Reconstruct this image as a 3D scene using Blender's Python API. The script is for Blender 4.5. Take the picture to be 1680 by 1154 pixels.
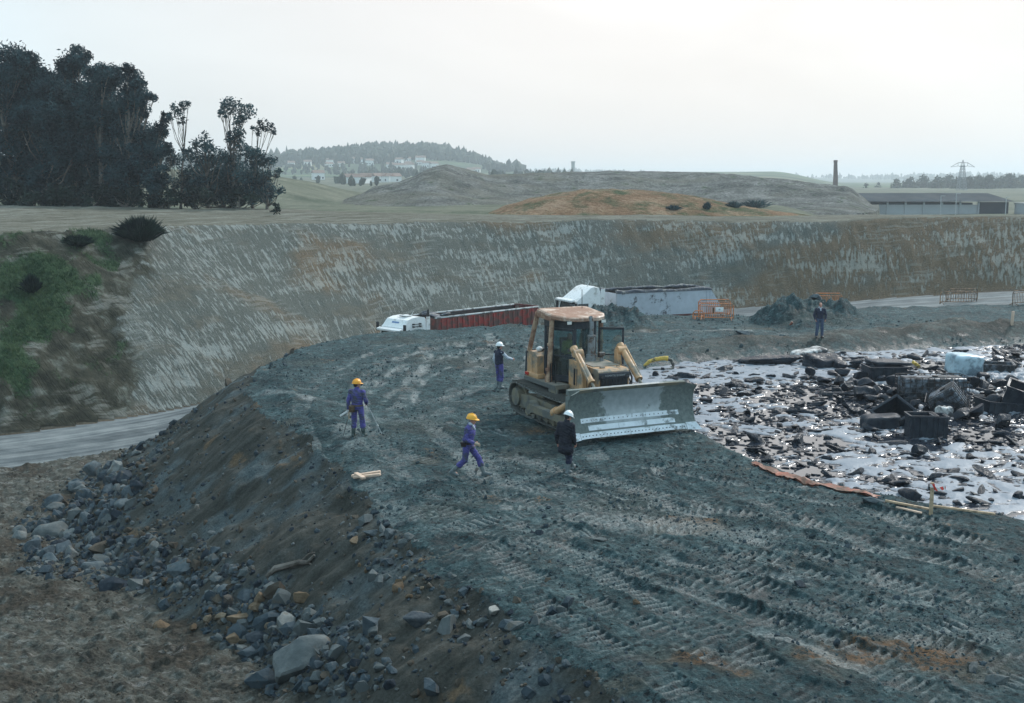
import bpy, bmesh, math, random
import numpy as np
from mathutils import Vector, Matrix, Quaternion, Euler

S = bpy.context.scene
for o in list(bpy.data.objects):
    bpy.data.objects.remove(o)
COL = S.collection
R = math.radians

# ------------------------------------------------------------------ camera
FPX, CZ = 1900.0, 7.9                       # focal length in pixels of the 1680 px wide photograph, eye height
PITCH = math.atan(277.0 / FPX)
cd = bpy.data.cameras.new('camera')
cam = bpy.data.objects.new('camera', cd)
COL.objects.link(cam)
cam.location = (0, 0, CZ)
cam.rotation_euler = (math.pi / 2 - PITCH, 0, 0)
cd.sensor_width = 36.0
cd.lens = 36.0 * FPX / 1680.0
cd.clip_start, cd.clip_end = 0.1, 12000
S.camera = cam

# ------------------------------------------------------------------ exposure, world, sun
S.view_settings.view_transform = 'Standard'
S.view_settings.look = 'None'
S.view_settings.gamma = 1.0
S.view_settings.exposure = 0.45
S.cycles.volume_bounces = 2
S.cycles.max_bounces = 6
SUN_AZ, SUN_EL = R(42), R(38)
W = bpy.data.worlds.new('World')
S.world = W
W.use_nodes = True
wn, wl = W.node_tree.nodes, W.node_tree.links
wn.clear()
w_out = wn.new('ShaderNodeOutputWorld')
w_bg = wn.new('ShaderNodeBackground')
w_bg.inputs['Strength'].default_value = 0.1
sky = wn.new('ShaderNodeTexSky')
sky.sky_type = 'NISHITA'
sky.sun_disc = False
sky.sun_elevation = SUN_EL
sky.sun_rotation = SUN_AZ
sky.air_density, sky.dust_density = 1.2, 3.0
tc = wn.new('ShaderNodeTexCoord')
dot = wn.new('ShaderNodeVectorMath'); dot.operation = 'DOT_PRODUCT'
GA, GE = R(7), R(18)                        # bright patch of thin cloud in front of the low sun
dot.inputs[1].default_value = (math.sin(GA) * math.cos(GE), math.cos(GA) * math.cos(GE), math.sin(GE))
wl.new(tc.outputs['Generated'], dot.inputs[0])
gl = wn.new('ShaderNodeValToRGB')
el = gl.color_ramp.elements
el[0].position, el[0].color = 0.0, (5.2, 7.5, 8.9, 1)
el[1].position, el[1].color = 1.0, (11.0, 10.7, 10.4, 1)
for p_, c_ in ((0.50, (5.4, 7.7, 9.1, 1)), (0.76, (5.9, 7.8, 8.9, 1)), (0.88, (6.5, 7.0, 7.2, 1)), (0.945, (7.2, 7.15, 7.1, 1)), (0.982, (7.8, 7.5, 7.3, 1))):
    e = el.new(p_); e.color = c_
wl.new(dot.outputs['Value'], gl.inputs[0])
mp = wn.new('ShaderNodeMapping'); mp.inputs['Scale'].default_value = (1.0, 1.0, 3.6)
wl.new(tc.outputs['Generated'], mp.inputs[0])
nz = wn.new('ShaderNodeTexNoise'); nz.inputs['Scale'].default_value = 2.3; nz.inputs['Detail'].default_value = 5; nz.inputs['Distortion'].default_value = 0.6
wl.new(mp.outputs[0], nz.inputs['Vector'])
mr = wn.new('ShaderNodeMapRange'); mr.inputs[1].default_value = 0.3; mr.inputs[2].default_value = 0.7; mr.inputs[3].default_value = 0.90; mr.inputs[4].default_value = 1.05
wl.new(nz.outputs['Fac'], mr.inputs[0])
mul = wn.new('ShaderNodeMixRGB'); mul.blend_type = 'MULTIPLY'; mul.inputs[0].default_value = 1.0
wl.new(gl.outputs[0], mul.inputs[1]); wl.new(mr.outputs[0], mul.inputs[2])
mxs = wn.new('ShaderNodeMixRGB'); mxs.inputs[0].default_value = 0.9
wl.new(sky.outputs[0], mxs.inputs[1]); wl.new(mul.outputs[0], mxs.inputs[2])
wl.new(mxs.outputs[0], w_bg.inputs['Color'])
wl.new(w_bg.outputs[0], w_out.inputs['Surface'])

sd_ = bpy.data.lights.new('sun', 'SUN')
sd_.energy = 2.2
sd_.angle = R(13)
sd_.color = (1.0, 0.975, 0.94)
sun = bpy.data.objects.new('sun', sd_)
COL.objects.link(sun)
sun.location = (0, 0, 60)
sdir = Vector((math.sin(SUN_AZ) * math.cos(SUN_EL), math.cos(SUN_AZ) * math.cos(SUN_EL), math.sin(SUN_EL)))
sun.rotation_euler = sdir.to_track_quat('Z', 'Y').to_euler()

# ------------------------------------------------------------------ helpers
rng = np.random.default_rng(7)
random.seed(7)


def P(px, py, z=0.0):
    """World point at height z seen at pixel (px, py) of the photograph."""
    u, v = (px - 840.0) / FPX, (577.0 - py) / FPX
    dy = math.cos(PITCH) + v * math.sin(PITCH)
    dz = -math.sin(PITCH) + v * math.cos(PITCH)
    t = (z - CZ) / dz
    return (u * t, dy * t, z)


def D(px, py, Y):
    """World point at forward distance Y seen at pixel (px, py)."""
    u, v = (px - 840.0) / FPX, (577.0 - py) / FPX
    dy = math.cos(PITCH) + v * math.sin(PITCH)
    dz = -math.sin(PITCH) + v * math.cos(PITCH)
    t = Y / dy
    return (u * t, Y, CZ + dz * t)


_PT = np.random.default_rng(99).permutation(4096).astype(np.int32)
_PV = np.random.default_rng(98).random(4096).astype(np.float32)


def vn(x, y, seed=0):
    x0, y0 = np.floor(x), np.floor(y)
    fx, fy = x - x0, y - y0
    fx = fx * fx * (3 - 2 * fx); fy = fy * fy * (3 - 2 * fy)
    ix, iy = x0.astype(np.int32), y0.astype(np.int32)
    ra, rb = _PT[(iy + seed * 131) & 4095], _PT[(iy + 1 + seed * 131) & 4095]
    ix1 = ix + 1
    a, b = _PV[(ix + ra) & 4095], _PV[(ix1 + ra) & 4095]
    c, d = _PV[(ix + rb) & 4095], _PV[(ix1 + rb) & 4095]
    e = a + (b - a) * fx
    return e + ((c + (d - c) * fx) - e) * fy


def fbm(x, y, sc, octv=4, seed=0, gain=0.5):
    """Value noise, about -1..1; sc = features per metre."""
    t = np.zeros_like(x); a = 1.0; n = 0.0
    ca, sa = math.cos(0.6), math.sin(0.6)
    X, Y = x * sc, y * sc
    for i in range(octv):
        t += a * (vn(X, Y, seed + i * 17) * 2 - 1); n += a
        a *= gain
        X, Y = (X * ca - Y * sa) * 2.03 + 5.2, (X * sa + Y * ca) * 2.03 + 1.7
    return t / n * 1.5


def sst(a, b, x):
    t = np.clip((x - a) / (b - a), 0, 1)
    return t * t * (3 - 2 * t)


def poly_d(x, y, pts, closed):
    """Distance to a polyline, arclength of the nearest point, side (+ = left of the walk)."""
    best = np.full(x.shape, 1e18); arc = np.zeros_like(x); side = np.ones_like(x)
    s0 = 0.0
    n = len(pts)
    for i in range(n if closed else n - 1):
        ax, ay = pts[i][:2]; bx, by = pts[(i + 1) % n][:2]
        dx, dy = bx - ax, by - ay
        L2 = dx * dx + dy * dy
        if L2 < 1e-9:
            continue
        L = math.sqrt(L2)
        t = np.clip(((x - ax) * dx + (y - ay) * dy) / L2, 0, 1)
        qx, qy = x - (ax + t * dx), y - (ay + t * dy)
        d2 = qx * qx + qy * qy
        m = d2 < best
        best = np.where(m, d2, best)
        arc = np.where(m, s0 + t * L, arc)
        side = np.where(m, np.sign(dx * (y - ay) - dy * (x - ax) + 1e-12), side)
        s0 += L
    return np.sqrt(best), arc, side


def inside(x, y, pts):
    r = np.zeros(x.shape, bool)
    n = len(pts)
    for i in range(n):
        x1, y1 = pts[i][:2]; x2, y2 = pts[(i + 1) % n][:2]
        if y1 == y2:
            continue
        c = ((y1 > y) != (y2 > y)) & (x < (x2 - x1) * (y - y1) / (y2 - y1) + x1)
        r ^= c
    return r


def sd_poly(x, y, pts):
    d, s, _ = poly_d(x, y, pts, True)
    return np.where(inside(x, y, pts), -d, d), s


def smooth_line(pts, sub=8):
    """Catmull-Rom through 2D points."""
    p = [np.array(q[:2], float) for q in pts]
    p = [2 * p[0] - p[1]] + p + [2 * p[-1] - p[-2]]
    out = []
    for i in range(1, len(p) - 2):
        for k in range(sub):
            t = k / sub
            a, b, c, d = p[i - 1], p[i], p[i + 1], p[i + 2]
            out.append(0.5 * ((2 * b) + (c - a) * t + (2 * a - 5 * b + 4 * c - d) * t * t + (3 * b - a - 3 * c + d) * t ** 3))
    out.append(p[-2])
    return out


def smin(a, b, k):
    h = np.clip(0.5 + 0.5 * (b - a) / k, 0, 1)
    return b * (1 - h) + a * h - k * h * (1 - h)


def smax(a, b, k):
    return -smin(-a, -b, k)


# ------------------------------------------------------------------ the lie of the land
# edge of the tipped platform (z = 0)
PLAT = [P(*q) for q in ((1150, 1420), (1060, 1210), (985, 1135), (915, 1085), (850, 1030), (795, 985), (735, 938), (690, 893), (640, 848), (598, 800),
                        (556, 772), (520, 735), (480, 700), (440, 668), (420, 645), (414, 626), (430, 600), (462, 580), (502, 565),
                        (547, 553), (600, 545), (650, 541), (720, 538), (820, 535), (900, 530), (1000, 518), (1100, 517), (1190, 518),
                        (1270, 513), (1420, 503), (1664, 499), (1900, 497))]
PLAT = [(q[0], q[1]) for q in PLAT] + [(90, 78), (90, -40), (2, -40), (2.2, 6)]
# foot of the long cutting
TOE = [(-90, 40), (-45, 52), (-26, 60.5), (-19, 66), (-12.5, 75), (-7.5, 84), (-1, 90.5), (6, 93.5), (17, 92), (25, 87), (35, 82), (60, 73), (110, 60)]
TOE = [tuple(q) for q in smooth_line(TOE, 4)]
# waterline of the sludge pool
WL = -0.35
POOL = [P(*q, WL) for q in ((1040, 668), (1085, 692), (1118, 705), (1150, 717), (1205, 742), (1262, 772), (1330, 798), (1405, 812), (1450, 827), (1540, 845), (1610, 856), (1680, 868), (1900, 880))]
POOL = [(q[0], q[1]) for q in POOL] + [(46, 32), (48, 60)] + [P(*q, WL)[:2] for q in ((1900, 561), (1664, 567), (1560, 571), (1400, 579), (1300, 582), (1200, 590), (1110, 598), (1060, 606), (1030, 622), (1022, 645))]

LX = ([-90, -45, -26, -19, -12, -7, 2, 10, 17, 25, 35, 60, 110], [-5.6, -5.3, -5.2, -5.0, -4.6, -4.25, -3.5, -2.85, -2.0, -1.0, 0.3, 2.0, 3.0])
RISE = ([-60, 0, 10, 18, 24, 30, 36, 42, 50], [5, 4.6, 3.3, 2.2, 1.5, 0.9, 0.35, -0.1, 0.0])

# (pixel of the top, distance, radius, height) of loose heaps on the platform
HEAPS = [((990, 499), 65, 2.9, 1.5), ((1025, 512), 64, 2.2, 1.0), ((1325, 489), 66, 3.1, 1.6), ((1375, 499), 66.5, 2.6, 1.2), ((1290, 503), 66.5, 2.3, 0.9),
         ((1705, 508), 58, 3.0, 1.5), ((1060, 541), 61, 2.0, 0.55), ((1135, 544), 60, 2.2, 0.5), ((1210, 540), 60.5, 2.4, 0.5),
         ((1110, 530), 64, 2.3, 0.5), ((1480, 528), 63, 4.0, 0.35), ((1560, 535), 61, 3.0, 0.45), ((560, 566), 56, 2.0, 0.3),
         ((650, 548), 60, 2.2, 0.3)]
TRACKS = [((1720, 1015), (1400, 905), (1150, 850), (950, 800), (830, 765), (740, 745), (640, 720)),
          ((1720, 905), (1450, 862), (1250, 825), (1080, 790), (960, 762), (860, 740)),
          ((1720, 1075), (1400, 990), (1150, 930), (950, 880), (800, 850), (690, 820)),
          ((1500, 1145), (1250, 1060), (1050, 980), (880, 910), (760, 862)),
          ((612, 800), (556, 720), (540, 660), (575, 612), (660, 575), (790, 552)),
          ((760, 800), (690, 735), (640, 680), (632, 630), (690, 590), (810, 565)),
          ((720, 690), (790, 640), (830, 600), (840, 565), (830, 545)),
          ((700, 810), (850, 845), (1000, 890), (1200, 960), (1450, 1040), (1700, 1120)),
          ((1700, 980), (1520, 940), (1330, 905), (1180, 880)),
          ((1700, 1150), (1500, 1085), (1300, 1020), (1120, 960), (960, 905), (800, 870)),
          ((1250, 1150), (1130, 1080), (1010, 1010), (900, 945), (790, 890)),
          ((1180, 740), (1080, 755), (960, 800), (840, 815), (700, 790)),
          ((1640, 920), (1500, 890), (1380, 850), (1290, 815), (1200, 775)),
          ((660, 700), (720, 640), (740, 590), (720, 560)),
          ((1430, 1150), (1560, 1080), (1700, 1040)),
          ((600, 690), (700, 668), (800, 650), (830, 630)),
          ((560, 640), (640, 600), (740, 575), (840, 560)),
          ((720, 900), (900, 860), (1080, 850), (1260, 870), (1450, 920), (1700, 1000)),
          ((700, 720), (790, 700), (860, 700), (900, 720), (960, 790), (1100, 870)),
          ((620, 830), (720, 800), (860, 790), (1000, 800), (1160, 840))]
RUST = [(1150, 1085, 1.7, 1.0), (1350, 1075, 1.6, 0.9), (1480, 1055, 1.4, 1.0), (1020, 1125, 1.0, 0.6), (1130, 862, 1.6, 1.5), (870, 705, 1.3, 1.2), (470, 690, 0.7, 1.6), (700, 755, 0.8, 0.7), (1600, 1090, 1.2, 0.8), (1250, 540, 2.0, 2.0), (1540, 545, 3.0, 1.5), (1050, 545, 1.5, 1.5)]
LIGHTS = [(((1640, 905), (1450, 850), (1300, 815), (1180, 790), (1060, 775)), 0.10), (((1660, 960), (1480, 915), (1330, 885), (1180, 850), (1020, 815), (860, 775)), 0.10), (((1200, 1000), (1060, 945), (940, 900), (830, 860)), 0.10), (((620, 720), (600, 660), (640, 610), (720, 580)), 0.12), (((700, 700), (680, 650), (720, 610), (800, 585)), 0.12), (((935, 872), (1040, 905), (1190, 935), (1330, 958), (1470, 985), (1660, 1015)), 0.16), (((1050, 985), (1180, 1020), (1300, 1055), (1420, 1100)), 0.13),
          (((560, 705), (590, 745), (615, 790), (660, 850)), 0.35), (((1560, 1040), (1720, 1050)), 0.3), (((1000, 850), (1120, 862), (1230, 880)), 0.5),
          (((660, 745), (760, 750), (850, 790)), 0.55), (((1060, 548), (1200, 546), (1300, 550)), 0.6), (((420, 640), (600, 660), (700, 600)), 0.2)]


def far_land(x, y):
    yy = np.maximum(y, 1.0)
    zl = np.interp(yy, [100, 130, 300, 450, 700, 1000, 1300, 3000, 9000], [4.5, 4.3, 4.3, 4.6, 8.0, 14, 20, 12, 6])
    zr = np.interp(yy, [100, 118, 160, 250, 450, 700, 1500, 2500, 9000], [5.2, 5.0, 2.4, 1.1, 2.5, 4, 7, 9, 6])
    w = sst(0.22, 0.29, x / yy)
    z = zl * (1 - w) + zr * w
    z = z + fbm(x, y, 0.02, 3, 50) * 0.35 * sst(120, 200, yy)
    # green bank left of the grey mound
    g = np.interp(x, [-150, -70, -50, -42, -35, -29, -24], [11, 10.6, 9.4, 7.9, 6.1, 4.6, 4.0])
    gb = g - 4.2
    z = np.where(x > -22, z, np.maximum(z, 4.2 + gb * sst(165, 225, yy) * (1 - sst(240, 330, yy)) + fbm(x, y, 0.08, 3, 51) * 0.25))
    # the wooded hill far behind
    pr = np.array([(-200, 14), (100, 26), (300, 32), (460, 36), (560, 42), (640, 48), (720, 47), (780, 36), (830, 22), (870, 12), (950, 6)], float)
    hx = (pr[:, 0] - 840) / FPX * 1500
    z = z + np.interp(x, hx, np.maximum(pr[:, 1] - 21, 0), left=4, right=0) * sst(1050, 1500, yy) * (1 - 0.7 * sst(1650, 2300, yy))
    rg = np.maximum(0, 18 + 14 * fbm(x, y * 0.2, 0.0016, 4, 60)) * sst(2300, 3200, yy) * (1 - sst(3500, 4500, yy))
    z = z + rg
    return z


GREY = np.array([(560, 332), (600, 326), (630, 312), (660, 303), (690, 291), (712, 279), (738, 273), (768, 280), (800, 289), (860, 287), (930, 284),
                 (1000, 281), (1100, 282), (1150, 284), (1200, 289), (1260, 295), (1330, 304), (1370, 313), (1400, 322), (1440, 336), (1500, 345)], float)
OCH = np.array([(760, 358), (795, 353), (830, 338), (870, 326), (920, 316), (960, 311), (1010, 311), (1060, 314), (1120, 321), (1180, 331), (1240, 340), (1300, 349), (1340, 354)], float)


def grey_h(x, y):
    hx = (GREY[:, 0] - 840) / FPX * 240
    hz = 7.9 + (300 - GREY[:, 1]) * 240 / FPX
    top = np.interp(x, hx, hz, left=1, right=0)
    toe = 168 + 12 * np.sin(x * 0.07) + 8 * fbm(x, x * 0, 0.05, 2, 71)
    f = sst(0, 1, np.clip((y - toe) / 70, 0, 1)) * (1 - sst(330, 420, y)) * sst(0.318, 0.285, x / np.maximum(y, 1))
    n = fbm(x, y, 0.09, 5, 72, 0.6) * 0.95
    return 3.2 + (top - 3.2) * f + n * sst(0.1, 0.6, f) * (1 - 0.6 * sst(0.9, 1.0, f)), f


def och_h(x, y):
    hx = (OCH[:, 0] - 840) / FPX * 138
    hz = 7.9 + (300 - OCH[:, 1]) * 138 / FPX
    top = np.interp(x, hx, hz, left=2, right=2)
    f = sst(120, 138, y) * (1 - sst(142, 162, y)) * sst(43, 34, x)
    return np.where(f > 0.03, 3.6 + (top - 3.6) * f + fbm(x, y, 0.25, 4, 75) * 0.22, -50)


def plateau(x, y, dq):
    zp = np.interp(x, [-90, -60, -28, -20, -10, 0, 20, 36, 60, 110], [4.9, 4.9, 4.85, 4.75, 4.6, 4.5, 4.75, 5.5, 5.9, 6])
    return zp + np.clip(dq - 16, 0, 30) * 0.028 * sst(0, -25, x) + fbm(x, y, 0.12, 4, 33) * 0.16 + fbm(x, y, 0.8, 3, 34) * 0.06 - np.clip(dq - 3, 0, 40) * 0.036 * sst(8, 38, x)


def ruts(xa, ya, ta):
    rg_, fl_, li_ = np.zeros_like(xa), np.zeros_like(xa), np.zeros_like(xa)
    for k, tr in enumerate(TRACKS):
        ln = smooth_line([P(*q) for q in tr], 5)
        lx, ly = [q[0] for q in ln], [q[1] for q in ln]
        ii = np.nonzero((xa > min(lx) - 2) & (xa < max(lx) + 2) & (ya > min(ly) - 2) & (ya < max(ly) + 2))[0]
        if not len(ii):
            continue
        x, y, t = xa[ii], ya[ii], ta[ii]
        d, s, sg = poly_d(x, y, ln, False)
        jj = np.nonzero(d < 1.9)[0]
        ii, x, y, t, d, s, sg = ii[jj], x[jj], y[jj], t[jj], d[jj], s[jj], sg[jj]
        tot = sum(math.hypot(ln[q + 1][0] - ln[q][0], ln[q + 1][1] - ln[q][1]) for q in range(len(ln) - 1))
        end = sst(0.0, 1.0, s) * sst(tot, tot - 1.0, s)
        for off in (-0.95, 0.95):
            dd = np.abs(d * sg - off) + 0.10 * fbm(x, y, 1.0, 2, 80 + k)
            m = sst(0.36, 0.27, dd) * end * sst(-0.75, 0.0, fbm(x, y, 0.35, 3, 90 + 2 * k + (off > 0)))
            m = m * (0.25 + 0.75 * sst(-0.35, 0.35, fbm(x, y, 1.1, 3, 130 + k)))
            w = np.sin(s * (2 * math.pi / 0.205) + 1.8 * fbm(x, y, 0.8, 3, 95))
            rd = sst(-0.1, 0.7, w) * sst(-1.0, -0.1, fbm(x, y, 2.0, 2, 96))
            t = t * (1 - 0.75 * m) + m * (-0.05 + 0.055 * rd)
            rg_[ii] = np.maximum(rg_[ii], m * rd); fl_[ii] = np.maximum(fl_[ii], m)
            t = t + np.exp(-((dd - 0.42) / 0.09) ** 2) * end * 0.022 * (0.6 + fbm(x, y, 1.5, 2, 97))
        ta[ii] = t
    for pts, wd in LIGHTS:
        ln = smooth_line([P(*q) for q in pts], 5)
        lx, ly = [q[0] for q in ln], [q[1] for q in ln]
        ii = np.nonzero((xa > min(lx) - 2) & (xa < max(lx) + 2) & (ya > min(ly) - 2) & (ya < max(ly) + 2))[0]
        if not len(ii):
            continue
        x, y = xa[ii], ya[ii]
        d, s, sg = poly_d(x, y, ln, False)
        m = sst(wd * 1.5, wd * 0.5, d + 0.6 * wd * fbm(x, y, 1.3, 3, 98)) * sst(-0.5, 0.3, fbm(x, y, 0.9, 3, 99))
        li_[ii] = np.maximum(li_[ii], m * (0.95 if wd < 0.2 else 0.6))
        if wd < 0.2:
            ta[ii] -= 0.05 * m
    return ta, rg_, fl_, li_


def land(x, y):
    """Height, zone id, masks for every point.  Zones: 0 ground 1 embankment 2 road 3 cutting 4 plateau 5 field 6 grey mound 7 ochre mound 8 hills"""
    r = np.hypot(x, y)
    z = np.zeros_like(x); zone = np.zeros(x.shape, int)
    m_light = np.zeros_like(x); m_brown = np.zeros_like(x); m_wet = np.zeros_like(x); m_kind = np.zeros_like(x)
    su = np.zeros_like(x); sv = np.zeros_like(x)
    near = (r < 190) & (y > -45)
    xn, yn = x[near], y[near]
    # low ground and road
    L = np.interp(xn, *LX) + np.interp(yn, *RISE) * sst(20, -2, xn) + fbm(xn, yn, 0.07, 3, 3) * 0.12
    dq, aq, sq = poly_d(xn, yn, TOE, False)
    dq = np.where(sq > 0, dq, -dq)
    road = sst(-9.2, -8.3, dq + 0.5 * fbm(xn, yn, 0.3, 3, 8))
    wob = fbm(xn, yn, 0.5, 4, 4)
    rough = 0.16 * fbm(xn, yn, 0.45, 5, 5) + 0.16 * np.abs(fbm(xn, yn, 1.2, 4, 6)) + 0.07 * fbm(xn, yn, 4.5, 3, 7)
    L = L + rough * (1 - road) + road * (0.02 * wob + 0.03 * np.sin((dq + 0.4 * fbm(xn, yn, 0.1, 2, 9)) * 2.6))
    # platform and the tipped face below it
    dp, ap = sd_poly(xn, yn, PLAT)
    dpw = dp + 0.55 * fbm(xn, yn, 0.35, 4, 11, 0.6) + 0.12 * fbm(xn, yn, 1.5, 3, 12)
    gul = fbm(ap, dp * 0.12, 0.9, 4, 13) * 0.10 + fbm(xn, yn, 2.5, 3, 14) * 0.035
    face = -0.70 * np.maximum(dpw, 0) + gul * sst(0, 1.5, dpw)
    face = face - 0.02 * np.maximum(dpw, 0) * fbm(xn, yn, 0.25, 2, 15)
    top = 0.09 * fbm(xn, yn, 0.22, 3, 20) + 0.05 * fbm(xn, yn, 0.9, 3, 21)
    cl = fbm(xn, yn, 2.2, 5, 22, 0.62)
    top = top + 0.050 * np.maximum(cl, -0.3) + 0.034 * np.abs(fbm(xn, yn, 5.5, 3, 23))
    brm = np.exp(-((dp + 0.8) / 0.8) ** 2)
    top = top - 0.22 * sst(-1.3, 0.1, dp) + brm * (0.10 + 0.12 * fbm(xn, yn, 0.8, 3, 24))
    # crawler tracks and pale ruts (platform only)
    ridge_m = np.zeros_like(xn); flat_m = np.zeros_like(xn); lt = np.zeros_like(xn)
    ids = np.nonzero((dpw < 0.2) & (yn < 72) & (yn > 8))[0]
    if len(ids):
        top[ids], ridge_m[ids], flat_m[ids], lt[ids] = ruts(xn[ids], yn[ids], top[ids])
    for (hp, hy, hr, hh) in HEAPS:
        c = D(hp[0], hp[1], hy)
        d = np.hypot(xn - c[0], (yn - c[1]) * 0.9) + 0.5 * fbm(xn, yn, 0.7, 3, 30)
        hz = (c[2]) * np.clip(1 - (np.maximum(d, 0) / hr), 0, 1) ** 0.9 * (1 + 0.40 * fbm(xn, yn, 1.6, 5, 31, 0.6))
        top = np.where(d < hr, np.maximum(top, hz + top * 0.5), top)
    # pool basin with its far dyke
    dw, aw = sd_poly(xn, yn, POOL)
    dww = dw + 0.25 * fbm(xn, yn, 0.6, 3, 26)
    farb = sst(-2, 3, yn - (58.5 - 0.35 * np.maximum(xn - 8, 0) * 0 - 0.0) + 4) * sst(6, 9, xn)
    top = top + farb * 0.42 * np.exp(-((dw - 1.9) / 1.5) ** 2) * (1 + 0.3 * fbm(xn, yn, 0.9, 3, 27))
    top = smin(top, WL + 0.62 * dww + 0.05 * cl, 0.12)
    top = np.maximum(top, WL - 0.75)
    ins = dpw < 0
    zp_ = np.where(ins, top, np.minimum(face + top * np.exp(-np.maximum(dpw, 0) / 0.8), 0.3))
    emb = (~ins) & (zp_ > L)
    zl = np.where(ins, zp_, smax(zp_, L, 0.25))
    # the cutting
    slope = np.interp(xn, [-60, -30, -20, 0, 30], [0.66, 0.68, 0.68, 0.62, 0.62])
    zroad = np.interp(xn, *LX)
    uc = np.arctan2(xn - 5, yn - 30) * 62
    strk = fbm(uc + 0.3 * dq, dq * 0.25, 2.2, 3, 40)
    lump = sst(0.6, -2.2, xn + 20.6 + 0.27 * dq + 0.9 * fbm(xn, yn, 0.3, 3, 44))                    # the older, grown-over corner
    cut = zroad + slope * (dq + 0.5 * fbm(xn, yn, 0.12, 3, 41) * sst(0, 3, dq)) + (0.07 * strk * (1 - lump) + lump * (0.5 * fbm(xn, yn, 0.25, 4, 42) + 0.12 * fbm(xn, yn, 1.5, 4, 43))) * sst(0, 1, dq)
    zpl = plateau(xn, yn, dq)
    cutc = smin(cut, zpl, 0.5)
    behind = dq > 0
    zz = np.where(behind, cutc, zl)
    zn = np.zeros(xn.shape, int)
    zn[emb] = 1
    zn[(~ins) & (~emb) & (road > 0.5)] = 2
    zn[behind] = 3
    zn[behind & (cut > zpl + 0.15)] = 4
    # near bank the camera stands on
    rr = np.hypot(xn, yn)
    bank = 6.2 - 0.68 * np.maximum(rr - 1.2, 0)
    zz = np.where(zn < 2, np.maximum(zz, bank), zz)
    # blend to the far land
    fw = sst(116, 140, yn + 0.15 * np.abs(xn)) * (dq > 12)
    fl = far_land(xn, yn)
    zz = zz * (1 - fw) + fl * fw
    zn[(fw > 0.5) & (zn >= 3)] = 5
    z[near] = zz; zone[near] = zn
    fr = ~near
    z[fr] = far_land(x[fr], y[fr])
    zone[fr] = np.where(r[fr] > 900, 8, 5)
    bk = fr & (y < 20)
    z[bk] = 5.0; zone[bk] = 5
    # mounds beyond the plateau
    band = (y > 112) & (y < 430) & (np.abs(x) < 260)
    xb, yb = x[band], y[band]
    gh, gf = grey_h(xb, yb)
    oh = och_h(xb, yb)
    zb = z[band]; zo = zone[band]
    mg = (gh > zb) & (gf > 0.02)
    zo = np.where(mg & (gh > zb + 0.05), 6, zo)
    zb = np.where(mg, gh, zb)
    mo = oh > zb
    zo = np.where(mo & (oh > zb + 0.02), 7, zo)
    zb = np.where(mo, oh, zb)
    z[band] = zb; zone[band] = zo
    # masks
    m_light[near] = np.clip(lt + 0.85 * ridge_m, 0, 1)
    brown = sst(0.15, 0.75, fbm(xn, yn, 0.33, 4, 100)) * 0.8 + sst(0.1, 0.5, fbm(xn, yn, 1.4, 3, 101)) * sst(-0.1, 0.5, fbm(xn, yn, 0.12, 2, 102)) * 0.7
    for (px_, py_, rx_, ry_) in RUST:
        c = P(px_, py_)
        d = np.hypot((xn - c[0]) / rx_, (yn - c[1]) / ry_) + 0.45 * fbm(xn, yn, 0.8, 4, 120)
        brown = np.maximum(brown, 1.0 * sst(1.0, 0.35, d) + brown * 0.5)
    m_brown[near] = np.clip(brown, 0, 1.6)
    m_wet[near] = np.clip(flat_m * 0.7 + lt * 0.5 + np.exp(-(np.maximum(dww, 0) / 0.5) ** 2) * (dw < 3), 0, 1)
    k = np.zeros_like(xn)
    k = np.where(zn == 0, np.where(ins, 0.0, 1.0), k)      # 1 = brown mud below the bank
    kd = np.exp(-((dw - 1.6) / 1.3) ** 2) * farb
    k = np.maximum(k * 1.0, kd * 0.75)
    # grass on the old corner
    gr = 1.1 * np.exp(-((xn + 29.6) / 2.3) ** 2 - ((dq - 11.6) / 3.2) ** 2) + 0.9 * np.exp(-((xn + 28.2 - 0.3 * (dq - 7)) / 1.4) ** 2 - ((dq - 7.0) / 2.8) ** 2)
    gr = gr + 0.95 * np.exp(-((xn + 23.8) / 1.9) ** 2 - ((dq - 4.5 - 0.25 * (xn + 23.8)) / 1.1) ** 2) + 0.5 * np.exp(-((xn + 27.0) / 1.5) ** 2 - ((dq - 3.5) / 2.0) ** 2) + 0.6 * sst(-31, -34, xn)
    gr = lump * np.clip(0.85 * gr + 0.75 * fbm(xn, yn, 0.5, 4, 110) * (gr > 0.1), 0, 1)
    k = np.where(zn == 3, gr, k)
    m_kind[near] = k
    su[near] = np.where(zn == 1, ap, np.where(zn >= 3, uc, aq)); sv[near] = np.where(zn == 1, dp, dq)
    # lump mask for the cutting goes into wet channel
    mw = m_wet[near]; mw = np.where(zn == 3, lump, mw); m_wet[near] = mw
    return z, zone, np.stack([m_light, m_brown, m_wet, m_kind], -1), np.stack([su, sv, np.zeros_like(su)], -1)


def height(x, y):
    z, _, _, _ = land(np.array([float(x), float(x) + 0.01]), np.array([float(y), float(y)]))
    return float(z[0])


def heights(xs, ys):
    return land(np.asarray(xs, float), np.asarray(ys, float))[0]
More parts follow.
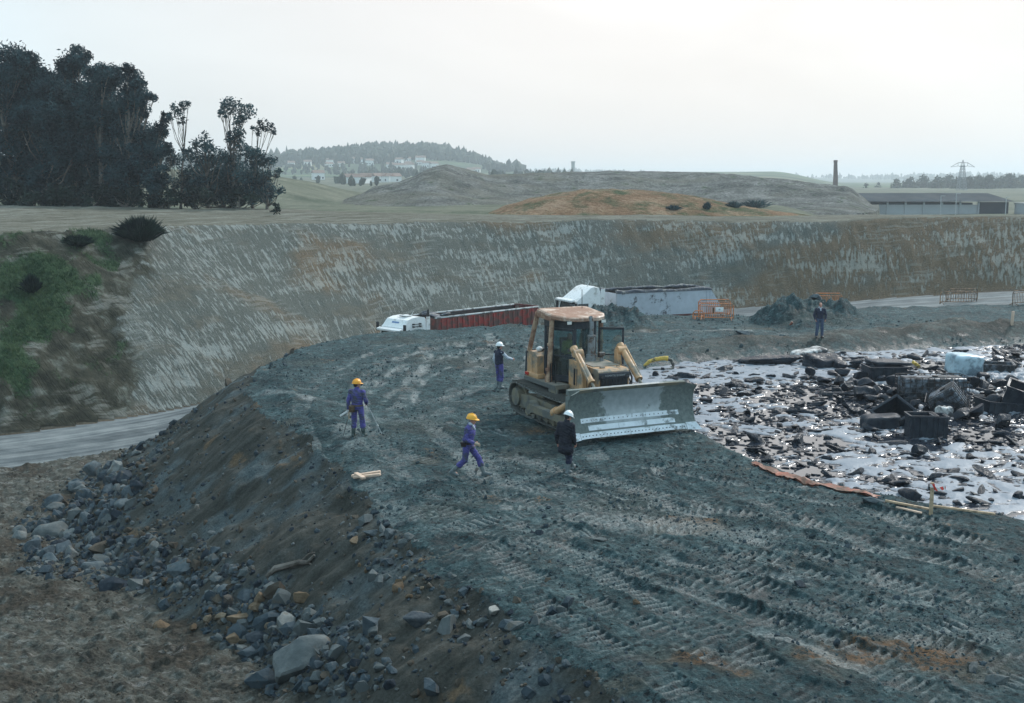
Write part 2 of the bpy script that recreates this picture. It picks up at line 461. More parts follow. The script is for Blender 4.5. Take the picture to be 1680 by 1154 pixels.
# ------------------------------------------------------------------ materials
class N:
    """Small node-graph builder."""

    def __init__(s, name):
        s.m = bpy.data.materials.new(name); s.m.use_nodes = True
        s.t = s.m.node_tree; s.t.nodes.clear()
        s.out = s.t.nodes.new('ShaderNodeOutputMaterial')
        s.b = s.t.nodes.new('ShaderNodeBsdfPrincipled')
        s.t.links.new(s.b.outputs[0], s.out.inputs[0])
        s._tc = None

    def set(s, sock, v):
        if isinstance(v, bpy.types.NodeSocket):
            s.t.links.new(v, sock)
        else:
            if isinstance(v, (tuple, list)) and len(v) == 3 and len(sock.default_value) == 4:
                v = (*v, 1)
            sock.default_value = v
        return s

    def p(s, **kw):
        names = dict(col='Base Color', rough='Roughness', metal='Metallic', spec='Specular IOR Level', normal='Normal', ior='IOR', trans='Transmission Weight', alpha='Alpha', coat='Coat Weight', emis='Emission Color', es='Emission Strength')
        for k, v in kw.items():
            s.set(s.b.inputs[names[k]], v)
        return s

    def obj(s):
        if s._tc is None:
            s._tc = s.t.nodes.new('ShaderNodeTexCoord')
        return s._tc.outputs['Object']

    def attr(s, name, out='Color'):
        a = s.t.nodes.new('ShaderNodeAttribute'); a.attribute_name = name
        return a.outputs[out]

    def sep(s, v):
        a = s.t.nodes.new('ShaderNodeSeparateColor'); s.set(a.inputs[0], v)
        return a.outputs

    def map(s, v, scale=(1, 1, 1), rot=(0, 0, 0)):
        a = s.t.nodes.new('ShaderNodeMapping'); s.set(a.inputs[0], v)
        a.inputs['Scale'].default_value = scale; a.inputs['Rotation'].default_value = rot
        return a.outputs[0]

    def noise(s, sc, det=4, vec=None, rough=0.55, dist=0.0):
        a = s.t.nodes.new('ShaderNodeTexNoise')
        s.set(a.inputs['Vector'], vec if vec is not None else s.obj())
        a.inputs['Scale'].default_value = sc; a.inputs['Detail'].default_value = det
        a.inputs['Roughness'].default_value = rough; a.inputs['Distortion'].default_value = dist
        return a.outputs['Fac']

    def voro(s, sc, vec=None, feature='F1', out='Distance'):
        a = s.t.nodes.new('ShaderNodeTexVoronoi'); a.feature = feature
        s.set(a.inputs['Vector'], vec if vec is not None else s.obj()); a.inputs['Scale'].default_value = sc
        return a.outputs[out]

    def rng(s, v, a, b, c=0.0, d=1.0):
        n = s.t.nodes.new('ShaderNodeMapRange'); n.interpolation_type = 'SMOOTHSTEP'
        s.set(n.inputs[0], v)
        for i, q in enumerate((a, b, c, d)):
            n.inputs[i + 1].default_value = q
        return n.outputs[0]

    def math(s, op, a, b=0.0, c=0.0):
        n = s.t.nodes.new('ShaderNodeMath'); n.operation = op
        s.set(n.inputs[0], a); s.set(n.inputs[1], b); s.set(n.inputs[2], c)
        return n.outputs[0]

    def mix(s, f, a, b, mode='MIX'):
        n = s.t.nodes.new('ShaderNodeMixRGB'); n.blend_type = mode
        s.set(n.inputs[0], f); s.set(n.inputs[1], a); s.set(n.inputs[2], b)
        return n.outputs[0]

    def ramp(s, f, stops):
        n = s.t.nodes.new('ShaderNodeValToRGB'); s.set(n.inputs[0], f)
        e = n.color_ramp.elements
        for i, (q, c) in enumerate(stops):
            x = e[i] if i < 2 else e.new(q)
            x.position = q; x.color = (*c, 1) if len(c) == 3 else c
        return n.outputs[0]

    def bump(s, h, strength=0.5, dist=0.05, prev=None):
        n = s.t.nodes.new('ShaderNodeBump'); s.set(n.inputs['Height'], h)
        n.inputs['Strength'].default_value = strength; n.inputs['Distance'].default_value = dist
        if prev is not None:
            s.set(n.inputs['Normal'], prev)
        return n.outputs[0]


M = {}


def simple(name, col, rough=0.6, metal=0.0, var=0.25, sc=6.0, dirt=None, dirt_amt=0.4, bump=0.0, bsc=40.0, spec=0.5):
    n = N(name)
    f = n.noise(sc, 5)
    lo = tuple(c * (1 - var) for c in col); hi = tuple(min(c * (1 + var), 0.95) for c in col)
    c = n.ramp(f, [(0.3, lo), (0.7, hi)])
    r = n.rng(n.noise(sc * 2.3, 3), 0.3, 0.7, max(rough - 0.12, 0.03), min(rough + 0.12, 1))
    if dirt:
        k = n.rng(n.noise(sc * 0.6, 7, rough=0.7), 0.62 - dirt_amt * 0.45, 0.72 - dirt_amt * 0.3)
        c = n.mix(k, c, dirt)
        r = n.math('MAXIMUM', r, n.math('MULTIPLY', k, 0.8))
    n.p(col=c, rough=r, metal=metal, spec=spec)
    if bump:
        n.p(normal=n.bump(n.noise(bsc, 4), bump, 0.02))
    M[name] = n.m
    return n.m


def ground_material():
    n = N('tipped_ground')
    a = n.sep(n.attr('mask')); kind = n.attr('mask', 'Alpha')
    light, brown, wet = a[0], a[1], a[2]
    n1, n2, n3, n4 = n.noise(0.35, 4), n.noise(2.2, 5, rough=0.62), n.noise(11, 5, rough=0.65), n.noise(42, 3)
    f = n.math('ADD', n.math('MULTIPLY', n1, 0.22), n.math('ADD', n.math('MULTIPLY', n2, 0.50), n.math('MULTIPLY', n3, 0.36)))
    slate = n.ramp(f, [(0.41, (0.009, 0.023, 0.027)), (0.51, (0.028, 0.058, 0.064)), (0.59, (0.062, 0.110, 0.117)), (0.68, (0.165, 0.225, 0.228))])
    earth = n.ramp(n3, [(0.32, (0.040, 0.038, 0.029)), (0.55, (0.088, 0.080, 0.058)), (0.72, (0.175, 0.158, 0.112))])
    rust = n.ramp(n2, [(0.35, (0.09, 0.052, 0.030)), (0.65, (0.25, 0.125, 0.055))])
    br = n.rng(n.math('ADD', brown, n.math('MULTIPLY', n.math('SUBTRACT', n2, 0.5), 1.4)), 0.45, 1.0)
    c = n.mix(n.math('MULTIPLY', br, 0.40), slate, earth)
    ru = n.math('MULTIPLY', n.rng(n.noise(0.55, 5, rough=0.6), 0.60, 0.70), n.rng(n3, 0.42, 0.60))
    ru = n.math('MAXIMUM', ru, n.math('MULTIPLY', n.rng(brown, 0.9, 1.3), n.rng(n.math('ADD', n3, n.math('MULTIPLY', n2, 0.6)), 0.68, 0.86)))
    c = n.mix(n.math('MULTIPLY', ru, 0.75), c, rust)
    mud = n.ramp(n.math('ADD', n.math('MULTIPLY', n2, 0.6), n.math('MULTIPLY', n3, 0.4)), [(0.38, (0.030, 0.029, 0.024)), (0.47, (0.078, 0.075, 0.062)), (0.57, (0.145, 0.148, 0.130)), (0.67, (0.28, 0.29, 0.265))])
    fl = n.noise(1.0, 4, n.map(n.obj(), (2.8, 4.4, 3)), 0.62)
    c = n.mix(n.rng(fl, 0.60, 0.68, 0, 0.6), c, (0.24, 0.285, 0.28))
    c = n.mix(n.rng(n.noise(1.0, 5, n.map(n.obj(), (4.5, 5.5, 3)), 0.66), 0.45, 0.36, 0, 0.9), c, (0.009, 0.015, 0.018))
    mud = n.mix(n.rng(n.noise(0.42, 5, None, 0.6), 0.50, 0.60, 0, 0.85), mud, n.ramp(n3, [(0.35, (0.020, 0.017, 0.013)), (0.66, (0.090, 0.074, 0.055))]))
    c = n.mix(kind, c, mud)
    c = n.mix(n.math('MULTIPLY', n.rng(n.noise(1.6, 5, n.map(n.obj(), (1, 2.6, 1)), 0.62), 0.60, 0.68), n.math('MULTIPLY', kind, 0.7)), c, (0.25, 0.245, 0.225))
    lt = n.math('MULTIPLY', light, n.rng(n.math('ADD', n3, n.math('MULTIPLY', n4, 0.4)), 0.55, 0.85, 0.2, 1.0))
    c = n.mix(n.math('MULTIPLY', lt, 0.85), c, (0.36, 0.395, 0.385))
    r = n.rng(n.math('ADD', n2, n.math('MULTIPLY', n3, 0.5)), 0.55, 0.95, 0.58, 0.92)
    pud = n.math('MULTIPLY', n.rng(n.noise(0.7, 4, n.map(n.obj(), (1, 2.2, 1))), 0.60, 0.66), kind)
    r = n.math('SUBTRACT', r, n.math('MULTIPLY', pud, 0.45))
    r = n.math('SUBTRACT', r, n.math('MULTIPLY', n.math('MAXIMUM', wet, n.math('MULTIPLY', light, 0.7)), 0.28))
    b1 = n.bump(n.noise(6, 7, rough=0.72), 1.0, 0.16)
    b2 = n.bump(n.noise(28, 4, rough=0.7), 0.8, 0.045, b1)
    n.p(col=c, rough=r, normal=b2, spec=n.rng(r, 0.35, 0.62, 0.5, 0.12))
    return n.m


def embankment_material():
    n = N('loose_tip_face')
    v = n.map(n.attr('suv', 'Vector'), (1, 0.16, 1))
    st = n.noise(3.0, 6, v, 0.65)
    n2, n3 = n.noise(1.1, 5), n.noise(16, 5, rough=0.68)
    f = n.math('ADD', n.math('MULTIPLY', st, 0.45), n.math('ADD', n.math('MULTIPLY', n2, 0.25), n.math('MULTIPLY', n3, 0.32)))
    c = n.ramp(f, [(0.38, (0.024, 0.026, 0.023)), (0.50, (0.054, 0.054, 0.047)), (0.60, (0.082, 0.084, 0.076)), (0.70, (0.15, 0.155, 0.142))])
    c = n.mix(n.rng(n.noise(0.5, 4), 0.50, 0.66, 0, 0.85), c, n.ramp(n3, [(0.35, (0.045, 0.062, 0.070)), (0.66, (0.12, 0.148, 0.152))]))
    c = n.mix(n.rng(n.noise(0.7, 5, rough=0.6), 0.62, 0.72, 0, 0.7), c, n.ramp(n3, [(0.35, (0.09, 0.058, 0.036)), (0.66, (0.20, 0.135, 0.075))]))
    b1 = n.bump(n.noise(9, 6, rough=0.66), 0.7, 0.07)
    b2 = n.bump(n.noise(45, 4, rough=0.7), 0.7, 0.03, b1)
    n.p(col=c, rough=0.95, normal=b2, spec=0.08)
    return n.m


def road_material():
    n = N('compacted_haul_road')
    v = n.map(n.attr('suv', 'Vector'), (0.05, 1.0, 1))
    st = n.noise(1.6, 6, v, 0.6)
    n2, n3 = n.noise(0.8, 5), n.noise(22, 4)
    f = n.math('ADD', n.math('MULTIPLY', st, 0.6), n.math('ADD', n.math('MULTIPLY', n2, 0.25), n.math('MULTIPLY', n3, 0.15)))
    c = n.ramp(f, [(0.40, (0.045, 0.055, 0.060)), (0.50, (0.115, 0.132, 0.138)), (0.60, (0.225, 0.24, 0.238))])
    n.p(col=c, rough=n.rng(st, 0.3, 0.7, 0.55, 0.85), normal=n.bump(n.math('ADD', n.noise(14, 5), n.math('MULTIPLY', st, 1.0)), 0.7, 0.06), spec=0.2)
    return n.m


def cutting_material():
    n = N('dozed_cutting')
    a = n.sep(n.attr('mask')); grass_m = n.attr('mask', 'Alpha'); lump = a[2]
    suv = n.attr('suv', 'Vector')
    sh = n.t.nodes.new('ShaderNodeSeparateXYZ'); n.set(sh.inputs[0], suv)
    U, V = sh.outputs[0], sh.outputs[1]
    big = n.noise(0.16, 4)
    U2 = n.math("ADD", U, n.math("MULTIPLY", V, n.rng(U, -40, 0, 0.32, 0.13)))            # the prints lean across the slope
    U2 = n.math('ADD', U2, n.math("MULTIPLY", big, 0.25))
    cmb = n.t.nodes.new('ShaderNodeCombineXYZ'); n.set(cmb.inputs[0], U2); n.set(cmb.inputs[1], V)
    q = cmb.outputs[0]
    dash = n.noise(1.0, 3, n.map(q, (4.6, 0.85, 1)), 0.55)
    dash2 = n.noise(1.0, 4, n.map(q, (9.5, 2.2, 1)), 0.6)
    band = n.noise(1.0, 4, n.map(q, (0.10, 0.42, 1)))               # broad rows along the slope
    row = n.noise(1.0, 3, n.map(q, (0.35, 3.4, 1)))                 # horizontal scrapes
    d = n.math('ADD', n.math('MULTIPLY', dash, 0.62), n.math('MULTIPLY', dash2, 0.38))
    d = n.math('ADD', d, n.math('MULTIPLY', n.math('SUBTRACT', band, 0.5), 0.55))
    d = n.math('ADD', d, n.math('MULTIPLY', n.math('SUBTRACT', big, 0.5), 0.25))
    k = n.rng(d, 0.49, 0.58)
    n3 = n.noise(9, 5, rough=0.65)
    dark = n.ramp(n3, [(0.35, (0.066, 0.076, 0.068)), (0.65, (0.13, 0.138, 0.122))])
    warm = n.ramp(n3, [(0.35, (0.085, 0.062, 0.040)), (0.65, (0.19, 0.132, 0.080))])
    wsel = n.rng(n.math('ADD', n.noise(0.11, 4), n.rng(U, -5, 28, -0.05, 0.17)), 0.47, 0.62)
    dark = n.mix(n.math('MULTIPLY', wsel, 0.8), dark, warm)
    pale = n.ramp(n3, [(0.3, (0.215, 0.24, 0.23)), (0.7, (0.33, 0.345, 0.32))])
    pale = n.mix(n.math('MULTIPLY', wsel, 0.4), pale, (0.27, 0.235, 0.18))
    c = n.mix(n.math('MULTIPLY', k, 0.75), dark, pale)
    soil = n.ramp(n.noise(1.3, 6, rough=0.68), [(0.36, (0.060, 0.056, 0.043)), (0.66, (0.165, 0.145, 0.108))])
    c = n.mix(n.rng(n.noise(0.28, 5, n.map(q, (0.5, 1.4, 1)), 0.62), 0.52, 0.64, 0, 0.5), c, soil)
    sk = n.math('MULTIPLY', n.rng(row, 0.50, 0.60), n.rng(n.noise(0.22, 3), 0.50, 0.60))
    c = n.mix(n.math('MULTIPLY', sk, 0.35), c, pale)
    # grown-over corner
    n5, n6 = n.noise(0.9, 5, rough=0.62), n.noise(4.5, 5, rough=0.65)
    earth = n.ramp(n5, [(0.36, (0.026, 0.028, 0.021)), (0.54, (0.058, 0.057, 0.042)), (0.70, (0.15, 0.16, 0.138))])
    sc = n.math('MULTIPLY', n.rng(n.noise(0.45, 4), 0.52, 0.62), n.rng(row, 0.44, 0.54))
    earth = n.mix(n.math('MULTIPLY', sc, 0.45), earth, (0.25, 0.25, 0.225))
    grass = n.ramp(n6, [(0.34, (0.014, 0.032, 0.016)), (0.5, (0.030, 0.066, 0.030)), (0.68, (0.075, 0.105, 0.055))])
    gk = n.rng(n.math('ADD', grass_m, n.math('MULTIPLY', n.math('SUBTRACT', n6, 0.5), 1.3)), 0.32, 0.62)
    earth = n.mix(n.math('MULTIPLY', gk, 0.92), earth, grass)
    lk = n.rng(n.math('ADD', lump, n.math('MULTIPLY', n.math('SUBTRACT', n5, 0.5), 1.6)), 0.35, 0.65)
    c = n.mix(lk, c, earth)
    hgt = n.math('ADD', n.math('MULTIPLY', k, 0.6), n3)
    n.p(col=c, rough=0.85, normal=n.bump(hgt, 0.9, 0.14), spec=0.08)
    return n.m


def plateau_material():
    n = N('bare_plateau')
    v = n.map(n.attr('suv', 'Vector'), (0.12, 1.2, 1))
    st, n2, n3 = n.noise(1.0, 5, v), n.noise(0.5, 5), n.noise(6, 5, rough=0.65)
    f = n.math('ADD', n.math('MULTIPLY', st, 0.5), n.math('ADD', n.math('MULTIPLY', n2, 0.2), n.math('MULTIPLY', n3, 0.32)))
    c = n.ramp(f, [(0.38, (0.075, 0.070, 0.053)), (0.52, (0.14, 0.135, 0.108)), (0.66, (0.25, 0.25, 0.215))])
    n.p(col=c, rough=0.95, normal=n.bump(n3, 0.8, 0.15), spec=0.08)
    return n.m


def field_material():
    n = N('rough_field')
    n1, n2, n3 = n.noise(0.03, 4), n.noise(0.16, 5, rough=0.62), n.noise(1.3, 5, rough=0.65)
    c = n.ramp(n.math('ADD', n.math('MULTIPLY', n2, 0.6), n.math('MULTIPLY', n3, 0.4)), [(0.36, (0.045, 0.058, 0.040)), (0.48, (0.095, 0.108, 0.076)), (0.58, (0.165, 0.162, 0.122)), (0.68, (0.28, 0.265, 0.215))])
    c = n.mix(n.rng(n1, 0.42, 0.62, 0, 0.55), c, (0.165, 0.165, 0.125))
    n.p(col=c, rough=0.95, normal=n.bump(n3, 0.8, 0.3), spec=0.06)
    return n.m


def mound_material(name, stops, warm, wsc, green=0.0):
    n = N(name)
    n2, n3 = n.noise(0.22, 6, rough=0.65), n.noise(2.0, 6, rough=0.7)
    c = n.ramp(n.math('ADD', n.math('MULTIPLY', n2, 0.5), n.math('MULTIPLY', n3, 0.5)), stops)
    c = n.mix(n.rng(n.noise(wsc, 4), 0.50, 0.66, 0, 0.6), c, warm)
    if green:
        g = n.rng(n.noise(0.30, 6, rough=0.7), 0.60 - 0.1 * green, 0.66)
        c = n.mix(n.math('MULTIPLY', g, 0.9), c, n.ramp(n3, [(0.35, (0.030, 0.060, 0.030)), (0.65, (0.085, 0.12, 0.055))]))
    n.p(col=c, rough=0.96, spec=0.06, normal=n.bump(n.math('ADD', n3, n.math('MULTIPLY', n2, 2.0)), 1.0, 0.8))
    return n.m


def hills_material():
    n = N('far_fields')
    v = n.map(n.obj(), (0.010, 0.006, 0.0))
    cells = n.t.nodes.new('ShaderNodeTexVoronoi'); n.set(cells.inputs['Vector'], v); cells.inputs['Scale'].default_value = 1.6
    hs = n.sep(cells.outputs['Color'])
    c = n.ramp(hs[0], [(0.1, (0.045, 0.085, 0.035)), (0.4, (0.085, 0.13, 0.055)), (0.65, (0.19, 0.17, 0.10)), (0.9, (0.06, 0.10, 0.045))])
    c = n.mix(n.rng(n.noise(0.009, 6, None, 0.65), 0.44, 0.52, 0, 0.85), c, (0.030, 0.055, 0.030))
    sy = n.t.nodes.new('ShaderNodeSeparateXYZ'); n.set(sy.inputs[0], n.obj())
    c = n.mix(n.rng(sy.outputs[1], 1900, 2200, 0, 0.9), c, (0.030, 0.048, 0.036))
    n.p(col=c, rough=0.95, spec=0.2)
    return n.m


MG = {0: ground_material(), 1: embankment_material(), 2: road_material(), 3: cutting_material(), 4: plateau_material(), 5: field_material(),
      6: mound_material('grey_spoil', [(0.38, (0.062, 0.067, 0.062)), (0.5, (0.155, 0.158, 0.147)), (0.62, (0.31, 0.31, 0.29))], (0.19, 0.18, 0.14), 0.05, 0.25),
      7: mound_material('ochre_spoil', [(0.36, (0.14, 0.085, 0.050)), (0.5, (0.28, 0.175, 0.105)), (0.66, (0.44, 0.32, 0.22))], (0.30, 0.25, 0.175), 0.15, 1.5),
      8: hills_material()}
ZN = {0: 'ground', 1: 'embankment', 2: 'road', 3: 'cutting_slope', 4: 'plateau', 5: 'field', 6: 'spoil_hill', 7: 'ochre_hill', 8: 'hills'}

# ------------------------------------------------------------------ one land sheet, laid out in rings round the viewpoint, split by kind of ground


def land_sheet():
    a0 = np.radians(np.concatenate([np.linspace(-180, -80, 21)[:-1], np.linspace(-80, -31, 100)[:-1], np.linspace(-31, 31, NCOL)[:-1], np.linspace(31, 80, 100)[:-1], np.linspace(80, 180, 21)]))
    r = [0.4]
    while r[-1] < 6500:
        q = r[-1]
        k = 0.05 if q < 12 else (RS1 if q < 42 else (RS2 if q < 118 else (0.006 if q < 420 else 0.02)))
        r.append(q * (1 + k))
    r = np.array(r)
    AA, RR = np.meshgrid(a0, r)
    X, Y = RR * np.sin(AA), RR * np.cos(AA)
    nr, nc = X.shape
    z, zone, mask, suv = land(X.ravel(), Y.ravel())
    co = np.stack([X.ravel(), Y.ravel(), z], -1).astype(np.float32)
    i = np.arange(nr * nc).reshape(nr, nc)
    F = np.stack([i[:-1, :-1], i[:-1, 1:], i[1:, 1:], i[1:, :-1]], -1).reshape(-1, 4)[:, ::-1]
    zf = zone[F[:, 1]]
    for k, nm in ZN.items():
        f = F[zf == k]
        if not len(f):
            continue
        u, inv = np.unique(f, return_inverse=True)
        f = inv.reshape(-1, 4)
        me = bpy.data.meshes.new(nm)
        me.vertices.add(len(u)); me.vertices.foreach_set('co', co[u].ravel())
        me.loops.add(f.size); me.loops.foreach_set('vertex_index', f.ravel().astype(np.int32))
        me.polygons.add(len(f)); me.polygons.foreach_set('loop_start', np.arange(0, f.size, 4, dtype=np.int32))
        me.polygons.foreach_set('use_smooth', np.ones(len(f), bool))
        at = me.attributes.new('mask', 'FLOAT_COLOR', 'POINT'); at.data.foreach_set('color', mask[u].astype(np.float32).ravel())
        at = me.attributes.new('suv', 'FLOAT_VECTOR', 'POINT'); at.data.foreach_set('vector', suv[u].astype(np.float32).ravel())
        me.update(calc_edges=True)
        me.materials.append(MG[k])
        o = bpy.data.objects.new(nm, me); COL.objects.link(o)
        o['kind'] = 'structure'


NCOL, RS1, RS2 = 1150, 0.0020, 0.0040
land_sheet()
# ------------------------------------------------------------------ mesh building helpers


class MB:
    """Collects shapes; build() links them as ONE mesh object."""

    def __init__(s):
        s.v, s.f, s.mi, s.cur = [], [], [], 0

    def add(s, verts, faces, mtx=None):
        b = len(s.v)
        if mtx is not None:
            verts = [mtx @ Vector(q) for q in verts]
        s.v.extend([tuple(q) for q in verts])
        for f in faces:
            s.f.append([b + i for i in f]); s.mi.append(s.cur)
        return s

    def box(s, c, d, rot=None, bev=0.0, taper=1.0):
        x, y, z = d[0] / 2, d[1] / 2, d[2] / 2
        mt = Matrix.Translation(Vector(c))
        if rot is not None:
            mt = mt @ (rot.to_4x4() if isinstance(rot, (Matrix, Quaternion)) and not (isinstance(rot, Matrix) and len(rot) == 4) else (Euler(rot).to_matrix().to_4x4() if not isinstance(rot, Matrix) else rot))
        if bev <= 0:
            t = taper
            vs = [(-x, -y, -z), (x, -y, -z), (x, y, -z), (-x, y, -z), (-x * t, -y * t, z), (x * t, -y * t, z), (x * t, y * t, z), (-x * t, y * t, z)]
            return s.add(vs, [(0, 3, 2, 1), (4, 5, 6, 7), (0, 1, 5, 4), (1, 2, 6, 5), (2, 3, 7, 6), (3, 0, 4, 7)], mt)
        bm = bmesh.new(); bmesh.ops.create_cube(bm, size=1.0)
        for q in bm.verts:
            k = taper if q.co.z > 0 else 1.0
            q.co = (q.co.x * d[0] * k, q.co.y * d[1] * k, q.co.z * d[2])
        bmesh.ops.bevel(bm, geom=bm.edges[:], offset=min(bev, min(d) * 0.45), segments=2, profile=0.5, affect='EDGES')
        bm.verts.index_update()
        s.add([q.co.copy() for q in bm.verts], [[q.index for q in f.verts] for f in bm.faces], mt)
        bm.free()
        return s

    def tube(s, pts, r, n=8, cap=True):
        pts = [Vector(q) for q in pts]
        rs = r if isinstance(r, (list, tuple)) else [r] * len(pts)
        b = len(s.v)
        up = None
        for i, q in enumerate(pts):
            t = (pts[min(i + 1, len(pts) - 1)] - pts[max(i - 1, 0)]).normalized()
            if up is None:
                up = t.orthogonal().normalized()
            else:
                up = (up - t * up.dot(t))
                up = up.normalized() if up.length > 1e-6 else t.orthogonal().normalized()
            w = t.cross(up)
            for k in range(n):
                a = 2 * math.pi * k / n
                s.v.append(tuple(q + (up * math.cos(a) + w * math.sin(a)) * rs[i]))
        for i in range(len(pts) - 1):
            for k in range(n):
                k2 = (k + 1) % n
                s.f.append([b + i * n + k, b + i * n + k2, b + (i + 1) * n + k2, b + (i + 1) * n + k]); s.mi.append(s.cur)
        if cap:
            s.f.append([b + k for k in reversed(range(n))]); s.mi.append(s.cur)
            e = b + (len(pts) - 1) * n
            s.f.append([e + k for k in range(n)]); s.mi.append(s.cur)
        return s

    def prism(s, poly, y0, y1, axis='y'):
        """Extrude a 2D outline (x, z) along y (or (x, y) along z, or (y, z) along x)."""
        n = len(poly)
        f = {'y': lambda p, t: (p[0], t, p[1]), 'z': lambda p, t: (p[0], p[1], t), 'x': lambda p, t: (t, p[0], p[1])}[axis]
        vs = [f(p, y0) for p in poly] + [f(p, y1) for p in poly]
        fs = [list(range(n)), list(range(2 * n - 1, n - 1, -1))] + [[i, n + i, n + (i + 1) % n, (i + 1) % n] for i in range(n)]
        return s.add(vs, fs)

    def disc(s, c, axis, r, h, n=24, r2=None):
        c = Vector(c); a = Vector(axis).normalized()
        return s.tube([c - a * h / 2, c + a * h / 2], [r, r if r2 is None else r2], n)

    def ico(s, c, rad, sub=2, rot=None):
        vs, fs = ICO[sub]
        mt = Matrix.Translation(Vector(c))
        if rot is not None:
            mt = mt @ Euler(rot).to_matrix().to_4x4()
        if not isinstance(rad, (tuple, list)):
            rad = (rad,) * 3
        return s.add([(q[0] * rad[0], q[1] * rad[1], q[2] * rad[2]) for q in vs], fs, mt)

    def mesh(s, name, mats, ang=35, smooth=True):
        me = bpy.data.meshes.new(name)
        me.from_pydata(s.v, [], s.f)
        if not isinstance(mats, (list, tuple)):
            mats = [mats]
        for m in mats:
            me.materials.append(m)
        me.polygons.foreach_set('material_index', s.mi)
        bm = bmesh.new(); bm.from_mesh(me)
        bmesh.ops.recalc_face_normals(bm, faces=bm.faces[:])
        if smooth:
            lim = R(ang)
            for f in bm.faces:
                f.smooth = True
            for e in bm.edges:
                if len(e.link_faces) == 2 and e.calc_face_angle(0) > lim:
                    e.smooth = False
        bm.to_mesh(me); bm.free()
        return me

    def build(s, name, mats, parent=None, ang=35, smooth=True):
        o = bpy.data.objects.new(name, s.mesh(name, mats, ang, smooth))
        COL.objects.link(o)
        if parent is not None:
            o.parent = parent
        return o


def _ico(sub):
    bm = bmesh.new(); bmesh.ops.create_icosphere(bm, subdivisions=sub, radius=1.0)
    bm.verts.index_update()
    r = ([tuple(q.co) for q in bm.verts], [[q.index for q in f.verts] for f in bm.faces]); bm.free()
    return r


ICO = {k: _ico(k) for k in (1, 2, 3, 4)}


def npmesh(name, co, faces, mat, smooth=False, mi=None):
    me = bpy.data.meshes.new(name)
    co = np.ascontiguousarray(co, np.float32); faces = np.ascontiguousarray(faces, np.int32)
    n = faces.shape[1]
    me.vertices.add(len(co)); me.vertices.foreach_set('co', co.ravel())
    me.loops.add(faces.size); me.loops.foreach_set('vertex_index', faces.ravel())
    me.polygons.add(len(faces)); me.polygons.foreach_set('loop_start', np.arange(0, faces.size, n, dtype=np.int32))
    me.polygons.foreach_set('use_smooth', np.full(len(faces), smooth, bool))
    if mi is not None:
        me.polygons.foreach_set('material_index', np.asarray(mi, np.int32))
    me.update(calc_edges=True)
    for m in (mat if isinstance(mat, (list, tuple)) else [mat]):
        me.materials.append(m)
    return me


def link(name, me, parent=None):
    o = bpy.data.objects.new(name, me); COL.objects.link(o)
    if parent is not None:
        o.parent = parent
    return o


def tag(o, label, cat, group=None, kind=None):
    if label:
        o['label'] = label
    if cat:
        o['category'] = cat
    if group:
        o['group'] = group
    if kind:
        o['kind'] = kind
    return o


def thing(name, label, cat, loc=(0, 0, 0), rz=0.0, group=None, rot=None):
    o = bpy.data.objects.new(name, None); COL.objects.link(o)
    o.empty_display_size = 0.3
    o.location = loc
    o.rotation_euler = rot if rot is not None else (0, 0, rz)
    return tag(o, label, cat, group)


def dup(root, loc, rot, label=None, scale=None):
    r = root.copy(); COL.objects.link(r); r.location = loc; r.rotation_euler = rot
    if scale is not None:
        r.scale = scale
    if label:
        r['label'] = label
    for ch in list(root.children):
        c = ch.copy(); COL.objects.link(c); c.parent = r
        for g in list(ch.children):
            d = g.copy(); COL.objects.link(d); d.parent = c
    return r


def hits(pxs, ymin=9.0, ymax=2200.0):
    """Where the sight lines through these pixels meet the land."""
    k = np.concatenate([np.arange(ymin, 130, 0.25), np.geomspace(max(130, ymin), ymax, 260)])
    out = []
    for (px, py) in pxs:
        q = D(px, py, 1.0)
        x = q[0] * k; z = CZ + (q[2] - CZ) * k
        h = heights(x, k)
        b = np.nonzero(z <= h)[0]
        i = b[0] if len(b) else len(k) - 1
        if i > 0:
            d0, d1 = z[i - 1] - h[i - 1], z[i] - h[i]
            t = d0 / (d0 - d1 + 1e-9)
            yy = k[i - 1] + t * (k[i] - k[i - 1])
        else:
            yy = k[i]
        out.append((q[0] * yy, yy, CZ + (q[2] - CZ) * yy))
    return out


# ------------------------------------------------------------------ plain materials
TAN, DUST = (0.52, 0.30, 0.150), (0.20, 0.185, 0.150)
simple('dozer_tan', TAN, 0.55, 0, 0.18, 3.0, DUST, 0.36, 0.15)
simple('dozer_rust_tan', (0.46, 0.315, 0.21), 0.6, 0, 0.25, 3.5, (0.24, 0.12, 0.075), 0.45, 0.2)
simple('roof_tan', (0.60, 0.47, 0.37), 0.5, 0, 0.18, 3, (0.30, 0.165, 0.11), 0.62, 0.2)
simple('hood_grey', (0.28, 0.235, 0.20), 0.6, 0, 0.25, 4, DUST, 0.6)
simple('track_steel', (0.10, 0.105, 0.10), 0.5, 0.55, 0.4, 8, (0.16, 0.165, 0.155), 0.7, 0.4)
simple('frame_mud', (0.105, 0.112, 0.104), 0.8, 0, 0.35, 3, (0.19, 0.165, 0.115), 0.5, 0.4)
simple('dark_paint', (0.018, 0.024, 0.034), 0.45, 0, 0.3, 5, (0.05, 0.055, 0.06), 0.4)
simple('black', (0.010, 0.011, 0.013), 0.5, 0, 0.3, 5)
simple('rubber', (0.018, 0.018, 0.019), 0.8, 0, 0.3, 9, DUST, 0.35)
simple('chrome', (0.55, 0.57, 0.58), 0.25, 0.9, 0.1, 5)
simple('exhaust_grey', (0.22, 0.24, 0.25), 0.5, 0.4, 0.2, 6, (0.10, 0.06, 0.04), 0.3)
simple('white_paint', (0.80, 0.80, 0.79), 0.35, 0, 0.05, 2, (0.45, 0.44, 0.41), 0.15)
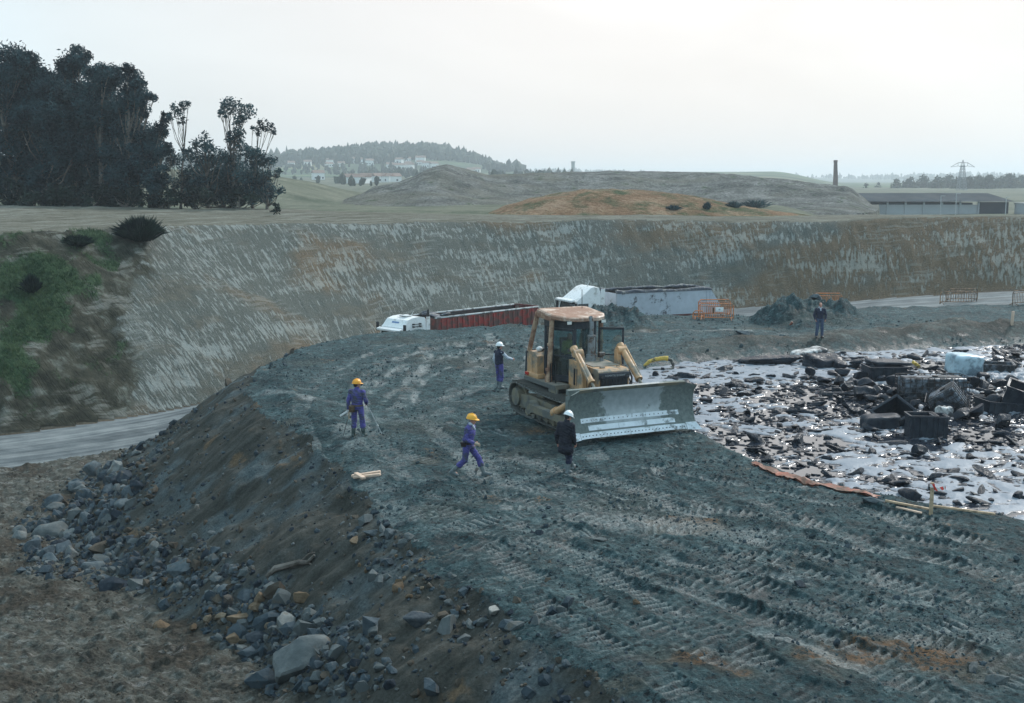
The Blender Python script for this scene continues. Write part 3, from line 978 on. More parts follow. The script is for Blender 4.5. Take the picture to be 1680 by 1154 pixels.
simple('dull_white', (0.62, 0.63, 0.62), 0.6, 0, 0.1, 3, (0.2, 0.2, 0.2), 0.3)
simple('red_paint', (0.30, 0.034, 0.027), 0.6, 0, 0.25, 3, (0.11, 0.06, 0.05), 0.5)
simple('dark_red', (0.11, 0.02, 0.018), 0.6, 0, 0.3, 3, DUST, 0.3)
simple('trailer_inside', (0.060, 0.040, 0.036), 0.75, 0, 0.35, 2, (0.03, 0.03, 0.03), 0.5)
simple('trailer_grey', (0.42, 0.46, 0.51), 0.55, 0, 0.10, 2, (0.06, 0.06, 0.065), 0.16)
simple('tarp', (0.055, 0.065, 0.085), 0.65, 0, 0.4, 4, (0.25, 0.24, 0.22), 0.3)
simple('orange_paint', (0.62, 0.20, 0.065), 0.5, 0, 0.15, 5, (0.30, 0.17, 0.10), 0.35)
simple('rusty_rail', (0.34, 0.19, 0.10), 0.65, 0, 0.35, 6, (0.10, 0.07, 0.05), 0.5)
simple('galvanised', (0.42, 0.44, 0.45), 0.45, 0.5, 0.15, 6)
simple('sawn_wood', (0.47, 0.34, 0.22), 0.8, 0, 0.18, 9, (0.25, 0.18, 0.12), 0.3, 0.2)
simple('pale_wood', (0.60, 0.43, 0.32), 0.8, 0, 0.12, 9)
simple('orange_sheet', (0.27, 0.075, 0.040), 0.6, 0, 0.3, 3, (0.10, 0.055, 0.035), 0.45, 0.5, 9)
simple('tar_coated', (0.0055, 0.0085, 0.014), 0.30, 0, 0.4, 6, (0.018, 0.025, 0.037), 0.5, 0.8, 16, 0.28)
simple('tar_crate', (0.010, 0.016, 0.026), 0.45, 0, 0.4, 6, (0.032, 0.040, 0.052), 0.4, 0.3, 20, 0.3)
simple('tank_cyan', (0.44, 0.56, 0.62), 0.4, 0, 0.14, 2.2, (0.14, 0.19, 0.23), 0.42, 0.2, 6)
simple('tank_white', (0.62, 0.61, 0.59), 0.5, 0, 0.2, 2.5, (0.04, 0.04, 0.045), 0.5, 0.3, 6)
simple('tank_grey', (0.16, 0.19, 0.23), 0.4, 0, 0.3, 4, (0.02, 0.022, 0.026), 0.55)
simple('yellow_hose', (0.62, 0.40, 0.06), 0.45, 0, 0.15, 6, (0.1, 0.08, 0.05), 0.3)
simple('blue_cloth', (0.070, 0.064, 0.245), 0.85, 0, 0.18, 7, (0.06, 0.065, 0.085), 0.34, 0.5, 18)
simple('navy_cloth', (0.014, 0.019, 0.042), 0.85, 0, 0.25, 7, None, 0, 0.35, 20)
simple('black_cloth', (0.0075, 0.009, 0.018), 0.85, 0, 0.25, 7, None, 0, 0.35, 18)
simple('jeans', (0.045, 0.070, 0.125), 0.85, 0, 0.2, 8, None, 0, 0.3, 22)
simple('shirt_pale', (0.46, 0.50, 0.56), 0.85, 0, 0.1, 8, None, 0, 0.3, 24)
simple('hi_vis', (0.24, 0.25, 0.05), 0.8, 0, 0.15, 8)
simple('skin', (0.48, 0.23, 0.165), 0.55, 0, 0.08, 14)
simple('hair_dark', (0.020, 0.015, 0.012), 0.7, 0, 0.3, 30, None, 0, 0.4, 90)
simple('hair_grey', (0.22, 0.22, 0.22), 0.7, 0, 0.3, 30, None, 0, 0.4, 90)
simple('boot_green', (0.022, 0.045, 0.042), 0.4, 0, 0.2, 6, (0.13, 0.15, 0.15), 0.35)
simple('boot_grey', (0.105, 0.135, 0.145), 0.5, 0, 0.2, 6, (0.15, 0.17, 0.17), 0.4)
simple('helmet_orange', (0.88, 0.36, 0.025), 0.35, 0, 0.04, 5)
simple('helmet_yellow', (0.90, 0.42, 0.035), 0.35, 0, 0.04, 5)
simple('helmet_white', (0.84, 0.84, 0.83), 0.35, 0, 0.03, 5)
simple('leather_brown', (0.095, 0.060, 0.035), 0.6, 0, 0.25, 12)
simple('leather_dark', (0.022, 0.012, 0.012), 0.55, 0, 0.25, 12)
simple('glove', (0.42, 0.34, 0.25), 0.8, 0, 0.2, 20)
simple('brick', (0.11, 0.070, 0.058), 0.85, 0, 0.25, 0.8)
simple('shed_roof', (0.034, 0.046, 0.055), 0.9, 0, 0.2, 0.15, spec=0.05)
simple('shed_wall', (0.36, 0.38, 0.39), 0.8, 0, 0.1, 0.2)
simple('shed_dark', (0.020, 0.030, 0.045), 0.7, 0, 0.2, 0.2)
simple('house_white', (0.72, 0.71, 0.68), 0.8, 0, 0.08, 0.3)
simple('house_roof', (0.21, 0.135, 0.105), 0.85, 0, 0.2, 0.3)
simple('concrete', (0.30, 0.31, 0.31), 0.8, 0, 0.15, 0.3)
simple('pylon_steel', (0.17, 0.19, 0.20), 0.6, 0.3, 0.1, 1)
simple('bark', (0.155, 0.135, 0.115), 0.85, 0, 0.4, 2.0, (0.06, 0.05, 0.04), 0.4, 0.3, 8)
simple('window_dark', (0.02, 0.025, 0.03), 0.15, 0, 0.1, 3)
simple('blue_mark', (0.12, 0.22, 0.42), 0.5, 0, 0.1, 3)
simple('lamp_clear', (0.7, 0.7, 0.65), 0.15, 0, 0.05, 5)
simple('lamp_red', (0.45, 0.03, 0.02), 0.3, 0, 0.05, 5)


def glass_material():
    n = N('cab_glass')
    tr = n.t.nodes.new('ShaderNodeBsdfTransparent'); tr.inputs[0].default_value = (0.78, 0.91, 0.93, 1)
    g = n.t.nodes.new('ShaderNodeBsdfGlossy'); g.inputs['Roughness'].default_value = 0.05
    g.inputs['Color'].default_value = (0.9, 0.95, 1, 1)
    fr = n.t.nodes.new('ShaderNodeFresnel'); fr.inputs[0].default_value = 1.5
    dirt = n.t.nodes.new('ShaderNodeBsdfDiffuse'); dirt.inputs[0].default_value = (0.11, 0.135, 0.135, 1)
    mx = n.t.nodes.new('ShaderNodeMixShader'); n.set(mx.inputs[0], n.math('ADD', fr.outputs[0], 0.04))
    n.t.links.new(tr.outputs[0], mx.inputs[1]); n.t.links.new(g.outputs[0], mx.inputs[2])
    m2 = n.t.nodes.new('ShaderNodeMixShader'); n.set(m2.inputs[0], n.rng(n.noise(3, 5), 0.4, 0.75, 0.05, 0.30))
    n.t.links.new(mx.outputs[0], m2.inputs[1]); n.t.links.new(dirt.outputs[0], m2.inputs[2])
    n.t.links.new(m2.outputs[0], n.out.inputs[0])
    M['glass'] = n.m


glass_material()


def leaf_material(name, dark, light):
    n = N(name)
    g = n.t.nodes.new('ShaderNodeNewGeometry')
    f = n.math('ADD', n.math('MULTIPLY', g.outputs['Random Per Island'], 0.35), n.math('MULTIPLY', n.rng(n.noise(0.55, 4), 0.32, 0.68), 0.65))
    c = n.ramp(f, [(0.25, dark), (0.75, light)])
    d = n.t.nodes.new('ShaderNodeBsdfTranslucent'); n.set(d.inputs[0], c)
    n.p(col=c, rough=0.7, spec=0.15)
    mx = n.t.nodes.new('ShaderNodeMixShader'); mx.inputs[0].default_value = 0.28
    n.t.links.new(n.b.outputs[0], mx.inputs[1]); n.t.links.new(d.outputs[0], mx.inputs[2])
    n.t.links.new(mx.outputs[0], n.out.inputs[0])
    M[name] = n.m


leaf_material('leaf_gum', (0.004, 0.014, 0.021), (0.042, 0.090, 0.102))
leaf_material('leaf_gum_pale', (0.008, 0.024, 0.032), (0.062, 0.115, 0.125))
leaf_material('leaf_shrub', (0.006, 0.015, 0.016), (0.026, 0.046, 0.036))
leaf_material('leaf_far', (0.020, 0.036, 0.026), (0.055, 0.078, 0.050))


def sludge_material():
    n = N('oily_sludge')
    a = n.sep(n.attr('mask'))
    crust = a[0]
    n2, n3 = n.noise(3.5, 5, rough=0.6), n.noise(14, 4, rough=0.6)
    c = n.ramp(n3, [(0.3, (0.010, 0.013, 0.019)), (0.7, (0.034, 0.044, 0.062))])
    r = n.rng(crust, 0.05, 0.6, 0.05, 0.52)
    bl = n.bump(n.noise(1.1, 3), 0.03, 0.02)
    hb = n.math('MULTIPLY', n.math('ADD', n2, n.math('MULTIPLY', n3, 0.5)), n.rng(crust, 0.0, 0.3))
    c = n.mix(n.rng(n.math('ADD', crust, n.math('MULTIPLY', n.math('SUBTRACT', n2, 0.5), 1.2)), 0.1, 0.7), c, (0.215, 0.245, 0.285))
    n.p(col=c, rough=r, ior=n.rng(crust, 0.03, 0.4, 1.9, 1.36), spec=0.5, normal=n.bump(hb, 0.55, 0.05, bl))
    return n.m


# ------------------------------------------------------------------ the sludge pool
def pool():
    xs = [q[0] for q in POOL]; ys = [q[1] for q in POOL]
    st = 0.095
    gx = np.arange(min(xs) - 0.6, max(xs) + 0.6, st); gy = np.arange(min(ys) - 0.6, max(ys) + 0.6, st)
    X, Y = np.meshgrid(gx, gy)
    x, y = X.ravel(), Y.ravel()
    d, _ = sd_poly(x, y, POOL)
    nx, ny = X.shape[1], X.shape[0]
    wx, wy = x + 0.5 * fbm(x, y, 0.6, 2, 200), y + 0.5 * fbm(x, y, 0.6, 2, 201)
    a = 1 - np.abs(fbm(wx, wy * 1.5, 0.75, 4, 202, 0.55)) * 1.6
    b = fbm(wx, wy * 1.4, 2.0, 4, 203, 0.6)
    cov = fbm(x, y, 0.16, 3, 204)
    pile = np.exp(-((x - 24) / 7.5) ** 2 - ((y - 47.5) / 4.5) ** 2)
    b2 = fbm(wx, wy * 1.3, 4.0, 3, 207, 0.6)
    opn = np.zeros_like(x)
    for (ppx, ppy, rx, ry) in ((1395, 655, 2.4, 1.5), (1330, 640, 1.6, 2.0), (1210, 735, 3.0, 1.0), (1290, 775, 2.0, 0.8), (1180, 712, 1.5, 1.2), (1615, 715, 2.2, 1.6), (1530, 605, 2.0, 1.6), (1250, 690, 1.3, 1.0), (1150, 640, 1.6, 1.6), (1330, 725, 1.0, 1.4), (1480, 720, 1.2, 1.5), (1450, 790, 1.4, 0.8)):
        c = P(ppx, ppy, WL)
        opn = np.maximum(opn, np.exp(-((x - c[0]) / rx) ** 2 - ((y - c[1]) / ry) ** 2))
    cov = cov - 1.15 * opn
    t = sst(0.10, 0.60, a * 0.30 + b * 0.55 + b2 * 0.25 + cov * 0.65 + 0.17 + 0.35 * pile)
    h = t * (0.025 + 0.035 * np.maximum(b + 0.3, 0) + 0.03 * np.maximum(b2, -0.3)) + 0.22 * pile * (1 + 0.5 * fbm(x, y, 0.7, 3, 206)) * t
    z = WL + h + 0.004 * fbm(x, y, 1.5, 2, 205)
    keep = d < 0.55
    i = np.arange(nx * ny).reshape(ny, nx)
    F = np.stack([i[:-1, :-1], i[:-1, 1:], i[1:, 1:], i[1:, :-1]], -1).reshape(-1, 4)
    F = F[keep[F].all(1)]
    u, inv = np.unique(F, return_inverse=True)
    me = npmesh('sludge_pool', np.stack([x, y, z], -1)[u], inv.reshape(-1, 4), sludge_material(), True)
    at = me.attributes.new('mask', 'FLOAT_COLOR', 'POINT')
    at.data.foreach_set('color', np.stack([t, t, t, t], -1)[u].astype(np.float32).ravel())
    o = link('sludge_pool', me)
    o['kind'] = 'structure'


pool()


# ------------------------------------------------------------------ trees
def leaf_cloud(centers, radii, counts, size, rg, droop=0.5, aspect=0.36, shell=0.55):
    """Leaf-sized quads through ellipsoidal clumps.  centers (n,3), radii (n,3)."""
    P0, S0 = [], []
    for c, r, k in zip(centers, radii, counts):
        d = rg.normal(size=(k, 3)); d /= np.linalg.norm(d, axis=1)[:, None]
        rad = (shell + (1 - shell) * rg.random(k)) ** 1.0
        rad = np.where(rg.random(k) < 0.35, rg.random(k), rad)
        # ragged: sub-clumps
        p = d * rad[:, None]
        w = 0.16 * rg.normal(size=(k, 3))
        P0.append(np.array(c) + (p + w) * np.array(r)); S0.append(np.full(k, 1.0))
    C = np.concatenate(P0)
    n = len(C)
    ax = rg.normal(size=(n, 3)); ax[:, 2] = ax[:, 2] * 0.6 - droop; ax /= np.linalg.norm(ax, axis=1)[:, None]
    b = np.cross(ax, rg.normal(size=(n, 3))); b /= np.linalg.norm(b, axis=1)[:, None]
    L = size * (0.6 + 0.8 * rg.random(n))[:, None]
    w = L * aspect
    v = np.stack([C - ax * L / 2, C + b * w / 2, C + ax * L / 2, C - b * w / 2], 1).reshape(-1, 3)
    f = np.arange(n * 4).reshape(n, 4)
    return v, f


def tree(name, label, cat, base, blobs, leafmat, size, dens, seed, group, trunk_r=0.28, lean=0.0, bare=False, barkmat='bark'):
    """base: world point; blobs: (center, (rx, ry, rz)) in world space; trunk and limbs reach into the clumps."""
    rg = np.random.default_rng(seed); rd = random.Random(seed)
    t = thing(name, label, cat, base, 0, group)
    B = Vector(base)
    cs = [Vector(c) - B for c, r in blobs]; rs = [r for c, r in blobs]
    top = max(cs, key=lambda q: q.z)
    h = top.z
    mb = MB()
    pts = []
    for i in range(8):
        k = i / 7
        pts.append(Vector((top.x * k ** 1.4 + 0.12 * rd.uniform(-1, 1) * h * 0.06, top.y * k ** 1.4, h * k * 0.97 - 0.3)))
    mb.tube(pts, [trunk_r * (1.25 - 1.1 * (i / 7)) for i in range(8)], 7)
    for c, r in zip(cs, rs):
        if c is top:
            continue
        k = max(0.12, min(0.85, (c.z - 0.28 * h - 0.5) / h))
        i = int(k * 7); a = pts[i].lerp(pts[min(i + 1, 7)], k * 7 - i)
        m = a.lerp(c, 0.5) + Vector((rd.uniform(-.3, .3), rd.uniform(-.3, .3), -0.12 * (c - a).length))
        e = c + Vector((0, 0, r[2] * 0.3))
        r0 = trunk_r * 0.42 * (1 - 0.6 * k)
        mb.tube([a, m, c, e], [r0, r0 * 0.7, r0 * 0.45, r0 * 0.2], 5)
        for _ in range(3):
            q = c + Vector((rd.uniform(-1, 1) * r[0], rd.uniform(-1, 1) * r[1], rd.uniform(-.3, 1) * r[2])) * 0.8
            mb.tube([m.lerp(c, 0.6), q], [r0 * 0.35, r0 * 0.1], 4)
    mb.build('trunk', M[barkmat], t)
    counts = [max(30, int(dens * (r[0] * r[2] + r[0] * r[1]) * 0.5)) for r in rs]
    v, f = leaf_cloud([tuple(c) for c in cs], rs, counts, size, rg)
    link('crown', npmesh('crown', v, f, M[leafmat]), t)
    return t


def pxtree(label, bx, Y, blobs, seed, dens=760, size=0.36, leaf='leaf_gum', tr=0.26, name='eucalyptus_tree', cat='tree', group='trees at the edge of the cutting'):
    rd = random.Random(seed)
    b = D(bx, 340, Y); z = height(b[0], b[1])
    bl = []
    for (px, py, r) in blobs:
        yy = Y + rd.uniform(-1.6, 1.6)
        c = D(px, py, yy); rr = r * yy / FPX
        # break each mass into overlapping clumps so that the outline stays ragged
        bl.append((c, (rr * 0.78, rr * 0.78, rr * 0.72)))
        for _ in range(4 if r > 16 else 2):
            a = rd.uniform(0, 2 * math.pi); q = rr * rd.uniform(0.45, 0.85)
            s = rr * rd.uniform(0.30, 0.5)
            bl.append(((c[0] + q * math.cos(a), c[1] + rd.uniform(-.7, .7) * rr, c[2] + q * math.sin(a)), (s, s, s * 0.8)))
    return tree(name, label, cat, (b[0], b[1], z - 0.05), bl, leaf, size, dens, seed, group, tr)


pxtree('tall dark gum tree cut by the left edge of the photo', 28, 121, [(18, 100, 36), (52, 128, 36), (12, 160, 45), (46, 190, 46), (22, 240, 46), (40, 285, 40), (0, 300, 40)], 1)
pxtree('dark gum tree with a dense crown, second from the left edge', 74, 118, [(82, 152, 38), (72, 195, 44), (96, 232, 44), (78, 275, 42), (70, 305, 30)], 2)
pxtree('tallest dark gum with two knobs of leaves on top', 122, 124, [(120, 108, 30), (143, 92, 12), (106, 138, 34), (134, 160, 38), (120, 205, 45), (116, 255, 42)], 3)
pxtree('broad dark gum with a rounded top behind the spiky shrub', 168, 119, [(168, 136, 32), (186, 122, 22), (152, 180, 40), (182, 196, 38), (160, 245, 42), (175, 285, 36)], 4)
pxtree('dark gum with an arched right side over the open sky', 212, 117, [(216, 132, 25), (230, 158, 22), (206, 168, 28), (236, 182, 13), (208, 212, 32), (220, 255, 34), (205, 295, 32)], 5)
pxtree('shorter dark gum leaning towards the thin tree', 250, 116, [(246, 232, 25), (264, 210, 15), (272, 196, 11), (240, 262, 30), (268, 246, 16), (256, 292, 26)], 6, tr=0.2)
pxtree('thin bare-stemmed gum with a small tuft of leaves on top', 297, 119, [(292, 182, 15), (302, 174, 11), (280, 192, 9), (299, 200, 9), (286, 262, 18), (303, 285, 20), (284, 305, 18)], 7, tr=0.13, dens=250, leaf='leaf_gum_pale')
pxtree('bushy grey-green gum left of the tall open crowned one', 342, 117, [(334, 238, 20), (322, 258, 22), (350, 256, 20), (340, 285, 32), (326, 312, 26)], 8, tr=0.18, leaf='leaf_gum_pale', dens=230)
pxtree('tall open crowned gum standing highest in the right clump', 386, 120, [(384, 176, 20), (408, 184, 17), (364, 186, 10), (392, 198, 14), (386, 226, 18), (396, 246, 20), (380, 272, 26), (372, 300, 24)], 9, tr=0.2, leaf='leaf_gum_pale', dens=240)
pxtree('gum with a tuft held out to the right on bare limbs', 414, 116, [(432, 204, 13), (446, 214, 9), (422, 212, 9), (418, 258, 22), (406, 286, 28), (412, 315, 24)], 10, tr=0.16, leaf='leaf_gum_pale', dens=230)
pxtree('low bushy gum at the right end of the clump', 438, 115, [(440, 264, 15), (453, 284, 11), (432, 290, 22), (446, 312, 17), (450, 262, 9)], 11, tr=0.14, leaf='leaf_gum_pale', dens=230)
pxtree('broad dark gum standing behind the two leftmost gums', 55, 129, [(40, 130, 44), (70, 175, 50), (30, 210, 55), (75, 245, 50), (50, 290, 46)], 61, dens=520)
pxtree('broad dark gum filling the back of the mass behind the two-knobbed one', 135, 130, [(100, 150, 42), (150, 190, 48), (115, 215, 52), (160, 250, 48), (120, 290, 44)], 62, dens=520)
pxtree('dark gum filling the back of the mass behind the arched one', 205, 128, [(195, 185, 36), (220, 215, 38), (190, 250, 42), (235, 275, 34), (205, 300, 38)], 63, dens=520)
pxtree('low spreading grey-green gum filling the foot of the right clump', 370, 122, [(335, 290, 32), (372, 285, 34), (405, 300, 32), (355, 318, 30), (432, 312, 22), (310, 312, 22)], 64, tr=0.16, leaf='leaf_gum_pale', dens=420)
for k, (px, r) in enumerate([(30, 26), (92, 28), (150, 26), (205, 26), (262, 22), (322, 20), (392, 18)]):
    pxtree(['dark undergrowth bush under the leftmost gums', 'dark undergrowth bush beneath the densest crowns', 'dark undergrowth bush under the two-knobbed gum', 'dark undergrowth bush under the arched gum',
            'dark undergrowth bush left of the thin gum stem', 'dark undergrowth bush in the gap between the two clumps', 'dark undergrowth bush under the right clump'][k], px, 114, [(px, 322, r), (px - 18, 328, r * .7), (px + 20, 326, r * .75)], 20 + k, dens=260, size=0.45, leaf='leaf_shrub', tr=0.1, name='undergrowth_bush', cat='bush', group='bushes under the gum trees')
pxtree('small dark pointed bush at the right foot of the gum clump', 453, 108, [(453, 345, 9), (455, 338, 6), (449, 351, 8)], 31, dens=420, size=0.3, leaf='leaf_shrub', tr=0.06, name='small_bush', cat='bush', group='bushes under the gum trees')


def spiky_shrub(label, px, py, hpx, wpx, n, seed, leaf='leaf_shrub'):
    rg = np.random.default_rng(seed)
    b = hits([(px, py)])[0]
    s = b[1] / FPX
    H, Wd = hpx * s, wpx * s * 0.5
    t = thing('broom_shrub', label, 'shrub', (b[0], b[1], b[2] - 0.1), 0, 'shrubs on the grassed bank')
    # upright switches fanning out
    a = rg.random(n) * 2 * math.pi; q = np.sqrt(rg.random(n))
    base = np.stack([0.45 * Wd * q * np.cos(a), 0.45 * Wd * q * np.sin(a), np.zeros(n)], -1)
    tip = np.stack([Wd * (q * np.cos(a) + 0.32 * rg.normal(size=n)), Wd * (q * np.sin(a) + 0.25 * rg.normal(size=n)), H * (1.08 - 0.62 * q ** 1.6) * (0.65 + 0.4 * rg.random(n))], -1)
    st = rg.random(n)[:, None] * 0.55
    p0 = base + (tip - base) * st
    mid = p0 * 0.5 + tip * 0.5 + np.stack([np.zeros(n), np.zeros(n), 0.08 * H * np.ones(n)], -1)
    w = np.cross(tip - p0, rg.normal(size=(n, 3))); w /= np.linalg.norm(w, axis=1)[:, None]; w *= 0.035
    v = np.stack([p0 - w, p0 + w, mid + w, tip, mid - w], 1).reshape(-1, 3)
    link('foliage', npmesh('foliage', v, np.arange(n * 5).reshape(n, 5), M[leaf]), t)
    mb = MB()
    for k in range(9):
        i = rg.integers(n)
        mb.tube([tuple(base[i] * 0.6), tuple(mid[i])], [0.035, 0.012], 5)
    mb.build('stem', M['bark'], t)


spiky_shrub('large dark spiky shrub on the lip of the cutting', 231, 394, 42, 62, 2600, 41)
spiky_shrub('low dark shrub on the grass left of the large spiky one', 126, 402, 20, 44, 1200, 42)
spiky_shrub('small dark shrub in the green grass near the left edge', 52, 478, 32, 26, 900, 43)
for k, (px, py, hh, ww) in enumerate([(1240, 341, 17, 46), (1205, 340, 12, 26), (1105, 344, 10, 22), (1160, 343, 14, 12)]):
    spiky_shrub(['clump of tall green stalks on the ochre hill, the widest', 'green stalks just left of the widest clump on the ochre hill', 'low green tuft nearest the middle of the ochre hill', 'narrow green tuft on the right flank of the ochre hill'][k], px, py, hh, ww, 300, 45 + k, 'leaf_gum_pale')


def bank_grass():
    """Tussocks growing over the old corner of the cutting."""
    rg = np.random.default_rng(64)
    n = 90000
    x = rg.uniform(-40, -18, n); y = rg.uniform(58, 90, n)
    z, zone, mask, suv = land(x, y)
    k = (zone == 3) & (rg.random(n) < np.clip(mask[:, 3] - 0.25, 0, 1) * 0.55)
    x, y, z = x[k], y[k], z[k]
    m = len(x)
    nb = 5
    a = rg.random((m, nb)) * 6.28; h = (0.12 + 0.22 * rg.random((m, 1)) ** 2) * (0.6 + 0.6 * rg.random((m, nb)))
    sp = 0.10 * rg.random((m, nb)); ln = h * (0.3 + 0.6 * rg.random((m, nb)))
    bx, by = x[:, None] + sp * np.cos(a), y[:, None] + sp * np.sin(a)
    w = 0.016
    p0 = np.stack([bx - w * np.sin(a), by + w * np.cos(a), np.broadcast_to(z[:, None] - 0.02, bx.shape)], -1)
    p1 = np.stack([bx + w * np.sin(a), by - w * np.cos(a), np.broadcast_to(z[:, None] - 0.02, bx.shape)], -1)
    p2 = np.stack([bx + ln * np.cos(a), by + ln * np.sin(a), z[:, None] + h], -1)
    V = np.stack([p0, p1, p2], 2).reshape(-1, 3)
    o = link('grass', npmesh('grass', V, np.arange(len(V)).reshape(-1, 3), M['leaf_grass']))
    tag(o, 'rough green grass over the old corner of the cutting', 'grass', None, 'stuff')


leaf_material('leaf_grass', (0.020, 0.050, 0.024), (0.095, 0.140, 0.070))
bank_grass()

# ------------------------------------------------------------------ far things
FARG = 'trees behind the long shed'
RTREE = [(1470, 303, 10), (1492, 300, 12), (1515, 298, 13), (1537, 299, 12), (1556, 296, 13), (1572, 300, 12), (1590, 301, 15), (1606, 298, 15), (1622, 297, 17), (1640, 300, 14), (1655, 296, 15), (1675, 299, 15), (1440, 307, 7), (1420, 309, 6)]
RL = ['small far tree, third from the left of the row behind the shed', 'far rounded tree left of the pylon, low and wide', 'far tree with a pointed top well left of the pylon', 'far low tree two crowns left of the pylon', 'far domed tree just left of the pylon', 'far tree at the foot of the pylon', 'dark leafy far tree just right of the pylon',
      'dark far tree, second right of the pylon', 'tallest dark far tree right of the pylon', 'dark far tree right of the tallest one', 'dark far tree next to the right edge of the photo', 'dark far tree cut by the right edge of the photo', 'small far tree, second from the left of the row behind the shed', 'smallest far tree at the left end of the row behind the shed']
for k, (px, py, r) in enumerate(RTREE):
    Y = 760 + (k * 37) % 90 - (60 if k in (6, 7, 8, 9) else 0)
    b = D(px, 325, Y); z = height(b[0], b[1])
    rd = random.Random(70 + k)
    bl = []
    for (dx, dy, q) in ((0, 2, 1.0), (-0.5, 6, 0.7), (0.55, 6, 0.7), (0.1, -5, 0.55), (-0.3, 13, 0.8), (0.4, 14, 0.8)):
        c = D(px + dx * r, py + dy, Y + rd.uniform(-2, 2)); s = r * q * Y / FPX * rd.uniform(0.75, 1.0)
        bl.append((c, (s, s, s * 0.8)))
    tree('woodland_tree', RL[k], 'tree', (b[0], b[1], z), bl, 'leaf_far', 2.3, 12, 70 + k, FARG, 0.3)


def far_forest():
    rg = np.random.default_rng(5)
    pr_x = (np.array([440, 470, 520, 560, 600, 640, 680, 720, 760, 800, 850]) - 840) / FPX * 1500
    n = 5200
    x = rg.uniform((300 - 840) / FPX * 1500, 25, n); y = rg.uniform(1210, 1900, n)
    z = heights(x, y)
    k = ((fbm(x, y, 0.012, 3, 310) + (z - 27) * 0.055) > -0.02) & (x < 12)
    x, y, z = x[k], y[k], z[k]
    # wooded skyline further off
    n2 = 2600
    x2 = rg.uniform(-1100, 1500, n2); y2 = rg.uniform(2500, 3300, n2); z2 = heights(x2, y2)
    k = fbm(x2, y2, 0.004, 3, 311) > -0.15
    x = np.r_[x, x2[k]]; y = np.r_[y, y2[k]]; z = np.r_[z, z2[k]]
    m = len(x)
    # hedges and copses in the valley
    n3 = 1500
    x3 = rg.uniform(-330, 40, n3); y3 = rg.uniform(560, 1330, n3)
    k = (np.abs(((x3 * 0.8 + y3 * 0.35 + 14 * fbm(x3, y3, 0.01, 2, 312)) % 95) - 47) < 4) | (fbm(x3, y3, 0.008, 3, 313) > 0.42)
    x = np.r_[x, x3[k]]; y = np.r_[y, y3[k]]; z = np.r_[z, heights(x3[k], y3[k])]
    m = len(x)
    vs, fs = np.array(ICO[1][0]), np.array(ICO[1][1])
    H = np.where(np.arange(m) < m - k.sum(), 5.0, 2.6) * rg.uniform(0.6, 1.5, m); Wd = H * rg.uniform(0.42, 0.8, m)
    V = vs[None] * (1 + 0.3 * rg.normal(size=(m, len(vs), 1)))
    V = V * np.stack([Wd, Wd, H], -1)[:, None, :] + np.stack([x, y, z + H * 0.75], -1)[:, None, :]
    F = fs[None] + (np.arange(m) * len(vs))[:, None, None]
    o = link('forest', npmesh('forest', V.reshape(-1, 3), F.reshape(-1, 3), M['leaf_far']))
    tag(o, 'hazy woodland over the far hill and valley hedges', 'forest', None, 'stuff')


far_forest()

HOUSES = [(505, 273), (542, 270), (560, 273), (598, 269), (625, 267), (655, 269), (670, 273), (690, 271), (700, 275), (712, 276), (640, 275), (672, 278), (580, 268), (606, 271), (735, 283), (772, 284), (782, 283), (540, 274), (522, 295), (583, 301), (612, 299), (622, 299), (634, 299), (668, 265), (690, 266), (722, 280), (478, 272), (655, 279)]
HD = ['hillside', 'hillside', 'hillside', 'hillside']


def house_proto(w, d, h):
    b = MB()
    b.box((0, 0, h / 2 - 1), (w, d, h + 2))
    b.cur = 1
    b.prism([(-d / 2 - 0.4, h - 0.02), (d / 2 + 0.4, h - 0.02), (0, h + 2.0)], -w / 2 - 0.4, w / 2 + 0.4, 'x')
    b.cur = 2
    for i in range(3):
        for zz in (1.2, 3.6):
            if zz < h - 1:
                b.box((-w / 2 + (i + 0.5) * w / 3, -d / 2 - 0.02, zz), (1.2, 0.1, 1.2))
    return b.mesh('house', [M['house_white'], M['house_roof'], M['window_dark']])


HM = [house_proto(7.5, 7, 4.5), house_proto(10, 7, 4.6), house_proto(7, 7, 3.0), house_proto(17, 8, 3.6)]
hp = hits(HOUSES, 620, 1900)
rdh = random.Random(3)
for k, q in enumerate(hp):
    o = link('house', HM[3 if k in (19, 20, 21, 22) else rdh.choice((0, 0, 1, 2))])
    o.location = q; o.rotation_euler = (0, 0, rdh.uniform(-0.5, 0.5))
    if k in (18,):
        l = 'white house alone in the valley fields, nearest the gum trees'
    elif k in (19, 20, 21, 22):
        l = 'long pale building in the valley left of the spoil hill'
    elif k in (14, 15, 16, 25):
        l = 'white house at the right foot of the far wooded hill'
    elif k in (0, 1, 2, 17, 26):
        l = 'white house scattered on the left flank of the far wooded hill'
    else:
        l = 'white house in the village below the far wood'
    tag(o, l, 'house', {'w': 'white houses of the far village', 'l': 'long pale buildings in the valley'}[l[0]])

# tall brick chimney of an old tile works
b = D(1370, 313, 480); zc = height(b[0], b[1])
t = thing('factory_chimney', 'tall dark brick chimney rising alone above the skyline', 'chimney', (b[0], b[1], zc))
ht = D(1369, 263, 480)[2] - zc
mb = MB(); mb.tube([(0, 0, -1), (0, 0, ht * 0.5), (-0.25, 0, ht * 0.93)], [1.35, 1.08, 0.82], 4); mb.build('shaft', M['brick'], t, 30)
mb = MB(); mb.tube([(-0.25, 0, ht * 0.93 + .002), (-0.27, 0, ht)], [0.92, 0.95], 4); mb.build('cap', M['brick'], t)
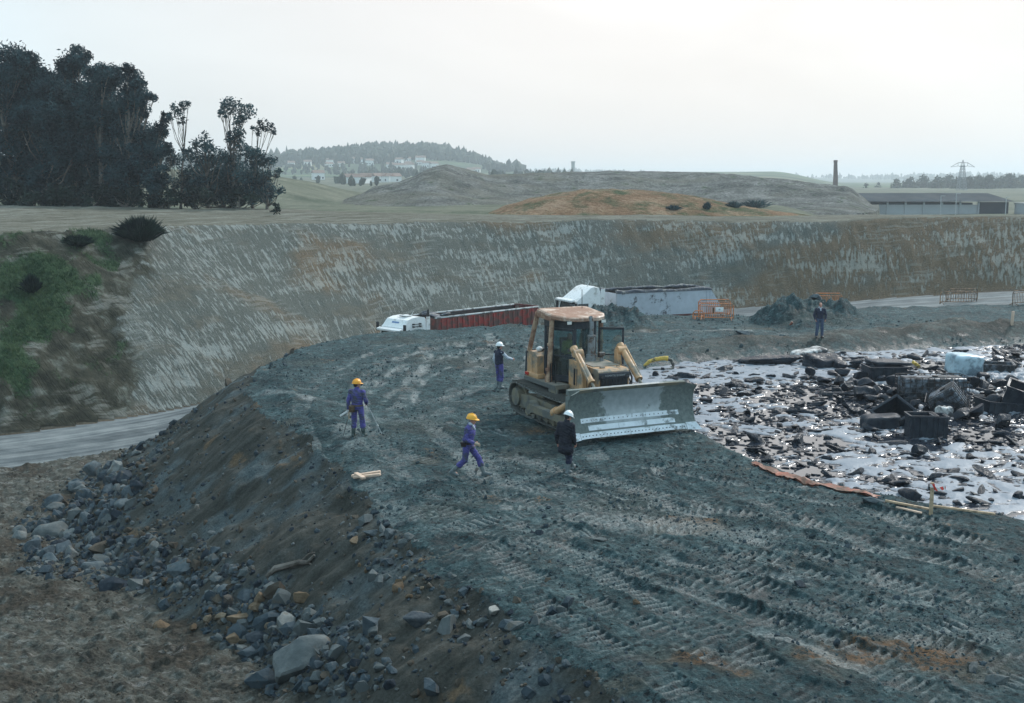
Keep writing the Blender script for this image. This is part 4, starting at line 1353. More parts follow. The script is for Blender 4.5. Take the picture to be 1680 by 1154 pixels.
# slim tower on the skyline
b = D(940, 282, 1250); zc = height(b[0], b[1]); ht = D(940, 265, 1250)[2] - zc
t = thing('water_tower', 'faint pale tower on the skyline above the spoil hill', 'tower', (b[0], b[1], zc))
mb = MB(); mb.box((0, 0, ht * .45), (3.6, 3.6, ht * .9)); mb.build('shaft', M['concrete'], t)
mb = MB(); mb.box((0, 0, ht * .95 + 0.01), (4.6, 4.6, ht * .1)); mb.build('top', M['concrete'], t)
# lattice pylon
b = D(1577, 318, 640); zc = height(b[0], b[1]); ht = D(1577, 262, 640)[2] - zc
t = thing('electricity_pylon', 'thin steel pylon with one wide cross arm above the trees', 'pylon', (b[0], b[1], zc))
mb = MB()
for sx in (-1, 1):
    for sy in (-1, 1):
        mb.tube([(sx * 2.2, sy * 2.2, 0), (sx * 0.75, sy * 0.75, ht * 0.82), (0, 0, ht)], [0.16, 0.13, 0.08], 4)
z0 = 0
for i in range(9):
    z1 = ht * 0.82 * (i + 1) / 9
    w0, w1 = 2.2 - 1.45 * (z0 / (ht * .82)), 2.2 - 1.45 * (z1 / (ht * .82))
    for sx, sy, ux, uy in ((-1, -1, 1, -1), (1, 1, -1, 1), (-1, 1, -1, -1), (1, -1, 1, 1)):
        mb.tube([(sx * w0, sy * w0, z0), (ux * w1, uy * w1, z1)], 0.10, 3)
        mb.tube([(ux * w0, uy * w0, z0), (sx * w1, sy * w1, z1)], 0.10, 3)
    z0 = z1
mb.build('mast', M['pylon_steel'], t)
mb = MB()
za = ht * 0.84
for s in (-1, 1):
    mb.tube([(0, 0, za + 1.0), (s * 2.6, 0, za + 0.9), (s * 6.6, 0, za - 1.4)], [0.22, 0.2, 0.12], 4)
    mb.tube([(0, 0, za - 1.3), (s * 2.6, 0, za - 0.8), (s * 6.6, 0, za - 1.4)], [0.18, 0.16, 0.1], 4)
    mb.tube([(s * 2.6, 0, za + 0.9), (s * 2.6, 0, za - 0.8)], 0.1, 4)
mb.build('cross_arm', M['pylon_steel'], t)


# long low shed
def shed():
    Y = 255.0
    a = D(1424, 343, Y); c = D(1700, 343, Y)
    z = min(height(a[0], Y), height(c[0], Y)) - 0.3
    Wd = c[0] - a[0]
    t = thing('long_shed', 'long low industrial shed with a dark roof and open bays', 'building', (a[0], Y, z))
    zt = D(1500, 331, Y)[2] - z; zm = D(1500, 336, Y)[2] - z; zr = D(1500, 317, Y + 14)[2] - z
    w1 = Wd * 0.66
    mb = MB(); mb.box((w1 / 2, 0.15, zm / 2), (w1, 0.3, zm)); mb.build('wall', M['shed_wall'], t)
    mb = MB(); mb.box((w1 / 2, 28, zt / 2), (w1, 0.3, zt)); mb.build('wall', M['shed_wall'], t)
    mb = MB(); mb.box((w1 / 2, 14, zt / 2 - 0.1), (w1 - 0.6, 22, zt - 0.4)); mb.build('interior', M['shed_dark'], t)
    for i in range(7):
        x = 0.2 + (w1 - 0.4) * i / 6
        mb = MB(); mb.box((x, -0.12, zt / 2), (0.4, 0.22, zt)); mb.build('column', M['shed_wall'], t)
    mb = MB(); mb.prism([(-1.2, zt + .01), (29, zt + .01), (14, zr)], -2.0, w1 + Wd * .2, 'x'); mb.build('roof', M['shed_roof'], t)
    mb = MB(); mb.box((w1 + Wd * .09, 0.6, zt * .48), (Wd * .18, 0.3, zt * .96)); mb.build('gate', M['shed_dark'], t)
    t2 = thing('site_hut', 'small pale hut with a flat roof at the right end of the shed', 'hut', (a[0] + w1 + Wd * .2, Y - 6, z))
    mb = MB(); mb.box((Wd * .07, 3, 1.2), (Wd * .13, 5, 2.6)); mb.build('wall', M['shed_wall'], t2)
    mb = MB(); mb.box((Wd * .07, 3, 2.62), (Wd * .14, 5.4, 0.22)); mb.build('roof', M['concrete'], t2)
    for px, top in ((1543, 322), (1568, 318), (1650, 324), (1410, 330)):
        q = D(px, 343, Y - 15); zz = height(q[0], q[1]); hh = D(px, top, Y - 15)[2] - zz
        p = thing('lamp_post', {1543: 'thin pale pole in front of the shed, left of the pair', 1568: 'thin pale pole in front of the shed, right of the pair', 1650: 'thin pale pole beside the small hut', 1410: 'thin pale pole at the left end of the shed'}[px], 'pole', (q[0], q[1], zz), 0, 'poles in front of the shed')
        mb = MB(); mb.tube([(0, 0, 0), (0, 0, hh)], [0.10, 0.06], 6); mb.build('shaft', M['galvanised'], p)
        mb = MB(); mb.box((0.4, 0, hh + 0.04), (0.9, 0.14, 0.08)); mb.build('lamp_arm', M['galvanised'], p)


shed()
# ------------------------------------------------------------------ bulldozer (x forward, y left, z up)
DZ_A = 0.44


def bulldozer():
    gx, gy = 2.36, 38.0
    zz = height(gx, gy)
    t = thing('bulldozer', 'mud-splashed tan bulldozer with a wide steel blade and a dark cab', 'bulldozer', (gx, gy, 0.0), DZ_A - math.pi / 2)

    def track(yc):
        # closed belt round sprocket and idler
        path = []
        xs, zs, rs = -2.18, 0.60, 0.50
        xi, zi, ri = 1.42, 0.53, 0.44
        for i in range(13):
            a = math.pi * 1.5 - math.pi * i / 12 * 0.98
            path.append((xs + rs * math.cos(a), zs + rs * math.sin(a)))
        for i in range(1, 12):
            k = i / 12
            path.append((xs + (xi - xs) * k, (zs + rs) * (1 - k) + (zi + ri) * k - 0.05 * math.sin(math.pi * k)))
        for i in range(13):
            a = math.pi * 0.5 - math.pi * i / 12 * 0.96
            path.append((xi + ri * math.cos(a), zi + ri * math.sin(a)))
        path.append((1.0, 0.05)); path.append((-1.76, 0.05))
        # resample
        pts = [Vector((p[0], 0, p[1])) for p in path] + [Vector((path[0][0], 0, path[0][1]))]
        seg = [(pts[i + 1] - pts[i]).length for i in range(len(pts) - 1)]
        tot = sum(seg); n = 50
        mb = MB()
        for j in range(n):
            s = tot * j / n; i = 0
            while s > seg[i]:
                s -= seg[i]; i += 1
            q = pts[i].lerp(pts[i + 1], s / seg[i])
            d = (pts[i + 1] - pts[i]).normalized()
            nrm = Vector((-d.z, 0, d.x))            # outward for this winding
            ctr = Vector((-0.25, 0, 0.5))
            if nrm.dot(q - ctr) < 0:
                nrm = -nrm
            rot = Matrix((d, Vector((0, 1, 0)), nrm)).transposed()
            if rot.determinant() < 0:
                rot = Matrix((d, Vector((0, -1, 0)), nrm)).transposed()
            mb.box((q.x, yc, q.z), (tot / n * 0.93, 0.58, 0.035), rot)
            g = q + nrm * 0.045 - d * (tot / n * 0.33)
            mb.box((g.x, yc, g.z), (0.03, 0.58, 0.075), rot)
            mb.box((q.x - nrm.x * 0.05, yc, q.z - nrm.z * 0.05), (tot / n * 0.7, 0.16, 0.08), rot)
        tr = mb.build('track', M['track_steel'], t)
        sgn = 1 if yc > 0 else -1
        mb = MB()
        mb.prism([(-1.95, 0.30), (1.25, 0.26), (1.35, 0.62), (0.9, 0.74), (-1.2, 0.80), (-1.92, 0.72)], yc - 0.2, yc + 0.2)
        mb.box((-0.2, yc + sgn * 0.21, 0.42), (2.6, 0.05, 0.22), None, 0.02)
        mb.box((-0.3, yc, 0.17), (2.7, 0.34, 0.16), None, 0.03)
        mb.box((-0.55, yc, 0.90), (0.5, 0.3, 0.16), None, 0.03)
        fr = mb.build('track_frame', M['frame_mud'], tr)
        mb = MB()
        mb.disc((-2.18, yc, 0.60), (0, 1, 0), 0.42, 0.10, 22)
        for i in range(22):
            a = 2 * math.pi * i / 22
            mb.box((-2.18 + 0.44 * math.cos(a), yc, 0.60 + 0.44 * math.sin(a)), (0.09, 0.08, 0.06), (0, -a, 0))
        mb.disc((-2.18, yc + sgn * 0.16, 0.60), (0, 1, 0), 0.30, 0.24, 20, 0.26 if sgn > 0 else 0.30)
        mb.build('sprocket', M['frame_mud'], tr)
        mb = MB(); mb.disc((1.42, yc, 0.53), (0, 1, 0), 0.38, 0.26, 26); mb.disc((1.42, yc, 0.53), (0, 1, 0), 0.16, 0.42, 14)
        mb.build('idler', M['frame_mud'], tr)
        for i in range(6):
            mb = MB(); mb.disc((-1.4 + i * 0.48, yc, 0.17), (0, 1, 0), 0.115, 0.42, 14); mb.build('roller', M['frame_mud'], tr)

    track(-1.18); track(1.18)
    # chassis, belly and rear
    mb = MB()
    mb.box((-0.2, 0, 0.86), (3.9, 1.36, 0.72), None, 0.05)
    mb.box((-1.85, 0, 1.15), (0.7, 1.3, 0.6), None, 0.06)
    mb.box((-2.35, 0, 0.85), (0.35, 0.9, 0.5), None, 0.05)
    mb.build('chassis', M['frame_mud'], t)
    for s in (-1, 1):
        mb = MB()
        mb.prism([(-2.15, 1.24), (0.18, 1.24), (0.18, 1.32), (-2.15, 1.32)], s * 0.60, s * 1.10)
        mb.prism([(-2.2, 1.30), (-2.12, 1.32), (-1.9, 1.28), (-2.0, 1.22)], s * 0.60, s * 1.10)
        fd = mb.build('fender', M['hood_grey'], t)
        mb = MB(); mb.box((-1.02, s * 1.105, 1.235), (2.3, 0.045, 0.13)); mb.build('fender_edge', M['track_steel'], fd)
        mb = MB(); mb.box((-0.10, s * 0.86, 1.04), (0.62, 0.46, 0.40), None, 0.03)
        mb.box((-0.1, s * 1.095, 1.08), (0.5, 0.02, 0.22)); mb.build('step_box', M['frame_mud'], fd)
        mb = MB(); mb.box((0.222, s * 0.86, 1.12), (0.02, 0.34, 0.14)); mb.build('step_hole', M['black'], fd)
    # fuel tank on the right rear
    mb = MB()
    mb.prism([(-2.12, 1.34), (-1.30, 1.34), (-1.34, 2.08), (-1.48, 2.20), (-1.98, 2.20), (-2.10, 2.08)], -1.04, 1.02)
    tk = mb.build('fuel_tank', M['dozer_tan'], t)
    mb = MB(); mb.box((-1.66, -0.78, 1.40), (0.92, 0.62, 0.16), None, 0.03); mb.box((-1.66, -1.05, 1.75), (0.03, 0.02, 0.6)); mb.build('tank_base', M['dozer_tan'], tk)
    mb = MB(); mb.disc((-1.72, -0.7, 2.23), (0, 0, 1), 0.09, 0.08, 14); mb.build('filler_cap', M['black'], tk)
    mb = MB(); mb.prism([(-2.32, 1.25), (-2.12, 1.25), (-2.13, 2.2), (-2.24, 2.15)], -1.03, 1.0); mb.build('rear_guard', M['dark_paint'], t)
    mb = MB(); mb.box((-1.98, -1.115, 1.42), (0.22, 0.05, 0.10), None, 0.01); mb.build('tail_lamp', M['lamp_red'], t)
    # bonnet
    mb = MB()
    mb.prism([(0.05, 1.20), (2.02, 1.20), (2.02, 1.99), (1.94, 2.06), (0.05, 2.14)], -0.56, 0.56)
    hd = mb.build('bonnet', M['dozer_tan'], t)
    mb = MB(); mb.prism([(0.08, 2.143), (1.50, 2.083), (1.50, 2.100), (0.08, 2.16)], -0.46, 0.46); mb.build('bonnet_panel', M['hood_grey'], hd)
    mb = MB(); mb.box((1.72, -0.25, 2.085), (0.12, 0.16, 0.06), None, 0.02); mb.tube([(1.66, 0.32, 2.06), (1.66, 0.32, 2.12), (1.82, 0.32, 2.11)], 0.02, 6); mb.build('filler_flap', M['hood_grey'], hd)
    mb = MB()
    for s in (-1, 1):
        for i in range(7):
            mb.box((0.45 + i * 0.2, s * 0.562, 1.62), (0.10, 0.02, 0.55))
    mb.build('side_louvres', M['black'], hd)
    # grille
    mb = MB(); mb.box((2.04, 0, 1.50), (0.05, 0.98, 0.56)); g = mb.build('grille', M['black'], t)
    mb = MB()
    for i in range(8):
        mb.box((2.07, -0.42 + i * 0.12, 1.50), (0.02, 0.02, 0.54))
    mb.build('grille_bars', M['dark_paint'], g)
    mb = MB(); mb.box((2.055, 0, 1.865), (0.06, 1.10, 0.20), None, 0.015); bd = mb.build('badge_panel', M['dark_paint'], t)
    fc = bpy.data.curves.new('badge_text', 'FONT'); fc.body = 'KOMATSU D155AX'; fc.size = 0.082; fc.align_x = 'CENTER'; fc.align_y = 'CENTER'; fc.extrude = 0.003; fc.space_character = 1.05
    tmp = bpy.data.objects.new('tmp', fc); COL.objects.link(tmp)
    me = bpy.data.meshes.new_from_object(tmp.evaluated_get(bpy.context.evaluated_depsgraph_get()))
    bpy.data.objects.remove(tmp)
    me.materials.clear(); me.materials.append(M['galvanised'])
    tx = link('badge_lettering', me, bd)
    tx.matrix_parent_inverse = Matrix.Identity(4)
    tx.location = (2.090, 0.02, 1.872); tx.rotation_euler = (math.pi / 2, 0, math.pi / 2)
    for s in (-1, 1):
        mb = MB(); mb.disc((2.10, s * 0.455, 1.845), (1, 0, 0), 0.055, 0.05, 16); mb.build('headlight', M['window_dark'], t)
    # exhaust
    mb = MB()
    mb.tube([(0.52, 0.02, 2.10), (0.52, 0.02, 2.34)], 0.17, 16)
    mb.tube([(0.52, 0.02, 2.34), (0.52, 0.02, 2.95)], 0.125, 16)
    mb.tube([(0.52, 0.02, 2.95), (0.52, 0.02, 3.36), (0.50, 0.02, 3.48), (0.44, 0.02, 3.56)], 0.07, 12)
    mb.tube([(0.52, 0.02, 2.92), (0.52, 0.02, 2.97)], 0.15, 16)
    mb.build('exhaust_stack', M['exhaust_grey'], t)
    mb = MB(); mb.tube([(0.72, 0.30, 2.1), (0.72, 0.30, 2.32)], 0.07, 12); mb.disc((0.72, 0.30, 2.36), (0, 0, 1), 0.11, 0.10, 14); mb.build('air_intake', M['exhaust_grey'], t)

    # hexagonal cab: floor plan corners (x, y), front is the narrow side
    z0, z1 = 1.36, 3.36
    plan = [(-1.32, -0.74), (-0.70, -0.80), (0.10, -0.38), (0.10, 0.38), (-0.70, 0.80), (-1.32, 0.74)]

    def post(mb, p, r=0.055):
        mb.tube([(p[0], p[1], z0), (p[0] * 0.99, p[1] * 0.97, z1)], r, 6)

    def wall(i, j, za, zb, th=0.05, inset=0.0):
        a, b = Vector((*plan[i], 0)), Vector((*plan[j], 0))
        d = (b - a); L = d.length; d.normalize()
        mid = (a + b) / 2
        rot = Matrix.Rotation(math.atan2(d.y, d.x), 4, 'Z')
        return mid, L, rot
    mb = MB()
    for p in plan:
        post(mb, p)
    n6 = len(plan)
    for i in range(n6):
        mid, L, rot = wall(i, (i + 1) % n6, 0, 0)
        mb.box((mid.x, mid.y, z1 - 0.11), (L, 0.09, 0.22), rot)           # head band
        hgt = 0.12 if i in (1, 3) else (0.50 if i in (2,) else 0.30)
        if i != 3:
            mb.box((mid.x, mid.y, z0 + hgt / 2), (L, 0.08, hgt), rot)
    mb.add([(p[0] * 0.98, p[1] * 0.98, z0 + 0.01) for p in plan], [list(range(6))])
    cb = mb.build('cab', M['dark_paint'], t)
    for i, (a, b) in {0: (0.30, 1.78), 2: (0.52, 1.72), 4: (0.30, 1.78), 5: (0.30, 1.78)}.items():
        mid, L, rot = wall(i, (i + 1) % n6, 0, 0)
        mb = MB(); mb.box((mid.x * 0.985, mid.y * 0.985, z0 + (a + b) / 2), (L - 0.14, 0.012, b - a), rot); mb.build('window', M['glass'], cb)

    def door(hinge, ang, L, sgn):
        """Framed glass door leaf starting at the hinge, running along ang."""
        dm = Matrix.Translation(Vector((hinge[0], hinge[1], 0))) @ Matrix.Rotation(ang, 4, 'Z')
        def bx(m, c, d):
            m.box(tuple(dm @ Vector(c)), d, Matrix.Rotation(ang, 4, 'Z'))
        m = MB()
        zb, zt = z0 + 0.12, z1 - 0.24
        for x in (0.035, L - 0.035):
            bx(m, (x, 0, (zb + zt) / 2), (0.07, 0.05, zt - zb))
        for z in (zb + 0.04, zt - 0.035):
            bx(m, (L / 2, 0, z), (L - 0.14, 0.05, 0.08))
        bx(m, (L / 2, 0, zb + 0.72), (L - 0.14, 0.035, 0.045))
        dr = m.build('door', M['dark_paint'], t)
        m = MB(); bx(m, (L / 2, 0, (zb + zt) / 2), (L - 0.15, 0.012, zt - zb - 0.1)); m.build('pane', M['glass'], dr)
        m = MB(); bx(m, (L - 0.06, sgn * 0.05, zb + 0.85), (0.03, 0.05, 0.18)); m.build('handle', M['chrome'], dr)
    a = math.atan2(plan[2][1] - plan[1][1], plan[2][0] - plan[1][0])
    door(plan[1], a, math.hypot(plan[2][0] - plan[1][0], plan[2][1] - plan[1][1]), -1)
    door((-0.16, 0.66), R(62), 0.86, 1)          # left door swung open
    # seat and console inside
    mb = MB(); mb.box((-0.95, 0, 1.95), (0.5, 0.52, 0.14), None, 0.04); mb.box((-1.17, 0, 2.35), (0.14, 0.5, 0.72), (0, -0.12, 0), 0.04); mb.box((-0.95, 0, 1.62), (0.36, 0.4, 0.5)); mb.build('seat', M['black'], t)
    mb = MB(); mb.box((-0.08, 0, 1.75), (0.22, 0.6, 0.75), None, 0.05); mb.tube([(-0.45, 0.35, 1.9), (-0.40, 0.33, 2.25)], 0.02, 6); mb.build('console', M['black'], t)
    # rollover frame and roof
    for s in (-1, 1):
        mb = MB()
        mb.tube([(-0.62, s * 0.97, 1.30), (-0.46, s * 0.93, 3.44)], 0.085, 8)
        mb.tube([(-0.62, s * 0.97, 1.30), (-0.62, s * 0.97, 1.52)], 0.125, 8)
        mb.tube([(-2.02, s * 1.0, 2.18), (-1.50, s * 0.95, 3.52)], 0.085, 8)
        mb.box((-1.0, s * 0.93, 3.47), (1.2, 0.13, 0.14), (0, 0.055, 0))
        mb.tube([(-0.60, s * 0.98, 1.7), (-0.60, s * 0.98, 1.78)], 0.11, 8); mb.tube([(-0.53, s * 0.955, 2.55), (-0.525, s * 0.955, 2.62)], 0.11, 8)
        mb.build('rollover_frame', M['dozer_rust_tan'], t)
    pl = [(-1.62, -0.86), (-1.50, -0.98), (-0.35, -0.98), (0.10, -0.72), (0.26, -0.40), (0.26, 0.45), (0.10, 0.74), (-0.35, 0.98), (-1.50, 0.98), (-1.62, 0.86)]
    mb = MB()
    sl = lambda x: 3.47 - 0.085 * (x + 0.6)
    k = len(pl)
    vs = [(p[0], p[1], sl(p[0])) for p in pl] + [(p[0], p[1], sl(p[0]) + 0.10) for p in pl] + [(p[0] * 0.94 - 0.03, p[1] * 0.94, sl(p[0]) + 0.135) for p in pl]
    fs = [list(reversed(range(k))), list(range(2 * k, 3 * k))]
    for r_ in (0, k):
        fs += [[r_ + i, r_ + (i + 1) % k, r_ + k + (i + 1) % k, r_ + k + i] for i in range(k)]
    mb.add(vs, fs)
    mb.build('roof', M['roof_tan'], t, 14)
    for y_ in (-0.62, 0.66):
        mb = MB(); mb.box((0.12, y_, 3.36), (0.12, 0.20, 0.14), None, 0.02); wk = mb.build('work_light', M['black'], t)
        mb = MB(); mb.box((0.186, y_, 3.36), (0.012, 0.16, 0.10)); mb.build('lens', M['lamp_clear'], wk)
    mb = MB(); mb.tube([(-0.45, -0.99, 1.33), (-0.45, -0.99, 1.95), (-0.2, -0.92, 2.02), (-0.2, -0.92, 1.33)], 0.022, 6); mb.build('grab_handle', M['black'], t)
    mb = MB(); mb.tube([(0.135, -0.10, 2.05), (0.135, 0.12, 2.62)], 0.012, 5); mb.build('wiper', M['black'], t)
    mb = MB(); mb.tube([(-1.2, 0.6, 3.62), (-1.25, 0.62, 4.3)], 0.012, 5); mb.build('aerial', M['black'], t)
    mb = MB(); mb.ico((-1.62, -0.35, 2.28), (0.26, 0.34, 0.10), 2); mb.ico((-1.5, 0.2, 2.26), (0.2, 0.3, 0.09), 2); mb.build('tank_clutter', M['tarp'], t)
    mb = MB(); mb.ico((-1.60, -0.82, 2.29), (0.10, 0.12, 0.09), 2); mb.build('white_can', M['white_paint'], t)
    # lift cylinders on their brackets
    for s in (-1, 1):
        mb = MB()
        mb.prism([(0.92, 1.0), (1.38, 1.0), (1.30, 1.9), (1.16, 2.52), (1.02, 2.52), (0.98, 1.9)], s * 0.60, s * 0.74)
        mb.disc((1.10, s * 0.80, 2.50), (0, 1, 0), 0.135, 0.30, 16)
        lb = mb.build('lift_bracket', M['dozer_tan'], t)
        mb = MB()
        a, b, c = Vector((0.98, s * 0.86, 2.60)), Vector((2.15, s * 0.86, 1.69)), Vector((2.62, s * 0.86, 1.30))
        mb.tube([a, b], 0.105, 14); mb.tube([a - (b - a) * 0.05, a + (b - a) * 0.06], 0.13, 14); mb.tube([b - (b - a) * 0.05, b], 0.125, 14)
        mb.tube([a + Vector((0.1, s * 0.1, 0.06)), b + Vector((0, s * 0.1, 0.06))], 0.025, 6)
        lc = mb.build('lift_cylinder', M['dozer_tan'], t)
        mb = MB(); mb.tube([b, c], 0.05, 12); mb.build('piston_rod', M['hood_grey'], lc)
        mb = MB()
        mb.tube([(1.30, s * 0.72, 2.05), (1.6, s * 0.78, 1.95), (1.9, s * 0.74, 1.75), (1.95, s * 0.7, 1.5)], 0.03, 6)
        mb.tube([(1.25, s * 0.72, 1.95), (1.6, s * 0.74, 1.85), (1.85, s * 0.72, 1.6), (1.85, s * 0.68, 1.4)], 0.03, 6)
        mb.build('hydraulic_hose', M['black'], lc)
        # push arm and tilt brace
        mb = MB(); mb.tube([(-0.55, s * 1.64, 0.52), (2.72, s * 1.70, 0.55)], [0.17, 0.15], 4)
        mb.disc((-0.55, s * 1.60, 0.52), (0, 1, 0), 0.23, 0.30, 16)
        mb.build('push_arm', M['frame_mud'], t)
        mb = MB(); mb.tube([(1.22, s * 1.66, 0.66), (2.74, s * 1.68, 1.36)], 0.115, 12); mb.tube([(1.16, s * 1.66, 0.63), (1.36, s * 1.66, 0.73)], 0.16, 12); mb.build('tilt_brace', M['dozer_tan'], t)
    # blade
    by = 2.20
    bx0 = 2.94
    prof = [(0.36, 0.26), (0.235, 0.40), (0.13, 0.58), (0.06, 0.78), (0.03, 1.0), (0.04, 1.22), (0.10, 1.44), (0.19, 1.62), (0.24, 1.70)]
    ys = [-by, -by * 0.86, -by * 0.62, -by * 0.3, 0, by * 0.3, by * 0.62, by * 0.86, by]
    fw = lambda y: 0.16 * max(0, (abs(y) / by - 0.62) / 0.38) ** 1.5
    zt = lambda y, z: z - (0.10 * max(0, (abs(y) / by - 0.86) / 0.14) if z > 1.6 else 0)
    mb = MB()
    vs, fs = [], []
    for y in ys:
        for x, z in prof:
            vs.append((bx0 + x + fw(y), y, zt(y, z)))
    nb = len(prof)
    for i in range(len(ys) - 1):
        for j in range(nb - 1):
            fs.append([i * nb + j, i * nb + j + 1, (i + 1) * nb + j + 1, (i + 1) * nb + j])
    off = len(vs)
    for y in ys:
        for x, z in prof:
            vs.append((bx0 + x + fw(y) - 0.06, y, zt(y, z) + (0.0)))
    for i in range(len(ys) - 1):
        for j in range(nb - 1):
            fs.append([off + i * nb + j, off + (i + 1) * nb + j, off + (i + 1) * nb + j + 1, off + i * nb + j + 1])
    for j in range(nb - 1):
        for e in (0, (len(ys) - 1) * nb):
            fs.append([e + j, e + j + 1, off + e + j + 1, off + e + j])
    for i in range(len(ys) - 1):
        for j in (0, nb - 1):
            fs.append([i * nb + j, (i + 1) * nb + j, off + (i + 1) * nb + j, off + i * nb + j])
    mb.add(vs, fs)
    # back of the blade: box rails and end plates
    for s in (-1, 1):
        o_ = fw(by)
        pp = [(bx0 + x + o_ + 0.012, z if z < 1.6 else z - 0.10) for x, z in prof] + [(bx0 - 0.08 + o_, 1.54), (bx0 - 0.12 + o_, 0.34)]
        mb.prism(pp, s * (by + 0.003), s * (by + 0.05))
    mb.box((bx0 - 0.10, 0, 1.60), (0.20, by * 1.9, 0.16)); mb.box((bx0 - 0.14, 0, 0.50), (0.24, by * 1.9, 0.2))
    for y in (-1.62, -0.86, 0, 0.86, 1.62):
        mb.box((bx0 - 0.14, y, 1.05), (0.22, 0.10, 1.0))
    bl = mb.build('blade', M['blade_steel'], t, 50)
    # top lip, wear strips, cutting edge, end bits (each proud of the mouldboard)
    lip = MB()
    for i in range(1, len(ys) - 2):
        y0_, y1_ = ys[i], ys[i + 1]
        lip.add([(bx0 + 0.19 + fw(y0_) + .006, y0_, 1.615), (bx0 + 0.19 + fw(y1_) + .006, y1_, 1.615), (bx0 + 0.25 + fw(y1_), y1_, 1.715), (bx0 + 0.25 + fw(y0_), y0_, 1.715),
                 (bx0 + 0.16 + fw(y0_), y0_, 1.625), (bx0 + 0.16 + fw(y1_), y1_, 1.625), (bx0 + 0.20 + fw(y1_), y1_, 1.72), (bx0 + 0.20 + fw(y0_), y0_, 1.72)],
                [(0, 1, 2, 3), (4, 7, 6, 5), (3, 2, 6, 7), (0, 4, 5, 1), (0, 3, 7, 4), (1, 5, 6, 2)])
    lip.build('blade_lip', M['frame_mud'], bl)

    def strip(name, za, zb, ya, yb, mat, pr, cuts=(), holes=0, rows=1):
        def X(z):
            return float(np.interp(z, [p[1] for p in prof], [p[0] for p in prof]))
        m = MB()
        edges = [ya] + list(cuts) + [yb]
        for a_, b_ in zip(edges[:-1], edges[1:]):
            a2, b2 = a_ + 0.006, b_ - 0.006
            st = np.linspace(a2, b2, max(2, int((b2 - a2) / 0.25) + 1))
            for u, w in zip(st[:-1], st[1:]):
                v = []
                for (y, z) in ((u, za), (w, za), (w, zb), (u, zb)):
                    v.append((bx0 + X(z) + fw(y) + pr, y, z))
                for (y, z) in ((u, za), (w, za), (w, zb), (u, zb)):
                    v.append((bx0 + X(z) + fw(y) - 0.02, y, z))
                m.add(v, [(0, 1, 2, 3), (4, 7, 6, 5), (3, 2, 6, 7), (0, 4, 5, 1), (0, 3, 7, 4), (1, 5, 6, 2)])
        o = m.build(name, M[mat], bl, 50)
        if holes:
            m = MB()
            for rr in range(rows):
                z = za + (zb - za) * (rr + 1) / (rows + 1)
                for y in np.linspace(ya + 0.08, yb - 0.08, holes):
                    m.disc((bx0 + X(z) + fw(y) + pr + 0.002, y, z), (1, 0, 0.8), 0.017, 0.012, 8)
            m.build('bolts', M['black'], bl)
        return o
    strip('wear_strip', 0.66, 0.80, -by * 0.80, by * 0.80, 'bright_steel', 0.012, (-by * 0.26, by * 0.26), 22)
    strip('wear_plate', 0.435, 0.575, -by * 0.70, by * 0.76, 'bright_steel', 0.009, (-by * 0.2,), 0)
    strip('cutting_edge', 0.235, 0.385, -by * 0.86, by * 0.86, 'bright_steel', 0.030, (-0.1,), 30)
    for s in (-1, 1):
        m = MB()
        y0_, y1_ = s * by * 0.865, s * (by + 0.14)
        e0, e1 = fw(y0_), fw(by) + 0.05
        m.add([(bx0 + 0.40 + e0, y0_, 0.22), (bx0 + 0.42 + e1, y1_, 0.215), (bx0 + 0.25 + e1, s * (by + 0.02), 0.44), (bx0 + 0.26 + e0, y0_, 0.42),
               (bx0 + 0.34 + e0, y0_, 0.21), (bx0 + 0.36 + e1, y1_, 0.205), (bx0 + 0.19 + e1, s * (by + 0.02), 0.43), (bx0 + 0.20 + e0, y0_, 0.41)],
              [(0, 1, 2, 3), (4, 7, 6, 5), (3, 2, 6, 7), (0, 4, 5, 1), (0, 3, 7, 4), (1, 5, 6, 2)])
        o = m.build('end_bit', M['bright_steel'], bl, 50)
        m = MB()
        for i in range(3):
            for j in range(2):
                yy = s * by * (0.90 + 0.045 * i); z = 0.28 + 0.07 * j
                m.disc((bx0 + 0.40 - (z - 0.22) * 0.72 + fw(yy) + 0.006, yy, z), (1, 0, 0.8), 0.015, 0.012, 8)
        m.build('bolts', M['black'], bl)
    return t


simple('bright_steel', (0.68, 0.71, 0.74), 0.42, 0.15, 0.10, 4, (0.20, 0.22, 0.22), 0.25)


def blade_material():
    n = N('blade_steel')
    f = n.noise(1.6, 6, rough=0.65)
    c = n.ramp(n.noise(5, 5), [(0.3, (0.34, 0.37, 0.375)), (0.7, (0.48, 0.505, 0.51))])
    mud = n.ramp(n.noise(9, 5, rough=0.7), [(0.3, (0.095, 0.115, 0.108)), (0.7, (0.20, 0.225, 0.21))])
    sx = n.t.nodes.new('ShaderNodeSeparateXYZ'); n.set(sx.inputs[0], n.obj())
    edge = n.math('MULTIPLY', n.math('ABSOLUTE', sx.outputs[1]), 0.42)
    k = n.rng(n.math('ADD', f, n.math('SUBTRACT', edge, 0.38)), 0.50, 0.62)
    low = n.rng(n.math('ADD', sx.outputs[2], n.math('MULTIPLY', f, 0.4)), 0.60, 0.95, 0.85, 0.0)
    k = n.math('MAXIMUM', k, low)
    sc = n.rng(n.noise(2.2, 5, n.map(n.obj(), (1, 9, 1))), 0.60, 0.66, 0, 0.35)
    c = n.mix(sc, c, (0.34, 0.37, 0.385))
    c = n.mix(k, c, mud)
    n.p(col=c, rough=n.rng(k, 0, 1, 0.42, 0.85), metal=n.rng(k, 0, 1, 0.35, 0.0), normal=n.bump(n.math('MULTIPLY', n.noise(20, 5), k), 0.5, 0.02))
    M['blade_steel'] = n.m


blade_material()
DOZER = bulldozer()


